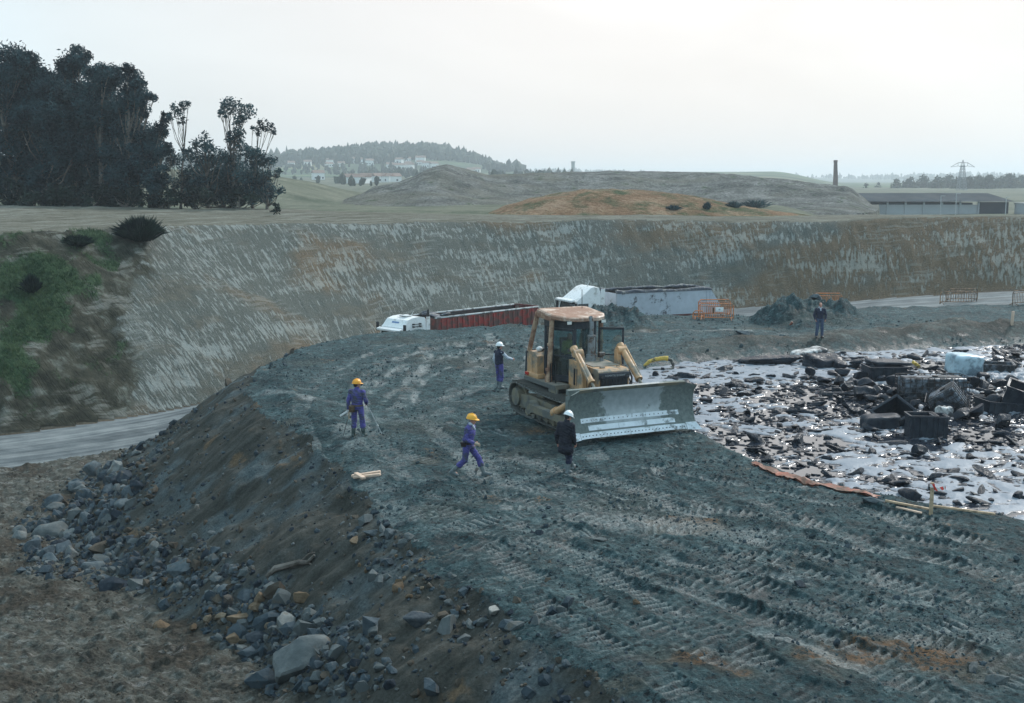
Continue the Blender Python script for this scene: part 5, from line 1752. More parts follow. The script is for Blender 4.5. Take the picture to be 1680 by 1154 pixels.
# ------------------------------------------------------------------ lorries (x forward, y left)
def wheel(mb_parent, x, y, r=0.52, w=0.32):
    m = MB(); m.disc((x, y, r), (0, 1, 0), r, w, 24); m.disc((x, y, r), (0, 1, 0), r * 0.97, w * 1.06, 24)
    o = m.build('wheel', M['rubber'], mb_parent)
    m = MB(); m.disc((x, y, r), (0, 1, 0), r * 0.58, w * 1.12, 18); m.disc((x, y, r), (0, 1, 0), r * 0.2, w * 1.3, 10); m.build('rim', M['galvanised'], o)


def lorry(label, loc, rz, pitch, kind):
    t = thing('tipper_lorry', label, 'lorry', loc, rz, 'lorries on the haul road', (0, pitch, rz))
    red = kind == 'red'
    # tractor
    hw = 1.22
    if red:
        prof = [(0.0, 0.9), (0.02, 1.45), (-0.18, 2.34), (-0.30, 2.44), (-0.62, 2.93), (-1.1, 3.09), (-1.75, 3.13), (-2.15, 3.05), (-2.25, 2.9), (-2.25, 0.9)]
    else:
        prof = [(0.0, 0.9), (0.0, 1.6), (-0.22, 2.58), (-0.42, 2.70), (-1.45, 3.48), (-1.75, 3.56), (-2.15, 3.46), (-2.28, 2.9), (-2.28, 0.9)]
    if red:
        prof = [(x, z if z < 1.5 else 1.5 + (z - 1.5) * 0.83) for x, z in prof]
    mb = MB()
    k = len(prof)
    dz = -0.56 if red else 0.0
    ins = lambda z: hw - (0.0 if z < 2.7 + dz else 0.13 * (z - 2.7 - dz) + 0.05)
    vs = [(x, -ins(z), z) for x, z in prof] + [(x, -ins(z) * 0.72, z + (0.05 if z > 3.0 else 0.0)) for x, z in prof] + [(x, ins(z) * 0.72, z + (0.05 if z > 3.0 else 0)) for x, z in prof] + [(x, ins(z), z) for x, z in prof]
    fs = [list(range(k)), list(range(4 * k - 1, 3 * k - 1, -1))]
    for r_ in range(3):
        fs += [[r_ * k + i, (r_ + 1) * k + i, (r_ + 1) * k + (i + 1) % k, r_ * k + (i + 1) % k] for i in range(k)]
    mb.add(vs, fs)
    cab = mb.build('cab', M['white_paint'], t, 28)
    a, b = Vector((0.035, 0, 1.55)), Vector((-0.155, 0, 2.50 + dz * .8))
    d = (b - a); ang = math.atan2(d.x, d.z)
    mb = MB(); m_ = (a + b) / 2; mb.box((m_.x, 0, m_.z), (0.03, 2.1, d.length), (0, ang, 0), 0.01); mb.build('windscreen', M['window_dark'], cab)
    for s in (-1, 1):
        mb = MB(); mb.box((-0.75, s * (hw + 0.004), 2.05 + dz * .7), (0.85, 0.03, 0.68), None, 0.01); mb.build('side_window', M['window_dark'], cab)
        mb = MB(); mb.box((-0.05, s * (hw + 0.22), 2.15), (0.12, 0.22, 0.62), None, 0.03); mb.build('mirror', M['black'], cab)
        mb = MB(); mb.box((-2.42, s * 1.16, 2.05 if red else 2.3), (0.34, 0.05, 1.5 if red else 2.2), (0, 0, s * 0.1)); mb.build('air_deflector', M['white_paint'], cab)
        mb = MB()
        for z in (2.95 + dz, 2.78 + dz):
            mb.tube([(-1.05, s * (hw + 0.03), z), (-1.65, s * (hw + 0.03), z)], 0.025, 6)
            for x in (-1.05, -1.65):
                mb.box((x, s * (hw - 0.02), z), (0.10, 0.16, 0.10))
        if red:
            mb.build('grab_rail', M['black'], cab)
    mb = MB(); mb.box((0.10, 0, 2.60 + dz), (0.34, 2.42, 0.16), (0, 0.25, 0), 0.04)
    sv = mb.build('sun_visor', M['white_paint'], cab)
    for i in range(4):
        mb = MB(); mb.box((0.262, -0.85 + i * 0.57, 2.575 + dz), (0.04, 0.14, 0.07), None, 0.01); mb.build('marker_lamp', M['lamp_clear'], sv)
    if red:
        mb = MB(); mb.box((-0.455, 0.0, 2.50), (0.02, 0.72, 0.11), (0, -0.55, 0)); mb.build('fascia_mark', M['blue_mark'], cab)
        mb = MB(); mb.box((-1.3, 0.1, 2.90), (0.55, 0.75, 0.06), None, 0.02); mb.build('roof_hatch', M['dull_white'], cab)
    mb = MB(); mb.tube([(-1.5, 0.35, 2.8 if red else 3.4), (-1.62, 0.55, 3.2 if red else 4.0)], 0.025, 5); mb.build('aerial', M['dull_white'], cab)
    mb = MB(); mb.box((0.04, 0, 0.62), (0.22, 2.44, 0.5), None, 0.06); mb.build('bumper', M['dull_white'], t)
    for s in (-1, 1):
        mb = MB(); mb.box((0.16, s * 0.9, 0.68), (0.04, 0.34, 0.2), None, 0.02); mb.build('headlight', M['lamp_clear'], t)
    mb = MB(); mb.box((-2.6, 0, 0.85), (5.4, 0.9, 0.3)); mb.tube([(-2.55, 1.0, 0.9), (-2.55, 1.0, 3.3)], 0.08, 8); mb.disc((-4.3, 0, 1.12), (0, 0, 1), 0.5, 0.12, 20); mb.build('chassis', M['black'], t)
    for s in (-1, 1):
        wheel(t, -1.1, s * 1.03); wheel(t, -4.3, s * 0.98, 0.52, 0.6)
    # tipping trailer
    x0 = -3.0 if red else -3.55
    Lt = 10.4 if red else 8.4
    zb, zt = (1.25, 2.62) if red else (1.28, 3.02)
    x1 = x0 - Lt
    tw = 1.24
    mb = MB()
    mb.box(((x0 + x1) / 2, 0, zb + 0.04), (Lt - .12, 2 * tw - 0.12, 0.08)); fl = mb.build('tipping_body', M['trailer_inside'], t)
    out = M['red_paint'] if red else M['trailer_grey']
    for s in (-1, 1):
        mb = MB()
        if red:
            mb.box(((x0 + x1) / 2, s * tw, (zb + zt) / 2), (Lt, 0.05, zt - zb))
            for i in range(21):
                mb.box((x0 - 0.1 - i * (Lt - 0.2) / 20, s * (tw + 0.055), (zb + zt) / 2 - .02), (0.16, 0.06, zt - zb - 0.12), None, 0.015)
        else:
            mb.prism([(x0, zb), (x0, zt), (x1, zt), (x1 - 0.9, zb + 0.55), (x1 - 0.9, zb)], s * (tw - 0.02), s * (tw + 0.03))
            for i in range(2):
                mb.box((x1 + 0.10 + i * 0.3, s * (tw + 0.055), (zb + zt) / 2), (0.06, 0.05, zt - zb - 0.1))
        sw = mb.build('side_wall', out, fl)
        mb = MB(); mb.box(((x0 + x1) / 2, s * (tw - 0.045), (zb + zt) / 2 + 0.03), (Lt - 0.14, 0.02, zt - zb - 0.1)); mb.build('inner_lining', M['trailer_inside'], fl)
        mb = MB(); mb.box(((x0 + x1) / 2, s * (tw + 0.02), zt + 0.05), (Lt + 0.06, 0.13, 0.10), None, 0.02); mb.build('top_rail', M['dull_white'] if red else M['tarp'], fl)
    mb = MB(); mb.box((x0 - 0.02, 0, (zb + zt) / 2), (0.06, 2 * tw - 0.1, zt - zb)); mb.build('front_wall', out, fl)
    mb = MB()
    if red:
        mb.box((x1 + 0.03, 0, (zb + zt) / 2), (0.06, 2 * tw - 0.1, zt - zb)); mb.box((x1 - 0.02, 0, zt + 0.06), (0.12, 2 * tw, 0.14), None, 0.02)
    else:
        mb.prism([(x1 + .06, zt), (x1 - 0.02, zt), (x1 - 0.92, zb + 0.55), (x1 - 0.92, zb), (x1 - .84, zb), (x1 - 0.84, zb + 0.52)], -tw + .06, tw - .06)
    mb.build('tailgate', M['dark_red'] if red else out, fl)
    # bunched sheet
    mb = MB()
    rd = random.Random(11 if red else 12)
    if red:
        for i in range(9):
            mb.ico((x0 - 0.15 - rd.random() * 0.9, rd.uniform(-1.1, 1.1), zt + 0.12 + rd.random() * 0.1), (rd.uniform(.25, .5), rd.uniform(.3, .6), rd.uniform(.08, .2)), 2, (rd.uniform(-.3, .3), rd.uniform(-.3, .3), rd.random() * 3))
    else:
        for s in (-1, 1):
            n_ = 16
            mb.tube([(x0 - Lt * i / n_, s * (tw - 0.08 + 0.05 * rd.uniform(-1, 1)), zt + 0.13 + 0.05 * rd.uniform(-1, 1)) for i in range(n_ + 1)], [0.07 + 0.09 * rd.random() for i in range(n_ + 1)], 7)
        mb.tube([(x1 + 0.05, -tw + .1 + i * 0.3, zt + 0.1 + 0.05 * rd.uniform(-1, 1)) for i in range(8)], 0.09, 7)
    mb.build('tarpaulin', M['tarp'], fl, 60)
    mb = MB()
    for s in (-1, 1):
        mb.box(((x0 + x1) / 2 - 0.3, s * 0.5, zb - 0.16), (Lt - 0.4, 0.14, 0.28))
        mb.box(((x0 + x1) / 2, s * (tw - 0.02), zb - 0.07), (Lt, 0.10, 0.12))
        mb.box((x0 - 2.4, s * 0.8, 0.62), (0.14, 0.14, 1.0))
    for i in range(3):
        mb.box((x1 + 1.4 + i * 1.3, 0, 0.85), (0.16, 1.9, 0.16))
    mb.build('trailer_chassis', M['dark_red'], t)
    for i in range(3):
        for s in (-1, 1):
            wheel(t, x1 + 1.4 + i * 1.3, s * 1.0, 0.5, 0.4)
    return t


# near top rail of the red trailer runs from (714,522) to (880,503); of the grey one from (1010,478) to (1172,472)
def place_lorry(label, pA, YA, pB, YB, kind):
    A, Bq = Vector(D(*pA, YA)), Vector(D(*pB, YB))
    zt, tw, x0 = (2.72, 1.24, -3.0) if kind == 'red' else (3.12, 1.24, -3.55)
    d = (A - Bq); flat = Vector((d.x, d.y, 0)).normalized()
    rz = math.atan2(flat.y, flat.x)
    pitch = -math.atan2(d.z, math.hypot(d.x, d.y))
    rot = Euler((0, pitch, rz)).to_matrix()
    o = A - rot @ Vector((x0, tw, zt))
    return lorry(label, tuple(o), rz, pitch, kind)


place_lorry('lorry with a rounded white cab and a ribbed red trailer', (714, 521), 80.0, (884, 502), 87.5, 'red')
place_lorry('lorry with a high wedge-roofed white cab and a stained grey trailer', (1012, 480), 84.5, (1178, 473), 88.5, 'grey')


# ------------------------------------------------------------------ crowd barriers
def barrier(label, px, py, rz, mat, w=2.3, h=1.05, sign=False, tilt=0.0, bars=17, Y=None, lift=0.0, group='steel crowd barriers at the edge of the platform'):
    if Y is None:
        b = hits([(px, py)], 40)[0]
    else:
        b = D(px, py, Y); b = (b[0], b[1], height(b[0], b[1]) + lift)
    t = thing('crowd_barrier', label, 'barrier', (b[0], b[1], b[2] - 0.02), rz, group, (tilt, 0, rz))
    mb = MB()
    r = 0.032
    mb.tube([(-w / 2, 0, 0.0), (-w / 2, 0, h - 0.12), (-w / 2 + 0.12, 0, h), (w / 2 - 0.12, 0, h), (w / 2, 0, h - 0.12), (w / 2, 0, 0.0)], r, 8)
    mb.tube([(-w / 2, 0, 0.17), (w / 2, 0, 0.17)], 0.026, 8)
    mb.tube([(-w / 2, 0, h - 0.14), (w / 2, 0, h - 0.14)], 0.022, 8)
    mb.build('frame', M[mat], t)
    mb = MB()
    for i in range(bars):
        x = -w / 2 + w * (i + 1) / (bars + 1)
        mb.tube([(x, 0, 0.17), (x, 0, h - 0.14)], 0.017, 6)
        if bars < 6:
            mb.build('bar', M[mat], t); mb = MB()
    if bars >= 6:
        mb.build('bars', M[mat], t)
    for s in (-1, 1):
        mb = MB(); mb.tube([(s * (w / 2 - 0.14), -0.34, 0.03), (s * (w / 2 - 0.14), 0, 0.18), (s * (w / 2 - 0.14), 0.34, 0.03)], 0.026, 6); mb.build('foot', M[mat], t)
    if sign:
        mb = MB(); mb.box((0.18, -0.05, h * 0.66), (0.46, 0.02, 0.26), None, 0.005); sg = mb.build('sign_plate', M['white_paint'], t)
        mb = MB(); mb.box((0.18, -0.063, h * 0.66), (0.10, 0.006, 0.09)); mb.build('sign_mark', M['galvanised'], sg)
        mb = MB(); mb.box((-0.16, 0.02, h * 0.60), (0.12, 0.03, 0.32)); mb.build('dark_plate', M['leather_brown'], t)
    return t


barrier('orange crowd barrier carrying a small white sign, by the grey trailer', 1175, 516, -0.10, 'orange_paint', 1.98, 0.98, True, Y=67.0)
barrier('orange crowd barrier standing close behind the signed one', 1172, 511, 0.06, 'orange_paint', 1.9, 0.98, bars=14, Y=68.2)
barrier('short orange barrier end jutting out left of the signed barrier', 1146, 516, -0.25, 'orange_paint', 0.62, 0.5, bars=3, Y=66.9)
barrier('orange crowd barrier half hidden behind the earth heap', 1358, 497, -0.06, 'orange_paint', 1.6, 0.95, Y=68.5, lift=0.35)
barrier('rusty bare crowd barrier beside the road, nearer of the pair', 1572, 499, -0.05, 'rusty_rail', 2.45, 0.85, bars=13)
barrier('rusty crowd barrier beside the road, farther of the pair', 1578, 494, 0.1, 'rusty_rail', 2.2, 0.85, bars=13)
barrier('rusty crowd barrier cut by the right edge of the photo', 1678, 500, 0.5, 'rusty_rail', 2.0, 0.95, bars=12)


# ------------------------------------------------------------------ stakes, boards, planks
def stake(label, px, py, h, r, mat, rz=0.3, lean=0.03, tape=False, tag_=None):
    b = hits([(px, py)])[0]
    t = thing('wooden_stake', label, 'stake', (b[0], b[1], b[2] - 0.05), rz, None, (lean, lean, rz))
    mb = MB(); mb.box((0, 0, h / 2), (r, r * 0.8, h), None, 0.006); mb.build('post', M[mat], t)
    if tape:
        n = N('striped_tape')
        s = n.t.nodes.new('ShaderNodeSeparateXYZ'); n.set(s.inputs[0], n.obj())
        w = n.math('GREATER_THAN', n.math('FRACT', n.math('MULTIPLY', n.math('ADD', s.outputs[0], n.math('MULTIPLY', s.outputs[2], 0.6)), 6.6)), 0.5)
        n.p(col=n.mix(w, (0.75, 0.07, 0.05), (0.78, 0.76, 0.74)), rough=0.4)
        mb = MB(); vs, fs = [], []
        for i in range(13):
            k = i / 12
            x = 0.02 + 0.34 * k; z = h - 0.05 - 0.10 * k - 0.05 * math.sin(k * 6); y = -0.06 + 0.04 * math.sin(k * 7)
            vs += [(x, y, z), (x, y + 0.02 * math.sin(k * 9), z - 0.085), (x, y + .004, z), (x, y + .004 + 0.02 * math.sin(k * 9), z - 0.085)]
        for i in range(12):
            a = i * 4
            fs += [(a, a + 4, a + 5, a + 1), (a + 2, a + 3, a + 7, a + 6), (a, a + 2, a + 6, a + 4), (a + 1, a + 5, a + 7, a + 3)]
        mb.add(vs, fs)
        mb.box((0, 0, h - 0.07), (r * 1.15, r * 1.0, 0.09))
        mb.build('tape', n.m, t)
    return t


stake('wooden stake with red and white tape fluttering at the pool edge', 1527, 846, 0.86, 0.075, 'sawn_wood', 0.3, 0.0, True)
stake('short pale stake on the far bank near the right edge', 1660, 533, 0.75, 0.12, 'pale_wood', 0.2, 0.03)
stake('short pale peg lying low beside the heap with the blue rock', 1296, 533, 0.25, 0.10, 'orange_sheet', 0.2, 0.4)


def board(name, label, pA, pB, w, th, mat, group=None, lift=0.03, cat='board'):
    A, Bq = [Vector(q) for q in hits([pA, pB])]
    d = Bq - A; L = d.length; d.normalize()
    up = Vector((0, 0, 1)); sd = up.cross(d).normalized(); up = d.cross(sd)
    rot = Matrix((d, sd, up)).transposed().to_4x4()
    mb = MB(); mb.box((0, 0, 0), (L, w, th), None, 0.008)
    o = mb.build(name, M[mat])
    o.matrix_world = Matrix.Translation((A + Bq) / 2 + Vector((0, 0, lift))) @ rot
    return tag(o, label, cat, group)


board('edging_board', 'long narrow board laid along the pool edge left of the taped stake', (1452, 828), (1524, 842), 0.07, 0.05, 'sawn_wood', 'boards along the pool edge', 0.10)
board('edging_board', 'long narrow board laid along the pool edge right of the taped stake', (1530, 838), (1632, 852), 0.07, 0.05, 'sawn_wood', 'boards along the pool edge', 0.12)
board('edging_board', 'thin pale lath lying just below the left edging board', (1470, 836), (1512, 846), 0.06, 0.04, 'pale_wood', 'boards along the pool edge', 0.06)
board('wooden_plank', 'pinkish plank lying on the track, farthest of the small bundle', (577, 784), (624, 777), 0.11, 0.06, 'pale_wood', 'planks lying on the track', 0.05)
board('wooden_plank', 'pinkish plank lying on the track, middle of the small bundle', (580, 787), (624, 782), 0.10, 0.06, 'pale_wood', 'planks lying on the track', 0.06)
board('wooden_plank', 'short pinkish plank turned across the small bundle on the track', (584, 784), (597, 792), 0.12, 0.06, 'pale_wood', 'planks lying on the track', 0.12)


# orange sheet edging the pool
def orange_strip():
    pts = [(1240, 765), (1262, 776), (1290, 787), (1320, 796), (1352, 802), (1385, 811), (1415, 817), (1440, 826)]
    ln = smooth_line([P(*q, -0.05) for q in pts], 10)
    mb = MB(); vs, fs = [], []
    n = len(ln)
    x = np.array([q[0] for q in ln]); y = np.array([q[1] for q in ln])
    tx, ty = np.gradient(x), np.gradient(y); l = np.hypot(tx, ty); nx, ny = -ty / l, tx / l
    wob = fbm(x, y, 1.3, 3, 400)
    cols = (-0.15, -0.08, 0.0, 0.08, 0.16)
    for j, c in enumerate(cols):
        xx, yy = x + nx * (c * (1 + 0.6 * wob) + 0.10 * wob), y + ny * (c * (1 + 0.6 * wob) + 0.10 * wob)
        z = heights(xx, yy) + 0.05 + 0.07 * (fbm(xx, yy, 3.0, 3, 401) + 0.4) * (1 - abs(c) * 2.5)
        vs.append(np.stack([xx, yy, z], -1))
    V = np.stack(vs, 1).reshape(-1, 3)
    m = len(cols)
    V = np.concatenate([V, V - np.array([0, 0, 0.05])])
    i = np.arange(n * m).reshape(n, m)
    F = np.stack([i[:-1, :-1], i[1:, :-1], i[1:, 1:], i[:-1, 1:]], -1).reshape(-1, 4)
    F = np.concatenate([F, F[:, ::-1] + n * m])
    o = link('plastic_strip', npmesh('plastic_strip', V, F, M['orange_sheet'], True))
    tag(o, 'crumpled rust-orange plastic sheeting lying along the pool edge', 'sheeting')


orange_strip()


# ------------------------------------------------------------------ wreckage in the pool
def lump_mesh(seed, flat=0.6, faces=3, ang=0.0, crease=0.25):
    """Sagging bag or clod: noisy ellipsoid with folds."""
    rg = np.random.default_rng(seed)
    v = np.array(ICO[faces][0])
    f = np.array(ICO[faces][1])
    k = rg.normal(size=(6, 3)) * 2.2; ph = rg.random(6) * 6.28
    dsp = sum(np.sin(v @ k[i] + ph[i]) for i in range(6)) / 6
    k2 = rg.normal(size=(5, 3)) * 6; fold = sum(np.abs(np.sin(v @ k2[i] + ph[i])) for i in range(5)) / 5
    v = v * (1 + 0.42 * dsp + crease * (fold - 0.64))[:, None]
    for _ in range(9):
        n = rg.normal(size=3); n /= np.linalg.norm(n); d = 0.34 + 0.36 * rg.random()
        e = v @ n - d
        v = v - np.where(e > 0, e, 0)[:, None] * n * 0.93
    v = v * np.array([1.0, 0.55 + 0.4 * rg.random(), flat * (0.7 + 0.5 * rg.random())])
    return v, f


LUMPS = []
for i in range(12):
    v, f = lump_mesh(500 + i, 0.5, 3)
    me = npmesh('tar_lump', v, f, M['tar_coated'], True)
    bm = bmesh.new(); bm.from_mesh(me)
    for e in bm.edges:
        if len(e.link_faces) == 2 and e.calc_face_angle(0) > R(28):
            e.smooth = False
    bm.to_mesh(me); bm.free()
    LUMPS.append(me)


def on_pool(px, py, lift=0.0):
    return P(px, py, WL + lift)


def crate(label, px, py, rz, size, mat='tar_crate', tilt=(0, 0), sink=0.1, ribs=4, cat='crate', group='dark plastic crates in the sludge', name='plastic_crate', lift=0.0):
    w, d, h = size
    b = on_pool(px, py, lift)
    t = thing(name, label, cat, (b[0], b[1], b[2] - sink), rz, group, (tilt[0], tilt[1], rz))
    th = 0.04
    mb = MB()
    mb.box((0, 0, th / 2), (w, d, th)); mb.build('base', M[mat], t)
    for nm, c, dd in (('side_panel', (0, -d / 2 + th / 2, h / 2 + th * .5 + .002), (w, th, h)), ('side_panel', (0, d / 2 - th / 2, h / 2 + th * .5 + .002), (w, th, h)),
                      ('end_panel', (-w / 2 + th / 2, 0, h / 2 + th * .5 + .002), (th, d - 2 * th - .004, h)), ('end_panel', (w / 2 - th / 2, 0, h / 2 + th * .5 + .002), (th, d - 2 * th - .004, h))):
        mb = MB(); mb.box(c, dd)
        if nm == 'side_panel':
            sg = -1 if c[1] < 0 else 1
            for i in range(ribs):
                x = -w / 2 + w * (i + 0.5) / ribs
                mb.box((x, c[1] + sg * (th / 2 + 0.02), h / 2), (0.05, 0.04, h * 0.86))
            mb.box((0, c[1] + sg * (th / 2 + 0.022), h + .0), (w + 0.06, 0.05, 0.07))
        else:
            sg = -1 if c[0] < 0 else 1
            mb.box((c[0] + sg * (th / 2 + 0.022), 0, h), (0.05, d - 0.03, 0.07))
        mb.build(nm, M[mat], t)
    return t


def ibc(label, px, py, rz, tilt, bottle, sink=0.15, size=(1.2, 1.0, 1.0), n=(7, 5), lift=0.0, cage='galv_dirty'):
    w, d, h = size
    b = on_pool(px, py, lift)
    t = thing('caged_tank', label, 'tank', (b[0], b[1], b[2] - sink), rz, 'caged liquid tanks in the sludge', (tilt[0], tilt[1], rz))
    mb = MB(); mb.box((0, 0, h / 2 + 0.12), (w - 0.10, d - 0.10, h - 0.08), None, 0.09); mb.build('bottle', M[bottle], t)
    mb = MB()
    for i in range(n[0] + 1):
        x = -w / 2 + w * i / n[0]
        for y in (-d / 2, d / 2):
            mb.tube([(x, y, 0.12), (x, y, h + 0.12)], 0.014, 5)
    for i in range(1, n[1]):
        y = -d / 2 + d * i / n[1]
        for x in (-w / 2, w / 2):
            mb.tube([(x, y, 0.12), (x, y, h + 0.12)], 0.014, 5)
    for j in range(6):
        z = 0.12 + h * j / 5
        mb.tube([(-w / 2, -d / 2, z), (w / 2, -d / 2, z), (w / 2, d / 2, z), (-w / 2, d / 2, z), (-w / 2, -d / 2, z)], 0.016, 5)
    mb.build('cage', M[cage], t)
    mb = MB()
    for y in (-d / 2 + .08, 0, d / 2 - .08):
        mb.box((0, y, 0.05), (w, 0.12, 0.10))
    mb.box((0, 0, 0.11), (w, d, 0.02)); mb.build('pallet', M['tar_crate'], t)
    mb = MB(); mb.disc((0.1, 0, h + 0.10), (0, 0, 1), 0.11, 0.06, 16); mb.build('lid', M['black'], t)
    return t


simple('galv_dirty', (0.055, 0.060, 0.068), 0.5, 0.3, 0.3, 8, (0.05, 0.03, 0.025), 0.4)
ibc('caged tank on its side with a grid of rusty bars, widest in the pile', 1528, 651, 0.03, (0.0, 0.0), 'tank_grey', 0.25, (2.5, 1.0, 0.95), (11, 4), 0.1)
ibc('caged pale tank tipped steeply over in front of the wide one', 1572, 664, -0.55, (0.25, -0.62), 'tank_grey', 0.35, (1.15, 0.95, 1.0), (6, 4), 0.2)
crate('black crate lying open under a sagging dark sheet', 1450, 618, 0.06, (1.55, 1.1, 0.55), sink=0.10, lift=0.15)
crate('dark crate tipped on one edge, ridge pointing up', 1464, 690, 0.35, (1.15, 0.9, 0.7), tilt=(0.5, -0.42), sink=0.15, lift=0.1)
crate('dark ribbed crate standing upright in the open liquid, the wide one', 1510, 716, -0.05, (0.86, 0.7, 0.92), sink=0.2, ribs=4)
crate('narrow dark ribbed crate pressed against the wide upright one', 1539, 717, -0.05, (0.40, 0.66, 0.90), sink=0.2, ribs=2)
crate('flat dark crate behind the pale blue tank near the right edge', 1632, 610, -0.30, (1.5, 1.0, 0.5), sink=0.15, mat='tank_grey', lift=0.05)
crate('big black bin cut by the right edge of the photo', 1670, 672, -0.45, (1.3, 1.1, 0.95), tilt=(0.12, 0.30), sink=0.1, ribs=3)
crate('low black bin lying left of the big one at the right edge', 1636, 674, 0.15, (1.3, 1.0, 0.6), tilt=(0.0, 0.1), sink=0.25, ribs=3)


def noisy_block(name, label, cat, px, py, rz, size, mat, seed, tilt=(0, 0), sink=0.05, amp=0.06, lift=0.0, group=None):
    b = on_pool(px, py, lift)
    bm = bmesh.new(); bmesh.ops.create_cube(bm, size=1)
    bmesh.ops.bevel(bm, geom=bm.edges[:], offset=0.16, segments=3, profile=0.5, affect='EDGES')
    bmesh.ops.subdivide_edges(bm, edges=[e for e in bm.edges if e.calc_length() > 0.3], cuts=6, use_grid_fill=True)
    rg = np.random.default_rng(seed); k = rg.normal(size=(6, 3)) * 3.5; ph = rg.random(6) * 6
    for q in bm.verts:
        p = np.array(q.co); s = sum(math.sin(p @ k[i] + ph[i]) for i in range(6)) / 6
        r = sum(abs(math.sin(p @ k[i] * 2.3 + ph[i])) for i in range(6)) / 6 - 0.6
        p = p * (1 + amp * 2.2 * s + amp * r)
        q.co = (p[0] * size[0], p[1] * size[1], (p[2] + 0.5) * size[2])
    me = bpy.data.meshes.new(name); bm.to_mesh(me); bm.free()
    for q in me.polygons:
        q.use_smooth = True
    me.materials.append(M[mat])
    o = link(name, me)
    o.location = (b[0], b[1], b[2] - sink); o.rotation_euler = (tilt[0], tilt[1], rz)
    return tag(o, label, cat, group)


noisy_block('plastic_tank', 'pale blue translucent tank block on top of the pile', 'tank', 1577, 614, 0.15, (1.32, 1.0, 0.92), 'tank_cyan', 1, (0.05, 0.10), 0.05, 0.10, 0.15)
noisy_block('plastic_tank', 'crumpled dirty white tank at the far side of the pool', 'tank', 1325, 588, 0.3, (1.6, 0.9, 0.52), 'tank_white', 2, (0.1, -0.12), 0.08, 0.12)
noisy_block('white_lump', 'small ragged white lump on top of the narrow upright crate', 'debris', 1549, 686, 0.3, (0.42, 0.35, 0.36), 'tank_white', 3, (0, 0), -0.0, 0.2, 0.5)
noisy_block('sheet', 'sagging dark sheet draped over the open black crate', 'sheeting', 1453, 604, 0.05, (1.5, 0.9, 0.32), 'tar_crate', 4, (0.0, 0.04), 0.0, 0.16, 0.42)
noisy_block('tar_heap', 'crumpled black heap right of the dirty white tank', 'debris', 1349, 603, 0.2, (1.5, 1.0, 0.62), 'tar_coated', 5, (0.1, 0.1), 0.1, 0.22)
noisy_block('tar_heap', 'folded black heap left of the dirty white tank', 'debris', 1262, 597, 0.2, (2.2, 1.0, 0.42), 'tar_coated', 6, (0.0, 0.0), 0.1, 0.22)
noisy_block('tar_bag', 'large smooth grey-black bag slumped below the tipped crate', 'bag', 1446, 702, 0.1, (1.25, 0.7, 0.52), 'tar_crate', 7, (0, 0), 0.08, 0.16)
noisy_block('orange_scrap', 'small orange scrap poking out behind the open black crate', 'debris', 1501, 600, 0.6, (0.34, 0.22, 0.14), 'yellow_hose', 8, (0.3, 0.5), 0.0, 0.2, 0.40)

# yellow suction hose by the far shore beside the dozer
t = thing('suction_hose', 'yellow suction hose bending down into the pool behind the blade', 'hose', on_pool(1080, 606, 0.0))
mb = MB(); mb.tube([(-0.62, 0.1, 0.12), (-0.40, 0.05, 0.34), (-0.1, 0, 0.45), (0.25, 0, 0.50), (0.42, 0, 0.48)], [0.07, 0.085, 0.09, 0.10, 0.12], 12); mb.build('yellow_section', M['yellow_hose'], t)
mb = MB(); mb.tube([(0.42, 0, 0.48), (0.56, 0, 0.40), (0.66, -0.02, 0.2), (0.62, -0.2, 0.04), (0.3, -0.35, 0.02), (-0.3, -0.4, 0.02)], 0.07, 12); mb.build('black_section', M['rubber'], t)

# bags heaped round the crates, then the loose lumps
BAGS = [(1415, 649, .62), (1385, 612, .45), (1398, 628, .5), (1420, 632, .55), (1436, 640, .45), (1466, 645, .5), (1483, 652, .55), (1404, 600, .4), (1378, 599, .45), (1376, 624, .42),
        (1490, 628, .5), (1503, 638, .45), (1470, 629, .5), (1598, 628, .5), (1615, 632, .5), (1640, 630, .45), (1605, 655, .5), (1622, 662, .5), (1600, 676, .55), (1648, 650, .5),
        (1550, 668, .45), (1500, 662, .4), (1470, 664, .4), (1455, 655, .4), (1390, 637, .4), (1430, 655, .35), (1560, 632, .4), (1580, 680, .45), (1625, 645, .45), (1660, 625, .5), (1540, 620, .45), (1520, 626, .4),
        (1612, 618, .4), (1645, 690, .5), (1365, 612, .4), (1352, 624, .4), (1330, 612, .35), (1412, 618, .4), (1443, 622, .35), (1656, 600, .45)]
rdl = random.Random(21)
for i, (px, py, s) in enumerate(BAGS):
    o = link('tar_bag', LUMPS[i % 12]); b = on_pool(px, py, 0.12 + 0.12 * rdl.random())
    o.location = b; o.rotation_euler = (rdl.uniform(-.35, .35), rdl.uniform(-.35, .35), rdl.random() * 6.28); s *= 0.95
    o.scale = (s, s, s * rdl.uniform(0.9, 1.3))
    tag(o, 'smooth grey-black lump slumped low in the sludge left of the tipped crate' if i == 0 else 'tar-smeared bag heaped among the crates and tanks of the pile', 'bag', 'tar-smeared bags round the crates')


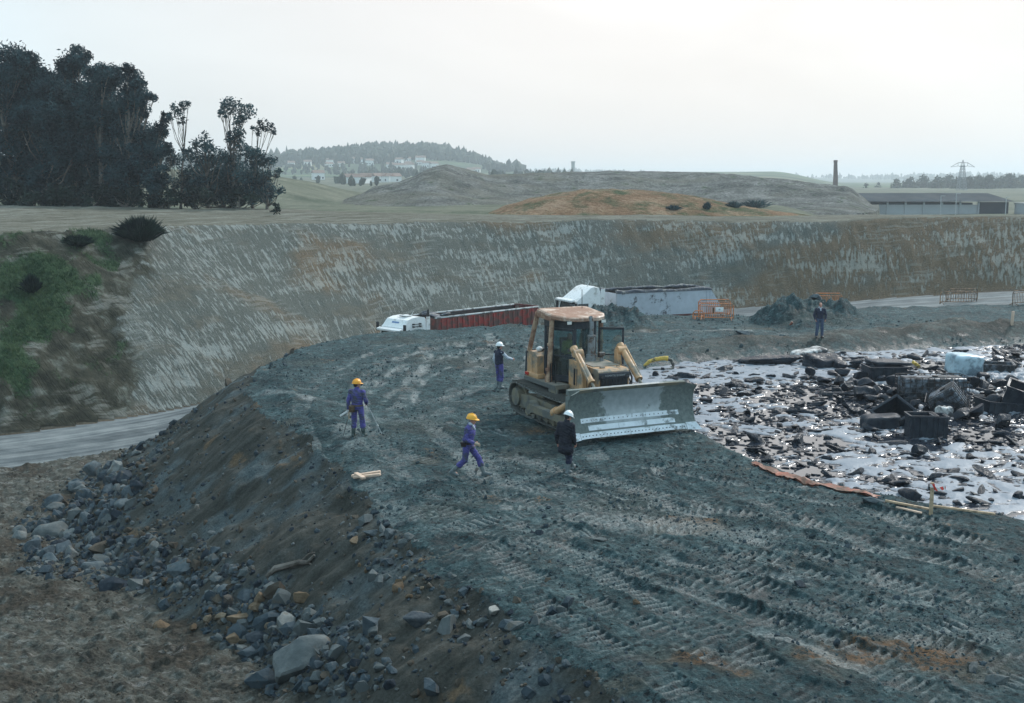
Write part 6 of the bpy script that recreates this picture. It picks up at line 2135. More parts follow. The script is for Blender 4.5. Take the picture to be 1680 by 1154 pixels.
def scatter_pool():
    rg = np.random.default_rng(31)
    n = 30000
    x = rg.uniform(5.5, 46, n); y = rg.uniform(24, 60, n)
    d, _ = sd_poly(x, y, POOL)
    dens = 0.62 + 0.45 * fbm(x, y, 0.25, 3, 320) + 0.6 * np.exp(-((x - 22) / 9) ** 2 - ((y - 50) / 6) ** 2) + 0.25 * sst(45, 28, y)
    k = (d < -0.25) & (rg.random(n) < dens) & (x < 33 + 0 * y)
    x, y = x[k], y[k]
    s = np.exp(rg.normal(-2.6, 0.55, len(x))) * (1 + 0.25 * sst(35, 50, y))
    s = np.clip(s, 0.03, 0.36)
    # order by how large they show
    o_ = np.argsort(-(s / np.hypot(x, y)))
    vis = np.abs(x / y) < 0.46
    o_ = np.concatenate([o_[vis[o_]], o_[~vis[o_]]])
    top, rest = o_[:258], o_[258:3400]
    for j in top:
        o = link('tar_lump', LUMPS[int(rg.integers(12))])
        o.location = (x[j], y[j], WL + 0.02 + s[j] * 0.10); o.rotation_euler = (rg.normal() * .25, rg.normal() * .25, rg.random() * 6.28)
        o.scale = (s[j] * rg.uniform(1.0, 1.9), s[j] * 0.8, s[j] * rg.uniform(0.6, 1.2))
        tag(o, 'tar-black lump floating in the open sludge', 'debris', 'tar lumps floating in the pool')
    base = [np.array(lump_mesh(520 + i, 0.55, 2)[0]) for i in range(8)]; fb = np.array(ICO[2][1]); nv = len(base[0])
    m = len(rest)
    V = np.stack([base[int(i)] for i in rg.integers(8, size=m)])
    a = rg.random(m) * 6.28; ca, sa = np.cos(a), np.sin(a)
    V = V * (s[rest] * 0.95)[:, None, None] * np.array([1.9, 0.85, 0.6])
    X = V[..., 0] * ca[:, None] - V[..., 1] * sa[:, None]; Yv = V[..., 0] * sa[:, None] + V[..., 1] * ca[:, None]
    V = np.stack([X + x[rest][:, None], Yv + y[rest][:, None], V[..., 2] + WL + 0.015], -1)
    F = fb[None] + (np.arange(m) * nv)[:, None, None]
    o = link('tar_scraps', npmesh('tar_scraps', V.reshape(-1, 3), F.reshape(-1, 3), M['tar_coated'], False))
    tag(o, 'countless small black scraps strewn over the sludge', 'debris', None, 'stuff')


scatter_pool()
# ------------------------------------------------------------------ people: one continuous skin grown from a posed skeleton


def nets(d, org, vx):
    """Surface of d = 0 on a regular grid (surface nets)."""
    s = d < 0
    nx, ny, nz = d.shape
    acc = np.zeros((nx - 1, ny - 1, nz - 1, 3), np.float32); cnt = np.zeros((nx - 1, ny - 1, nz - 1), np.float32)
    cs = [(i, j, k) for i in (0, 1) for j in (0, 1) for k in (0, 1)]
    sl = lambda c: (slice(c[0], nx - 1 + c[0]), slice(c[1], ny - 1 + c[1]), slice(c[2], nz - 1 + c[2]))
    for a in cs:
        for ax in range(3):
            if a[ax]:
                continue
            b = list(a); b[ax] = 1
            da, db = d[sl(a)], d[sl(b)]
            m = (da < 0) != (db < 0)
            t = np.where(m, da / np.where(m, da - db, 1), 0)
            for q in range(3):
                acc[..., q] += np.where(m, a[q] + (t if q == ax else 0), 0)
            cnt += m
    act = cnt > 0
    ids = np.full(act.shape, -1, np.int64); n = int(act.sum()); ids[act] = np.arange(n)
    cell = np.argwhere(act)
    V = (cell + acc[act] / cnt[act][:, None]) * vx + org
    F = []
    for ax in range(3):
        o1, o2 = (ax + 1) % 3, (ax + 2) % 3
        lo = [slice(None)] * 3; hi = [slice(None)] * 3
        lo[ax] = slice(0, -1); hi[ax] = slice(1, None)
        m = s[tuple(lo)] != s[tuple(hi)]
        e = np.argwhere(m)
        inn = s[tuple(lo)][m]
        ok = (e[:, o1] > 0) & (e[:, o2] > 0) & (e[:, o1] < d.shape[o1] - 1) & (e[:, o2] < d.shape[o2] - 1)
        e, inn = e[ok], inn[ok]
        q = []
        for (u, w) in ((-1, -1), (0, -1), (0, 0), (-1, 0)):
            c = e.copy(); c[:, o1] += u; c[:, o2] += w
            q.append(ids[c[:, 0], c[:, 1], c[:, 2]])
        f = np.stack(q, 1)
        f = np.where(inn[:, None], f, f[:, ::-1])
        F.append(f)
    return V, np.concatenate(F)


def sdf_mesh(name, prims, vx, mat, parent, blend=0.018, folds=0.0, seed=0):
    lo = np.full(3, 1e9); hi = np.full(3, -1e9)
    for p in prims:
        if p[0] == 'c':
            for q, r in ((p[1], p[3]), (p[2], p[4])):
                lo = np.minimum(lo, np.array(q) - r); hi = np.maximum(hi, np.array(q) + r)
        else:
            r = max(p[2]); lo = np.minimum(lo, np.array(p[1]) - r); hi = np.maximum(hi, np.array(p[1]) + r)
    lo -= 4 * vx; hi += 4 * vx
    n = np.ceil((hi - lo) / vx).astype(int) + 1
    d = np.full(n, 0.2, np.float32)
    ax = [lo[i] + np.arange(n[i]) * vx for i in range(3)]
    pad = 0.05
    for p in prims:
        if p[0] == 'c':
            a, b = np.array(p[1], float), np.array(p[2], float); r0, r1 = p[3], p[4]
            l, h = np.minimum(a - r0, b - r1) - pad, np.maximum(a + r0, b + r1) + pad
        else:
            c = np.array(p[1], float); rr = np.array(p[2], float); l, h = c - max(rr) - pad, c + max(rr) + pad
        i0 = np.clip(np.floor((l - lo) / vx).astype(int), 0, n - 1); i1 = np.clip(np.ceil((h - lo) / vx).astype(int) + 1, 1, n)
        X, Y, Z = np.meshgrid(ax[0][i0[0]:i1[0]], ax[1][i0[1]:i1[1]], ax[2][i0[2]:i1[2]], indexing='ij', sparse=True)
        if p[0] == 'c':
            ab = b - a; L2 = max(ab @ ab, 1e-9)
            t = np.clip(((X - a[0]) * ab[0] + (Y - a[1]) * ab[1] + (Z - a[2]) * ab[2]) / L2, 0, 1)
            v = np.sqrt((X - a[0] - t * ab[0]) ** 2 + (Y - a[1] - t * ab[1]) ** 2 + (Z - a[2] - t * ab[2]) ** 2) - (r0 + (r1 - r0) * t)
        else:
            Rm = np.array(p[3]) if len(p) > 3 and p[3] is not None else np.eye(3)
            x = (X - c[0]) * Rm[0, 0] + (Y - c[1]) * Rm[1, 0] + (Z - c[2]) * Rm[2, 0]
            y = (X - c[0]) * Rm[0, 1] + (Y - c[1]) * Rm[1, 1] + (Z - c[2]) * Rm[2, 1]
            z = (X - c[0]) * Rm[0, 2] + (Y - c[1]) * Rm[1, 2] + (Z - c[2]) * Rm[2, 2]
            k0 = np.sqrt((x / rr[0]) ** 2 + (y / rr[1]) ** 2 + (z / rr[2]) ** 2)
            k1 = np.sqrt((x / rr[0] ** 2) ** 2 + (y / rr[1] ** 2) ** 2 + (z / rr[2] ** 2) ** 2)
            v = k0 * (k0 - 1) / np.maximum(k1, 1e-6)
        s = (slice(i0[0], i1[0]), slice(i0[1], i1[1]), slice(i0[2], i1[2]))
        bl = p[-1] if isinstance(p[-1], float) and p[0] == 'k' else blend
        cur = d[s]
        h_ = np.clip(0.5 + 0.5 * (cur - v) / bl, 0, 1)
        d[s] = cur * (1 - h_) + v * h_ - bl * h_ * (1 - h_)
    if folds:
        X, Y, Z = np.meshgrid(*ax, indexing='ij', sparse=True)
        d = d + folds * (np.sin(X * 31 + Z * 46 + seed) * np.sin(Y * 37 - Z * 29 + seed * 2) + 0.6 * np.sin(Z * 85 + X * 22 + 13 * np.sin(Y * 9 + seed)))
    V, F = nets(d, lo, vx)
    return link(name, npmesh(name, V, F, M[mat], True), parent)


def helmet_mesh(mat):
    vs, fs = [], []
    n, m = 24, 8
    for j in range(m + 1):
        ph = math.pi / 2 * j / m
        for i in range(n):
            a = 2 * math.pi * i / n
            rib = 1 + (0.035 if abs(math.sin(a)) > 2 else 0)
            vs.append((0.122 * math.cos(a) * math.cos(ph), 0.148 * math.sin(a) * math.cos(ph), 0.128 * math.sin(ph) * rib))
    for j in range(m):
        for i in range(n):
            fs.append([j * n + i, j * n + (i + 1) % n, (j + 1) * n + (i + 1) % n, (j + 1) * n + i])
    mb = MB(); mb.add(vs, fs)
    b = []
    for i in range(n):
        a = 2 * math.pi * i / n
        pk = 0.062 * max(0, math.sin(a)) ** 2.5 + 0.010
        b.append((pk, a))
    vv = [(0.122 * math.cos(a), 0.148 * math.sin(a), 0.004) for pk, a in b] + [((0.122 + pk * 0.55) * math.cos(a), (0.148 + pk) * math.sin(a), -0.006 - pk * 0.18) for pk, a in b]
    vv += [((0.122 + pk * 0.55) * math.cos(a), (0.148 + pk) * math.sin(a), -0.016 - pk * 0.18) for pk, a in b] + [(0.116 * math.cos(a), 0.142 * math.sin(a), -0.012) for pk, a in b]
    ff = []
    for r_ in range(3):
        ff += [[r_ * n + i, r_ * n + (i + 1) % n, (r_ + 1) * n + (i + 1) % n, (r_ + 1) * n + i] for i in range(n)]
    mb.add(vv, ff)
    mb.tube([(0, -0.135, 0.055), (0, -0.09, 0.110), (0, 0, 0.138), (0, 0.09, 0.110), (0, 0.135, 0.055)], 0.012, 6)
    return mb


def person(label, loc, rz, J=None, top='blue', legs='blue', boots='boot_green', helmet='helmet_orange', hair='hair_dark', head_yaw=0.0, head_pitch=0.0, lean=0.0,
           coat=False, vest=None, gloves=False, pouch=None, collar=None, cat='person', scale=1.0, seated=False, hands=None):
    cl = {'blue': 'blue_cloth', 'navy': 'navy_cloth', 'black': 'black_cloth', 'jeans': 'jeans', 'pale': 'shirt_pale', 'vis': 'hi_vis'}
    K = dict(pel=(0, 0, .95), chest=(0, .0, 1.29), neck=(0, -.005, 1.475), head=(0, .03, 1.63),
             shR=(.19, 0, 1.405), elR=(.245, -.03, 1.13), wrR=(.25, .05, .89), shL=(-.19, 0, 1.405), elL=(-.245, -.03, 1.13), wrL=(-.25, .05, .89),
             hipR=(.098, 0, .93), knR=(.115, .03, .50), anR=(.125, -.01, .095), hipL=(-.098, 0, .93), knL=(-.115, .03, .50), anL=(-.125, -.01, .095), ftR=0.15, ftL=-0.15, ptR=0.0, ptL=0.0)
    if lean:
        for k in ('chest', 'neck', 'head', 'shR', 'shL', 'elR', 'elL', 'wrR', 'wrL'):
            x, y, z = K[k]; h = z - .95
            K[k] = (x, y + h * math.sin(lean), .95 + h * math.cos(lean))
    K.update(J or {})
    t = thing('person', label, cat, loc, rz)
    t.scale = (scale,) * 3
    V3 = lambda k: np.array(K[k], float)
    mid = lambda a, b, f: tuple(np.array(a) * (1 - f) + np.array(b) * f)
    hr = np.array((Matrix.Rotation(head_yaw, 3, 'Z') @ Matrix.Rotation(head_pitch, 3, 'X')))
    H = V3('head')
    hp_ = lambda x, y, z: tuple(H + hr @ np.array((x, y, z)))
    # skin
    pr = [('e', K['pel'], (.155, .105, .13)), ('e', tuple((V3('pel') + V3('chest')) / 2), (.145, .10, .19)), ('e', K['chest'], (.172, .112, .19)), ('c', K['shR'], K['shL'], .062, .062),
          ('c', K['neck'], hp_(0, -.02, -.05), .060, .054)]
    pr += [('e', hp_(0, -.012, .03), (.074, .096, .094), hr), ('c', hp_(0, .035, -.055), hp_(0, .048, -.085), .050, .036), ('e', hp_(0, .03, -.03), (.062, .066, .075), hr),
           ('c', hp_(0, .092, .012), hp_(0, .116, -.026), .011, .016), ('c', hp_(-.035, .078, .030), hp_(.035, .078, .030), .014, .014), ('c', hp_(-.02, .088, -.058), hp_(.02, .088, -.058), .010, .010)]
    for s in (-1, 1):
        pr.append(('e', hp_(s * .078, -.01, -.005), (.012, .022, .034), hr))
    for s, a in ((1, 'R'), (-1, 'L')):
        sh, e, w = K['sh' + a], K['el' + a], K['wr' + a]
        pr += [('c', sh, e, .052, .043), ('c', e, mid(e, w, .35), .043, .042), ('c', mid(e, w, .35), w, .042, .029)]
        dv = V3('wr' + a) - V3('el' + a); dv /= np.linalg.norm(dv)
        if hands and a in hands:
            dv = np.array(hands[a], float); dv /= np.linalg.norm(dv)
        inn = np.array((-s, 0.35, 0.0)); inn -= dv * (inn @ dv); inn /= np.linalg.norm(inn)      # palm looks inwards
        sd = np.cross(dv, inn)
        if sd[1] < 0 and abs(sd[1]) > 0.2:
            sd = -sd
        wv = V3('wr' + a)
        Rm = np.stack([inn, sd, dv], 1)
        pr.append(('e', tuple(wv + dv * .05), (.017, .040, .055), Rm))
        for q, ln in zip((-.030, -.010, .011, .031), (.062, .076, .080, .070)):
            b0 = wv + dv * .090 + sd * q
            b1 = b0 + (dv * .8 + inn * .45) * ln * .52
            b2 = b1 + (dv * .25 + inn * .9) * ln * .48
            pr += [('c', tuple(b0), tuple(b1), .0095, .009), ('c', tuple(b1), tuple(b2), .009, .008)]
        th0 = wv + dv * .03 + sd * .034; th1 = th0 + (dv * .6 + sd * .55 + inn * .45) * .038; th2 = th1 + (dv * .75 + inn * .55) * .032
        pr += [('c', tuple(th0), tuple(th1), .012, .011), ('c', tuple(th1), tuple(th2), .011, .009)]
        hp2, kn, an = K['hip' + a], K['kn' + a], K['an' + a]
        pr += [('c', hp2, kn, .080, .055), ('c', kn, mid(kn, an, .35), .054, .055), ('c', mid(kn, an, .35), an, .055, .038), ('c', an, tuple(V3('an' + a) + np.array((0, .12, -.05))), .036, .03)]
    sdf_mesh('body', pr, .0085, 'skin', t, .010)
    # eyes
    for s in (-1, 1):
        mb = MB(); mb.ico(hp_(s * .032, .0835, .006), (.011, .007, .007), 2); mb.build('eye', M['hair_dark'], t)
    # hair
    pr = [('e', hp_(0, -.030, .035), (.080, .092, .092), hr), ('e', hp_(0, -.055, -.02), (.066, .055, .06), hr)]
    for s in (-1, 1):
        pr.append(('c', hp_(s * .070, .02, .02), hp_(s * .068, -.03, -.01), .014, .018))
    sdf_mesh('hair', pr, .010, hair, t, .02, .002)
    # jacket
    tm = cl[top]
    pr = [('e', K['chest'], (.205, .142, .21)), ('e', tuple((V3('pel') + V3('chest')) / 2 + np.array((0, 0, .02))), (.185, .138, .20)), ('c', K['shR'], K['shL'], .082, .082), ('c', K['neck'], tuple(V3('neck') + np.array((0, .0, .035))), .078, .070)]
    if coat:
        px_, py_, pz_ = K['pel']
        pr += [('e', (px_, py_, pz_ - .02), (.205, .155, .22)), ('e', (px_ + .02, py_ - .02, pz_ - .20), (.225, .18, .16)), ('c', (px_ - .12, py_ - .03, pz_ - .25), (px_ + .16, py_ - .02, pz_ - .25), .085, .10)]
    else:
        pr += [('e', tuple(V3('pel') + np.array((0, 0, .05))), (.178, .132, .12))]
    arms = []
    for a in 'RL':
        sh, e, w = K['sh' + a], K['el' + a], K['wr' + a]
        arms += [('c', sh, e, .072, .062), ('c', e, mid(e, w, .5), .061, .056), ('c', mid(e, w, .5), mid(e, w, .97), .055, .047)]
    if vest:
        sdf_mesh('shirt', arms + [('c', K['shR'], K['shL'], .074, .074), ('e', K['chest'], (.19, .13, .20)), ('c', K['neck'], tuple(V3('neck') + np.array((0, 0, .04))), .070, .062)], .010, cl[vest], t, .02, .0028, 1)
        sdf_mesh('waistcoat', [p for p in pr] + [('e', tuple(V3('pel') + np.array((0, 0, .06))), (.19, .15, .16))], .010, tm, t, .03, .0022, 2)
    else:
        sdf_mesh('jacket', pr + arms, .010, tm, t, .03, .0062, len(label) % 7)
    if collar:
        sdf_mesh('collar', [('c', tuple(V3('neck') + np.array((-.03, .055, .02))), tuple(V3('neck') + np.array((0, .125, -.10))), .028, .02), ('c', tuple(V3('neck') + np.array((.03, .055, .02))), tuple(V3('neck') + np.array((0, .125, -.10))), .028, .02),
                            ('c', tuple(V3('neck') + np.array((-.04, 0.01, .05))), tuple(V3('neck') + np.array((.04, 0.01, .05))), .052, .052)], .010, cl[collar], t, .02)
    # trousers
    pr = [('e', tuple(V3('pel') + np.array((0, 0, -.01))), (.168, .128, .13))]
    for a in 'RL':
        hp2, kn, an = K['hip' + a], K['kn' + a], K['an' + a]
        low = .42 if boots in ('boot_green', 'boot_grey') else .93
        pr += [('c', hp2, kn, .100, .078), ('c', kn, mid(kn, an, low), .078, .076 if low < .5 else .070)]
        if low < .5:
            pr.append(('c', mid(kn, an, low - .05), mid(kn, an, low + 0.02), .080, .078))
    sdf_mesh('trousers', pr, .010, cl[legs], t, .025, .0062, len(label) % 5)
    # boots
    for s, a in ((1, 'R'), (-1, 'L')):
        kn, an = K['kn' + a], V3('an' + a)
        yaw, pt = K['ft' + a], K['pt' + a]
        f = np.array((math.sin(yaw) * math.cos(pt), math.cos(yaw) * math.cos(pt), -math.sin(pt))); u = np.array((math.sin(yaw) * math.sin(pt), math.cos(yaw) * math.sin(pt), math.cos(pt)))
        heel, toe = an - f * .045 - u * .048, an + f * .165 - u * .054
        pr = [('c', tuple(heel), tuple(toe), .047, .041), ('c', tuple(an), tuple(an + f * .09 - u * .03), .052, .046), ('c', tuple(heel - u * .02), tuple(toe - u * .018), .030, .028)]
        if boots in ('boot_green', 'boot_grey'):
            pr += [('c', mid(kn, tuple(an), .40), mid(kn, tuple(an), .75), .071, .060), ('c', mid(kn, tuple(an), .75), tuple(an), .060, .056)]
        else:
            pr += [('c', tuple(an + u * .03), tuple(an), .05, .052)]
        sdf_mesh('boot' if boots in ('boot_green', 'boot_grey') else 'shoe', pr, .010, boots, t, .02)
    if helmet:
        h = helmet_mesh(helmet).build('helmet', M[helmet], t, 60)
        mt = Matrix(((hr[0, 0], hr[0, 1], hr[0, 2], 0), (hr[1, 0], hr[1, 1], hr[1, 2], 0), (hr[2, 0], hr[2, 1], hr[2, 2], 0), (0, 0, 0, 1)))
        h.matrix_local = Matrix.Translation(Vector(hp_(0, -.012, .052))) @ mt @ Matrix.Rotation(-0.06, 4, 'X')
    if gloves:
        for a in 'R':
            dv = V3('wr' + a) - V3('el' + a); dv /= np.linalg.norm(dv)
            wv = V3('wr' + a)
            g = [('c', tuple(wv - dv * .03), tuple(wv + dv * .06), .040, .044), ('e', tuple(wv + dv * .075), (.04, .05, .045))]
            for q in (-.03, -.01, .011, .031):
                b0 = wv + dv * .09 + np.array((0, 0, q)); g.append(('c', tuple(b0), tuple(b0 + dv * .05 + np.array((-.03, 0.01, -.02))), .014, .013))
            sdf_mesh('glove', g, .009, 'glove', t, .012)
    if pouch:
        mat, (x, y, z), sz = pouch
        mb = MB(); mb.box((x, y, z), sz, (0.05, 0.05, 0.1), 0.03)
        mb.box((x, y - .006, z + sz[2] * .28), (sz[0] * 1.04, sz[1] * 1.06, sz[2] * .42), (0.05, 0.05, 0.1), 0.02)
        po = mb.build('tool_pouch', M[mat], t)
        mb = MB()
        nb_ = 28
        pts = [(K['pel'][0] + .188 * math.cos(2 * math.pi * i / nb_), K['pel'][1] + .143 * math.sin(2 * math.pi * i / nb_), K['pel'][2] + .045) for i in range(nb_ + 1)]
        for i in range(nb_):
            a_, b_ = Vector(pts[i]), Vector(pts[i + 1])
            d_ = b_ - a_
            mb.box(tuple((a_ + b_) / 2), (d_.length * 1.05, .012, .045), (0, 0, math.atan2(d_.y, d_.x)))
        mb.build('belt', M[mat], t)
    return t


def stand(px, py):
    b = hits([(px, py)])[0]
    return (b[0], b[1], b[2] - 0.015)


fwd = lambda x, y: math.atan2(-x, y)

# surveyor with his back to us
pa = stand(587, 716)
PA = person('worker in blue overalls and orange helmet seen from behind, holding a rod', pa, fwd(0.22, 1),
            dict(elR=(.29, -.02, 1.15), wrR=(.235, .19, 1.02), elL=(-.27, -.03, 1.13), wrL=(-.285, -.01, .885), anR=(.185, 0, .095), knR=(.15, .03, .50), anL=(-.14, -.02, .095)),
            helmet='helmet_orange', boots='boot_green', head_yaw=-0.75, hair='hair_dark', pouch=('leather_brown', (-.115, -.165, .90), (.17, .09, .21)))
# walking worker
pb = stand(768, 781)
PB = person('worker in blue overalls and yellow-orange helmet striding to the right', pb, fwd(0.97, -0.28),
            dict(pel=(0, 0, .90), hipR=(.095, 0, .88), hipL=(-.095, 0, .88), knL=(-.10, .27, .50), anL=(-.10, .42, .11), knR=(.10, -.06, .47), anR=(.11, -.42, .14), ptL=-0.15, ptR=0.22, ftR=.1, ftL=-.1,
                 chest=(0, .06, 1.24), neck=(0, .075, 1.425), head=(0, .125, 1.575), shR=(.185, .05, 1.355), elR=(.255, .0, 1.07), wrR=(.19, .24, .985), shL=(-.185, .07, 1.355), elL=(-.25, -.07, 1.10), wrL=(-.24, .04, .90)),
            helmet='helmet_yellow', boots='boot_grey', hair='hair_grey', gloves=True, collar='pale', pouch=('leather_dark', (.175, -.06, .93), (.09, .16, .14)), head_pitch=-0.05)
# man in the dark coat
pc = stand(927, 778)
PC = person('man in a long dark coat and white helmet walking away with head bowed', pc, fwd(0.52, 0.85),
            dict(pel=(0, 0, .93), knR=(.07, .12, .52), anR=(.06, .03, .10), hipR=(.09, 0, .91), hipL=(-.09, 0, .91), knL=(-.02, .16, .52), anL=(.0, .42, .15), ptL=-0.2,
                 chest=(0, .05, 1.27), neck=(0, .08, 1.45), head=(.015, .14, 1.585), shR=(.19, .04, 1.385), shL=(-.19, .05, 1.385), elR=(.25, .02, 1.11), wrR=(.24, .12, .87), elL=(-.255, -.02, 1.11), wrL=(-.265, .04, .86)),
            top='black', legs='navy', boots='boot_grey', helmet='helmet_white', coat=True, head_yaw=-0.35, head_pitch=-0.35)
# white helmet, dark waistcoat, pointing
pd = stand(819, 637)
PD = person('man in a white helmet and navy waistcoat holding his arm out behind the bulldozer', pd, fwd(0.72, 0.62),
            dict(elR=(.30, .16, 1.21), wrR=(.30, .40, 1.14), anL=(-.17, .10, .095), knL=(-.14, .08, .5), anR=(.10, -.05, .095), chest=(0, .0, 1.29)),
            top='navy', legs='blue', boots='boot_grey', helmet='helmet_white', vest='pale', head_yaw=-0.2)
# onlooker on the far bank
pe = stand(1344, 554)
PE = person('bareheaded man in a dark jacket and jeans facing us from the far bank', pe, fwd(-0.02, -1),
            dict(elR=(.285, -.02, 1.15), wrR=(.245, .09, .93), elL=(-.29, -.02, 1.15), wrL=(-.25, .09, .93), anR=(.15, 0, .095), anL=(-.13, 0, .095)),
            top='navy', legs='jeans', boots='black', helmet=None, collar='pale', hair='hair_dark')
# driver
dm = DOZER.matrix_world if False else Matrix.Translation(DOZER.location) @ Euler(DOZER.rotation_euler).to_matrix().to_4x4()
pdv = dm @ Vector((-0.98, 0, 1.12))
PF = person('driver in dark clothes and a yellow-green top seated inside the bulldozer cab', tuple(pdv), DZ_A - math.pi,
            dict(hipR=(.10, .02, .95), hipL=(-.10, .02, .95), knR=(.14, .42, .98), knL=(-.14, .42, .98), anR=(.15, .50, .56), anL=(-.15, .50, .56), elR=(.28, .08, 1.16), wrR=(.24, .32, 1.20), elL=(-.28, .08, 1.16), wrL=(-.24, .32, 1.20)),
            top='vis', legs='navy', boots='black', helmet=None)


def local(p, q):
    return Matrix.Translation(p.location) @ Euler(p.rotation_euler).to_matrix().to_4x4() @ Vector(q)


# what the workers hold
h = local(PA, (.235, .225, 1.0))
foot = Vector(hits([(626, 712)])[0]); fork = Vector(hits([(618, 706)])[0])
t = thing('survey_rod', 'thin pale metal rod with a forked foot held by the worker with his back turned', 'rod', tuple(foot), 0)
L = h - foot
j = L * 0.28
mb = MB(); mb.tube([(0, 0, 0), tuple(j), tuple(L * 1.04)], [0.017, 0.019, 0.017], 6); mb.build('shaft', M['dull_white'], t)
mb = MB(); mb.tube([tuple(j), tuple(Vector((-.14, .02, .03)))], 0.016, 6); mb.ico(tuple(j), 0.035, 2); mb.build('fork', M['dull_white'], t)
h = local(PA, (-.285, .01, .80))
t = thing('white_peg', 'short white peg held low in the left hand of the worker seen from behind', 'peg', tuple(h), 0)
mb = MB(); mb.box((-0.13, -0.03, -0.07), (0.32, 0.02, 0.055), (0, -0.55, 0.1), 0.006); mb.build('blade', M['white_paint'], t)
t = thing('hammer', 'small wooden-handled hammer hanging below the brown tool pouch', 'hammer', tuple(local(PA, (-.215, -.16, .70))), 0.2)
mb = MB(); mb.tube([(0, 0, 0.12), (0, 0, -0.12)], [0.014, 0.020], 8); mb.build('handle', M['sawn_wood'], t)
mb = MB(); mb.box((0, 0, 0.135), (0.10, 0.035, 0.04), None, 0.006); mb.build('head', M['galvanised'], t)
g0 = Vector(hits([(563, 716)])[0])
t = thing('thin_stick', 'thin dark stick leaning from the ground beside the left boot of the rod holder', 'stick', tuple(g0), 0)
mb = MB(); mb.tube([(0, 0, 0), (0.14, 0.05, 0.52)], 0.010, 6); mb.build('stick', M['galv_dirty'], t)
# ------------------------------------------------------------------ rocks and rubble
def rock_mat(name, stops, sc=3.0):
    n = N(name)
    oi = n.t.nodes.new('ShaderNodeObjectInfo')
    f = n.math('ADD', n.math('MULTIPLY', n.noise(sc, 6, rough=0.65), 0.7), n.math('MULTIPLY', oi.outputs['Random'], 0.3))
    c = n.ramp(f, stops)
    st = n.rng(n.noise(sc * 0.7, 5), 0.56, 0.68, 0, 0.55)
    c = n.mix(st, c, (0.14, 0.11, 0.08))
    n.p(col=c, rough=0.92, spec=0.12, normal=n.bump(n.noise(sc * 7, 6, rough=0.7), 0.7, 0.04))
    M[name] = n.m


rock_mat('rock_blue', [(0.30, (0.040, 0.056, 0.068)), (0.5, (0.078, 0.100, 0.114)), (0.68, (0.135, 0.158, 0.165))])
rock_mat('rock_dark', [(0.30, (0.022, 0.030, 0.040)), (0.5, (0.042, 0.054, 0.066)), (0.7, (0.085, 0.10, 0.11))])
rock_mat('rock_grey', [(0.30, (0.085, 0.098, 0.100)), (0.5, (0.135, 0.150, 0.150)), (0.7, (0.215, 0.23, 0.225))])
rock_mat('rock_ochre', [(0.30, (0.095, 0.068, 0.045)), (0.5, (0.165, 0.120, 0.078)), (0.7, (0.25, 0.20, 0.145))])
rock_mat('rock_pale', [(0.30, (0.20, 0.20, 0.18)), (0.5, (0.30, 0.30, 0.28)), (0.7, (0.42, 0.42, 0.40))])


def rock_bm(seed, squash, npts=13, cuts=2):
    rg = np.random.default_rng(seed)
    bm = bmesh.new()
    p = rg.normal(size=(npts, 3)); p /= np.linalg.norm(p, axis=1)[:, None]
    p = p * np.array([1.0, 0.70 + 0.25 * rg.random(), squash]) * (0.82 + 0.25 * rg.random((npts, 1)))
    for q in p:
        bm.verts.new(q)
    bmesh.ops.convex_hull(bm, input=bm.verts[:])
    bmesh.ops.dissolve_limit(bm, angle_limit=R(12), verts=bm.verts[:], edges=bm.edges[:])
    if cuts:
        bmesh.ops.bevel(bm, geom=bm.edges[:], offset=0.06, segments=1, profile=0.5, affect='EDGES', clamp_overlap=True)
        bmesh.ops.triangulate(bm, faces=bm.faces[:])
        for _ in range(cuts):
            bmesh.ops.subdivide_edges(bm, edges=[e for e in bm.edges if e.calc_length() > 0.16], cuts=1, use_grid_fill=True)
        bmesh.ops.triangulate(bm, faces=bm.faces[:])
        k = rg.normal(size=(9, 3)); ph = rg.random(9) * 6.28
        for q in bm.verts:
            c = np.array(q.co)
            w = sum(math.sin(c @ (k[i] * (2.0 + i * 1.7)) + ph[i]) / (1 + i * 0.8) for i in range(9))
            q.co = q.co * (1 + 0.042 * w)
    else:
        bmesh.ops.triangulate(bm, faces=bm.faces[:])
    return bm


RK = {}


def rock_mesh(i, mat):
    if (i, mat) not in RK:
        bm = rock_bm(900 + i, 0.62 + 0.03 * (i % 8), 17 + i % 7, 3 if i < 20 else 2)
        me = bpy.data.meshes.new('rock')
        bmesh.ops.recalc_face_normals(bm, faces=bm.faces[:])
        for f in bm.faces:
            f.smooth = True
        for e in bm.edges:
            if len(e.link_faces) == 2 and e.calc_face_angle(0) > R(22):
                e.smooth = False
        bm.to_mesh(me); bm.free()
        me.materials.append(M[mat])
        RK[(i, mat)] = me
    return RK[(i, mat)]


def rock(i, mat, b, size, rot, label, group=None, name='rock', sink=0.25, sq=(1, 1, 1)):
    o = link(name, rock_mesh(i, mat))
    o.location = (b[0], b[1], b[2] + size * (0.5 - sink) * 0.9 * sq[2]); o.rotation_euler = rot; o.scale = (size * sq[0], size * sq[1], size * sq[2])
    return tag(o, label, 'rock', group)


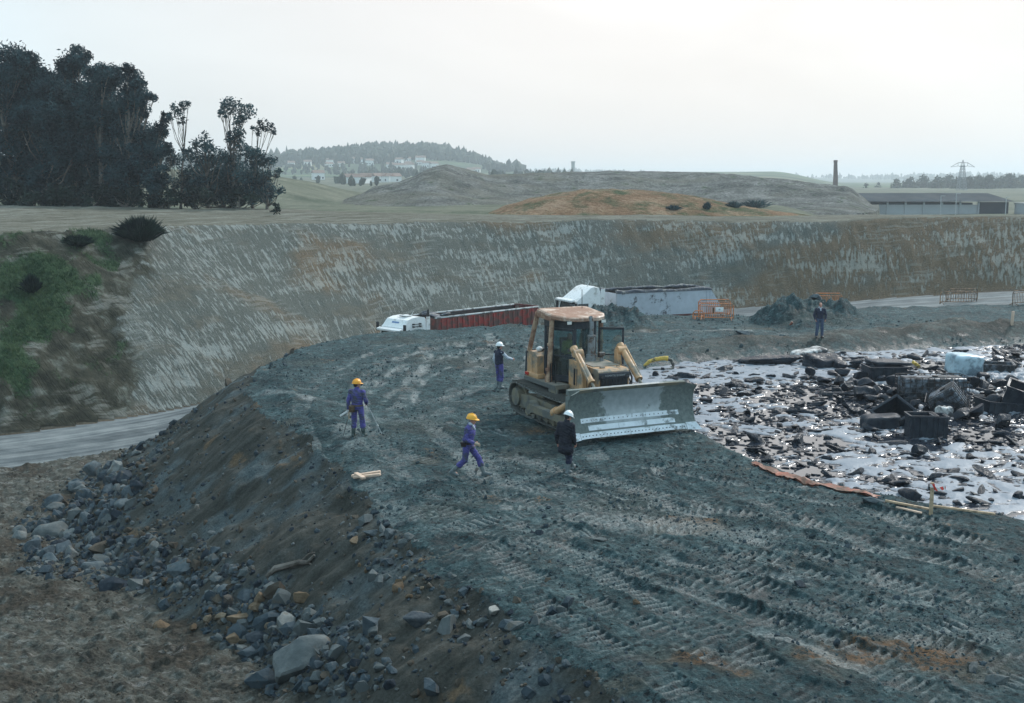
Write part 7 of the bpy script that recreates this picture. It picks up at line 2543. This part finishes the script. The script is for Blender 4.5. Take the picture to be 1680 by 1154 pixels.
BIG = [(492, 1094, 60, 0, 'rock_grey', 'large flat-faced grey boulder at the bottom of the rubble', (0.55, -0.25, 0.3), (1.0, 0.85, 1.15)),
       (189, 968, 27, 1, 'rock_dark', 'blocky dark boulder with a black shaded side on the mud', (0.1, 0.1, 0.2), (1, 0.8, .85)),
       (470, 1030, 24, 2, 'rock_grey', 'angular pale grey boulder above the large flat-faced one', (0.9, 0.2, 1.2), (1, 1, 1)),
       (112, 948, 12, 3, 'rock_dark', 'small dark blue stone lying alone on the pale mud', (0, 0, 0.4), (1, 1, .8)),
       (155, 930, 20, 4, 'rock_blue', 'rounded blue-grey boulder in the middle of the left rubble', (0, .2, 0.9), (1, 1, .8)),
       (105, 905, 20, 5, 'rock_blue', 'blue boulder near the left edge of the rubble', (0.2, 0, 1.5), (1, .9, .85)),
       (82, 922, 17, 6, 'rock_blue', 'blue-grey stone below the boulder near the left edge', (0.2, 0.2, 2.5), (1, 1, .9)),
       (86, 878, 30, 7, 'rock_grey', 'broad grey boulder half buried among the left rubble', (0.1, 0.1, 0.2), (1, .8, .7)),
       (95, 838, 21, 8, 'rock_grey', 'pale angular slab leaning in the upper left rubble', (0.6, 0.2, 0.6), (1, .8, .8)),
       (130, 797, 18, 9, 'rock_blue', 'dark blocky stone at the top end of the rubble', (0.3, 0.4, 0.6), (1, .8, .9)),
       (165, 780, 15, 10, 'rock_grey', 'pale stone at the very top of the rubble by the road', (0.3, 0.1, 0.9), (.8, .7, 1.1)),
       (222, 928, 17, 11, 'rock_dark', 'dark boulder in the rubble above the brown soil patch', (0.3, 0.1, 2.9), (1, .9, .9)),
       (297, 938, 25, 12, 'rock_blue', 'upright grey-blue boulder above the brown soil patch', (1.1, 0.1, 0.3), (1, .8, .9)),
       (266, 1030, 15, 13, 'rock_ochre', 'single ochre stone out on the mud', (0.3, 0.1, 0.9), (1, .9, .8)),
       (318, 1032, 12, 14, 'rock_ochre', 'small ochre stone half sunk in mud right of the single one', (0.3, 0.4, 1.9), (1.2, .8, .7)),
       (395, 1018, 23, 15, 'rock_ochre', 'tall ochre boulder in the middle of the ochre cluster', (1.0, 0.4, 0.5), (1, .8, .9)),
       (387, 1052, 20, 16, 'rock_ochre', 'ochre and grey boulder at the bottom of the ochre cluster', (0.5, 0.2, 0.5), (1, .9, .9)),
       (420, 1000, 15, 17, 'rock_ochre', 'tan angular stone on the right of the ochre cluster', (0.8, 0.3, 1.5), (1, .9, .9)),
       (362, 1015, 13, 18, 'rock_ochre', 'ochre stone on the left of the ochre cluster', (0.2, 0.3, 2.5), (1, .9, .9)),
       (498, 985, 18, 19, 'rock_ochre', 'ochre slab sticking out of the slope above the ochre cluster', (0.7, 0.3, 0.2), (1, .6, .8)),
       (428, 1050, 22, 1, 'rock_dark', 'long dark boulder lying right of the ochre cluster', (0.1, 0.2, 0.4), (1.2, .7, .7)),
       (398, 1068, 12, 2, 'rock_grey', 'pale stone just left of the large flat-faced boulder', (0.3, 0.4, 0.6), (1, 1, .9)),
       (543, 1102, 17, 3, 'rock_blue', 'rounded grey boulder touching the right of the large flat-faced one', (0.4, 0.4, 0.6), (.9, .9, 1.1)),
       (508, 1128, 20, 4, 'rock_blue', 'blue-grey boulder below the large flat-faced one at the bottom edge', (0.3, 0.4, 1.6), (1, 1, .9)),
       (546, 1080, 16, 5, 'rock_dark', 'dark stone tucked against the top right of the large flat-faced boulder', (0.7, 0.4, 1.6), (1, 1, .9)),
       (812, 1003, 17, 6, 'rock_pale', 'pale stone standing upright on the crest of the platform', (1.2, 0.3, 1.2), (1.2, .7, .7)),
       (655, 968, 13, 7, 'rock_ochre', 'rusty ochre stone on the slope below the crest', (0.5, 0.1, 0.5), (1, 1, .9)),
       (690, 1020, 30, 8, 'rock_dark', 'dark soil-covered boulder bulging from the slope', (0.3, 0.2, 0.5), (1.2, .8, .7)),
       (735, 990, 14, 9, 'rock_grey', 'brown-grey stone on the slope left of the upright pale one', (0.4, 0.3, 2.0), (1, .9, .8)),
       (672, 885, 15, 10, 'rock_grey', 'grey stone with an ochre cheek on the crest', (0.4, 0.3, 1.0), (1.2, .9, .8)),
       (640, 880, 14, 11, 'rock_blue', 'blue-grey stone on the crest left of the one with the ochre cheek', (0.4, 0.3, 1.0), (1, .9, .9)),
       (612, 875, 14, 12, 'rock_blue', 'blue slab at the upper edge of the tipped slope', (0.1, 0.3, 0.3), (1.4, .8, .6)),
       (930, 1092, 11, 13, 'rock_blue', 'small round blue stone on the crest near the bottom', (0.4, 0.3, 1.0), (1, .9, .9)),
       (1638, 1118, 20, 14, 'rock_grey', 'pale grey stone in the bottom right corner', (0.1, 0.1, 0.4), (1.3, .9, .6)),
       (1595, 1098, 18, 15, 'rock_grey', 'flat grey stone just above the bottom right corner', (0.1, 0.1, 0.9), (1.3, .9, .6)),
       (1432, 824, 17, 16, 'rock_blue', 'dark green-grey stone at the right end of the orange sheeting', (0.1, 0.2, 0.3), (1.4, .8, .6)),
       (1340, 490, 10, 17, 'rock_blue', 'big blue-grey block on top of the far earth heap', (0.35, 0.2, 0.5), (1.2, .8, .8)),
       (985, 888, 13, 18, 'rock_grey', 'square pale clod on the track in the middle foreground', (0.2, 0.2, 0.5), (1.1, .9, .6)),
       (1312, 962, 11, 19, 'rock_dark', 'dark clod beside the pale rut on the right', (0.2, 0.4, 0.5), (1, .9, .9)),
       (1043, 990, 9, 10, 'rock_ochre', 'small brown clod beside the lower pale rut', (0.2, 0.4, 0.5), (1, .9, .9)),
       (1220, 488 + 60, 12, 12, 'rock_blue', 'flat blue-grey clod lying on the low bank behind the pool', (0.2, 0.4, 0.5), (1.5, 1, .6))]
rp = hits([(q[0], q[1]) for q in BIG])
for (px, py, s, i, m, l, rot, sq), b in zip(BIG, rp):
    rock(i, m, b, 1.18 * s * b[1] / FPX, rot, l, None, 'boulder' if s >= 20 else 'rock', 0.30, sq)


def toe_rubble():
    rg = np.random.default_rng(77)
    reg = [([(150, 768), (215, 760), (230, 800), (190, 850), (120, 900), (60, 930), (26, 900), (26, 860), (90, 815)], 62, 'blue-grey rock in the rubble at the left end of the tipped bank', (9, 24), ('rock_blue', 'rock_grey', 'rock_blue', 'rock_dark'), 'rocks at the left end of the bank'),
           ([(60, 900), (190, 880), (330, 905), (420, 950), (460, 1010), (340, 975), (260, 965), (150, 955), (60, 935)], 78, 'small blue-grey stone at the foot of the middle of the tipped bank', (7, 16), ('rock_blue', 'rock_blue', 'rock_dark', 'rock_grey'), 'stones at the foot of the bank'),
           ([(340, 975), (430, 985), (460, 1030), (420, 1075), (370, 1065), (335, 1030)], 24, 'ochre-stained stone among the ochre cluster', (7, 15), ('rock_ochre', 'rock_ochre', 'rock_grey'), 'stones of the ochre cluster'),
           ([(440, 990), (560, 1000), (640, 1060), (640, 1135), (540, 1140), (430, 1135), (410, 1080)], 60, 'grey stone packed round the large flat-faced boulder', (7, 18), ('rock_grey', 'rock_blue', 'rock_dark', 'rock_blue'), 'stones round the large boulder'),
           ([(570, 860), (640, 860), (720, 930), (760, 1000), (720, 1040), (620, 960), (560, 900)], 34, 'blue-grey stone caught on the upper edge of the tipped bank', (5, 12), ('rock_blue', 'rock_blue', 'rock_grey', 'rock_ochre'), 'stones on the upper edge of the bank')]
    for poly, n, lab, (s0, s1), mats, grp in reg:
        P_ = np.array(poly, float); lo, hi = P_.min(0), P_.max(0)
        pts = []
        while len(pts) < n:
            q = lo + rg.random((n * 3, 2)) * (hi - lo)
            q = q[inside(q[:, 0], q[:, 1], poly)]
            pts += [tuple(u) for u in q]
        pts = pts[:n]
        for b in hits(pts):
            s = (s0 + (s1 - s0) * rg.random() ** 2.2) * b[1] / FPX
            rock(int(rg.integers(20, 34)), mats[int(rg.integers(len(mats)))], b, s, tuple(rg.random(3) * 6.28), lab, grp, 'rock', 0.32)


toe_rubble()


def small_rubble():
    """Broken stone too numerous to count along the foot of the bank."""
    rg = np.random.default_rng(91)
    polys = [([(150, 768), (225, 755), (250, 800), (210, 850), (150, 890), (60, 945), (26, 930), (26, 850), (90, 800)], 620), ([(40, 900), (190, 870), (330, 890), (440, 940), (480, 1010), (400, 1000), (260, 975), (150, 965), (60, 950)], 800),
             ([(340, 975), (470, 980), (620, 1020), (660, 1135), (540, 1140), (430, 1140), (400, 1085), (335, 1040)], 650), ([(560, 850), (640, 845), (740, 940), (800, 1010), (760, 1060), (640, 980), (560, 900)], 90),
             ([(640, 1040), (760, 1040), (900, 800), (960, 1145), (640, 1145)], 60)]
    base = []
    for i in range(6):
        bm = rock_bm(980 + i, 0.7, 15, 0)
        bm.verts.index_update()
        v = np.array([tuple(q.co) for q in bm.verts]); f = np.array([[q.index for q in g.verts] for g in bm.faces]); bm.free()
        base.append((v, f))
    VV, FF, MI, off = [], [], [], 0
    for poly, n in polys:
        w = np.array([h[:2] for h in hits(poly)])
        lo, hi = w.min(0), w.max(0)
        q = lo + rg.random((n * 8, 2)) * (hi - lo)
        q = q[inside(q[:, 0], q[:, 1], [tuple(u) for u in w])][:n]
        z = heights(q[:, 0], q[:, 1])
        for (x, y), zz in zip(q, z):
            v, f = base[int(rg.integers(6))]
            s_ = min(0.42, math.exp(rg.normal(-2.55, 0.62)))
            Rm = np.array(Euler(tuple(rg.random(3) * 6.28)).to_matrix())
            VV.append(v @ Rm.T * s_ * np.array([1, 1, 0.85]) + np.array([x, y, zz + s_ * 0.08])); FF.append(f + off); off += len(v)
            MI.append(np.full(len(f), int(rg.choice([0, 0, 0, 1, 1, 2, 3]))))
    o = link('rubble', npmesh('rubble', np.concatenate(VV), np.concatenate(FF), [M['rock_blue'], M['rock_grey'], M['gravel_brown'], M['rock_dark']], False, np.concatenate(MI)))
    tag(o, 'broken stone spilled all along the foot of the tipped bank', 'rubble', None, 'stuff')




def gravel():
    rg = np.random.default_rng(88)
    n = 85000
    u = rg.random(n); r = 14 * (70 / 14) ** (u ** 0.9); a = rg.uniform(-0.50, 0.50, n)
    x, y = r * np.sin(a), r * np.cos(a)
    z, zone, mask, suv = land(x, y)
    dp = suv[:, 1]
    cl = fbm(x, y, 0.35, 3, 600)
    pr = np.zeros(n)
    pr = np.where(zone == 1, 0.10 + 0.75 * sst(2.0, 7.5, dp) + 0.25 * sst(0.9, 0.0, dp), pr)
    pl = (zone == 0) & (mask[:, 3] < 0.5)
    pr = np.where(pl, 0.12 + 0.55 * sst(-0.1, 0.6, cl), pr)
    pr = np.where((zone == 0) & (mask[:, 3] > 0.9), 0.10 + 0.45 * sst(0.1, 0.6, cl), pr)
    dw, _ = sd_poly(x, y, POOL)
    pr = np.where(dw < 0.1, 0, pr)
    k = rg.random(n) < pr
    x, y, z, zone, dp, mk = x[k], y[k], z[k], zone[k], dp[k], mask[k]
    m = len(x)
    s = np.exp(rg.normal(-3.3, 0.50, m)) * np.where(zone == 1, 0.9 + 0.9 * sst(2, 6, dp) + 1.0 * sst(5.5, 8.5, dp), 0.50)
    s = np.clip(s, 0.014, 0.26) * (0.75 + 0.5 * np.hypot(x, y) / 40)
    v0, f0 = np.array(ICO[1][0]), np.array(ICO[1][1])
    V = v0[None] * (1 + 0.22 * rg.normal(size=(m, 12, 1)))
    q = rg.normal(size=(m, 4)); q /= np.linalg.norm(q, axis=1)[:, None]
    w, a_, b_, c_ = q.T
    Rm = np.stack([np.stack([1 - 2 * (b_ * b_ + c_ * c_), 2 * (a_ * b_ - c_ * w), 2 * (a_ * c_ + b_ * w)], -1), np.stack([2 * (a_ * b_ + c_ * w), 1 - 2 * (a_ * a_ + c_ * c_), 2 * (b_ * c_ - a_ * w)], -1), np.stack([2 * (a_ * c_ - b_ * w), 2 * (b_ * c_ + a_ * w), 1 - 2 * (a_ * a_ + b_ * b_)], -1)], 1)
    V = np.einsum('mij,mkj->mki', Rm, V * np.array([1.15, 0.9, 0.62])) * s[:, None, None]
    V = V + np.stack([x, y, z + 0.25 * s], -1)[:, None]
    for nm, sel, lab, mats in (('gravel', zone == 1, 'loose gravel and stones covering the tipped bank', ['rock_blue', 'rock_grey', 'gravel_brown', 'rock_dark']),
                               ('clods', (zone == 0) & (mk[:, 3] < 0.5), 'broken clods and stones over the rutted platform', ['clod_teal', 'clod_teal', 'clod_teal', 'rock_blue']),
                               ('mud_clods', (zone == 0) & (mk[:, 3] >= 0.5), 'brown clods on the muddy ground below the bank', ['gravel_brown', 'gravel_brown', 'mud_clod', 'mud_clod'])):
        ii = np.nonzero(sel)[0]
        F = f0[None] + (np.arange(len(ii)) * 12)[:, None, None]
        mi = np.repeat(rg.integers(0, 4, len(ii)), len(f0))
        o = link(nm, npmesh(nm, V[ii].reshape(-1, 3), F.reshape(-1, 3), [M[q] for q in mats], False, mi))
        tag(o, lab, 'gravel', None, 'stuff')


rock_mat('gravel_brown', [(0.30, (0.060, 0.052, 0.042)), (0.5, (0.105, 0.090, 0.072)), (0.7, (0.17, 0.15, 0.12))])
rock_mat('mud_clod', [(0.30, (0.045, 0.042, 0.036)), (0.5, (0.085, 0.079, 0.066)), (0.7, (0.15, 0.145, 0.13))])
rock_mat('clod_teal', [(0.30, (0.045, 0.066, 0.074)), (0.5, (0.085, 0.118, 0.126)), (0.7, (0.18, 0.215, 0.22))])
gravel()
small_rubble()

# dead root on the slope
rt = [Vector(q) for q in hits([(437, 950), (452, 940), (468, 933), (490, 930), (505, 927), (516, 918)])]
mb = MB(); mb.tube([q + Vector((0, 0, 0.06 + 0.05 * (i % 2))) for i, q in enumerate(rt)], [0.05, 0.085, 0.08, 0.07, 0.055, 0.03], 7)
mb.tube([rt[3] + Vector((0, 0, .08)), rt[3] + Vector((0.25, 0.0, 0.32)), rt[3] + Vector((0.42, -0.05, 0.38))], [0.03, 0.022, 0.012], 5)
mb.tube([rt[4] + Vector((0, 0, .06)), rt[4] + Vector((0.22, -0.2, 0.02))], [0.03, 0.012], 5)
tag(mb.build('dead_root', M['bark']), 'twisted dead root lying on the tipped slope', 'root')


# ------------------------------------------------------------------ haze
def haze():
    mb = MB(); mb.box((0, 2300, 25), (5200, 5000, 76))
    m = bpy.data.materials.new('haze'); m.use_nodes = True
    nt = m.node_tree; nt.nodes.clear()
    o = nt.nodes.new('ShaderNodeOutputMaterial'); v = nt.nodes.new('ShaderNodeVolumePrincipled')
    v.inputs['Density'].default_value = HAZE_D
    v.inputs['Color'].default_value = (0.86, 0.94, 1.0, 1)
    v.inputs['Anisotropy'].default_value = 0.3
    nt.links.new(v.outputs[0], o.inputs['Volume'])
    b = mb.build('haze', m, None, smooth=False)
    b['kind'] = 'stuff'
    tag(b, 'pale haze over the whole valley', 'haze')


HAZE_D = 0.00034
haze()
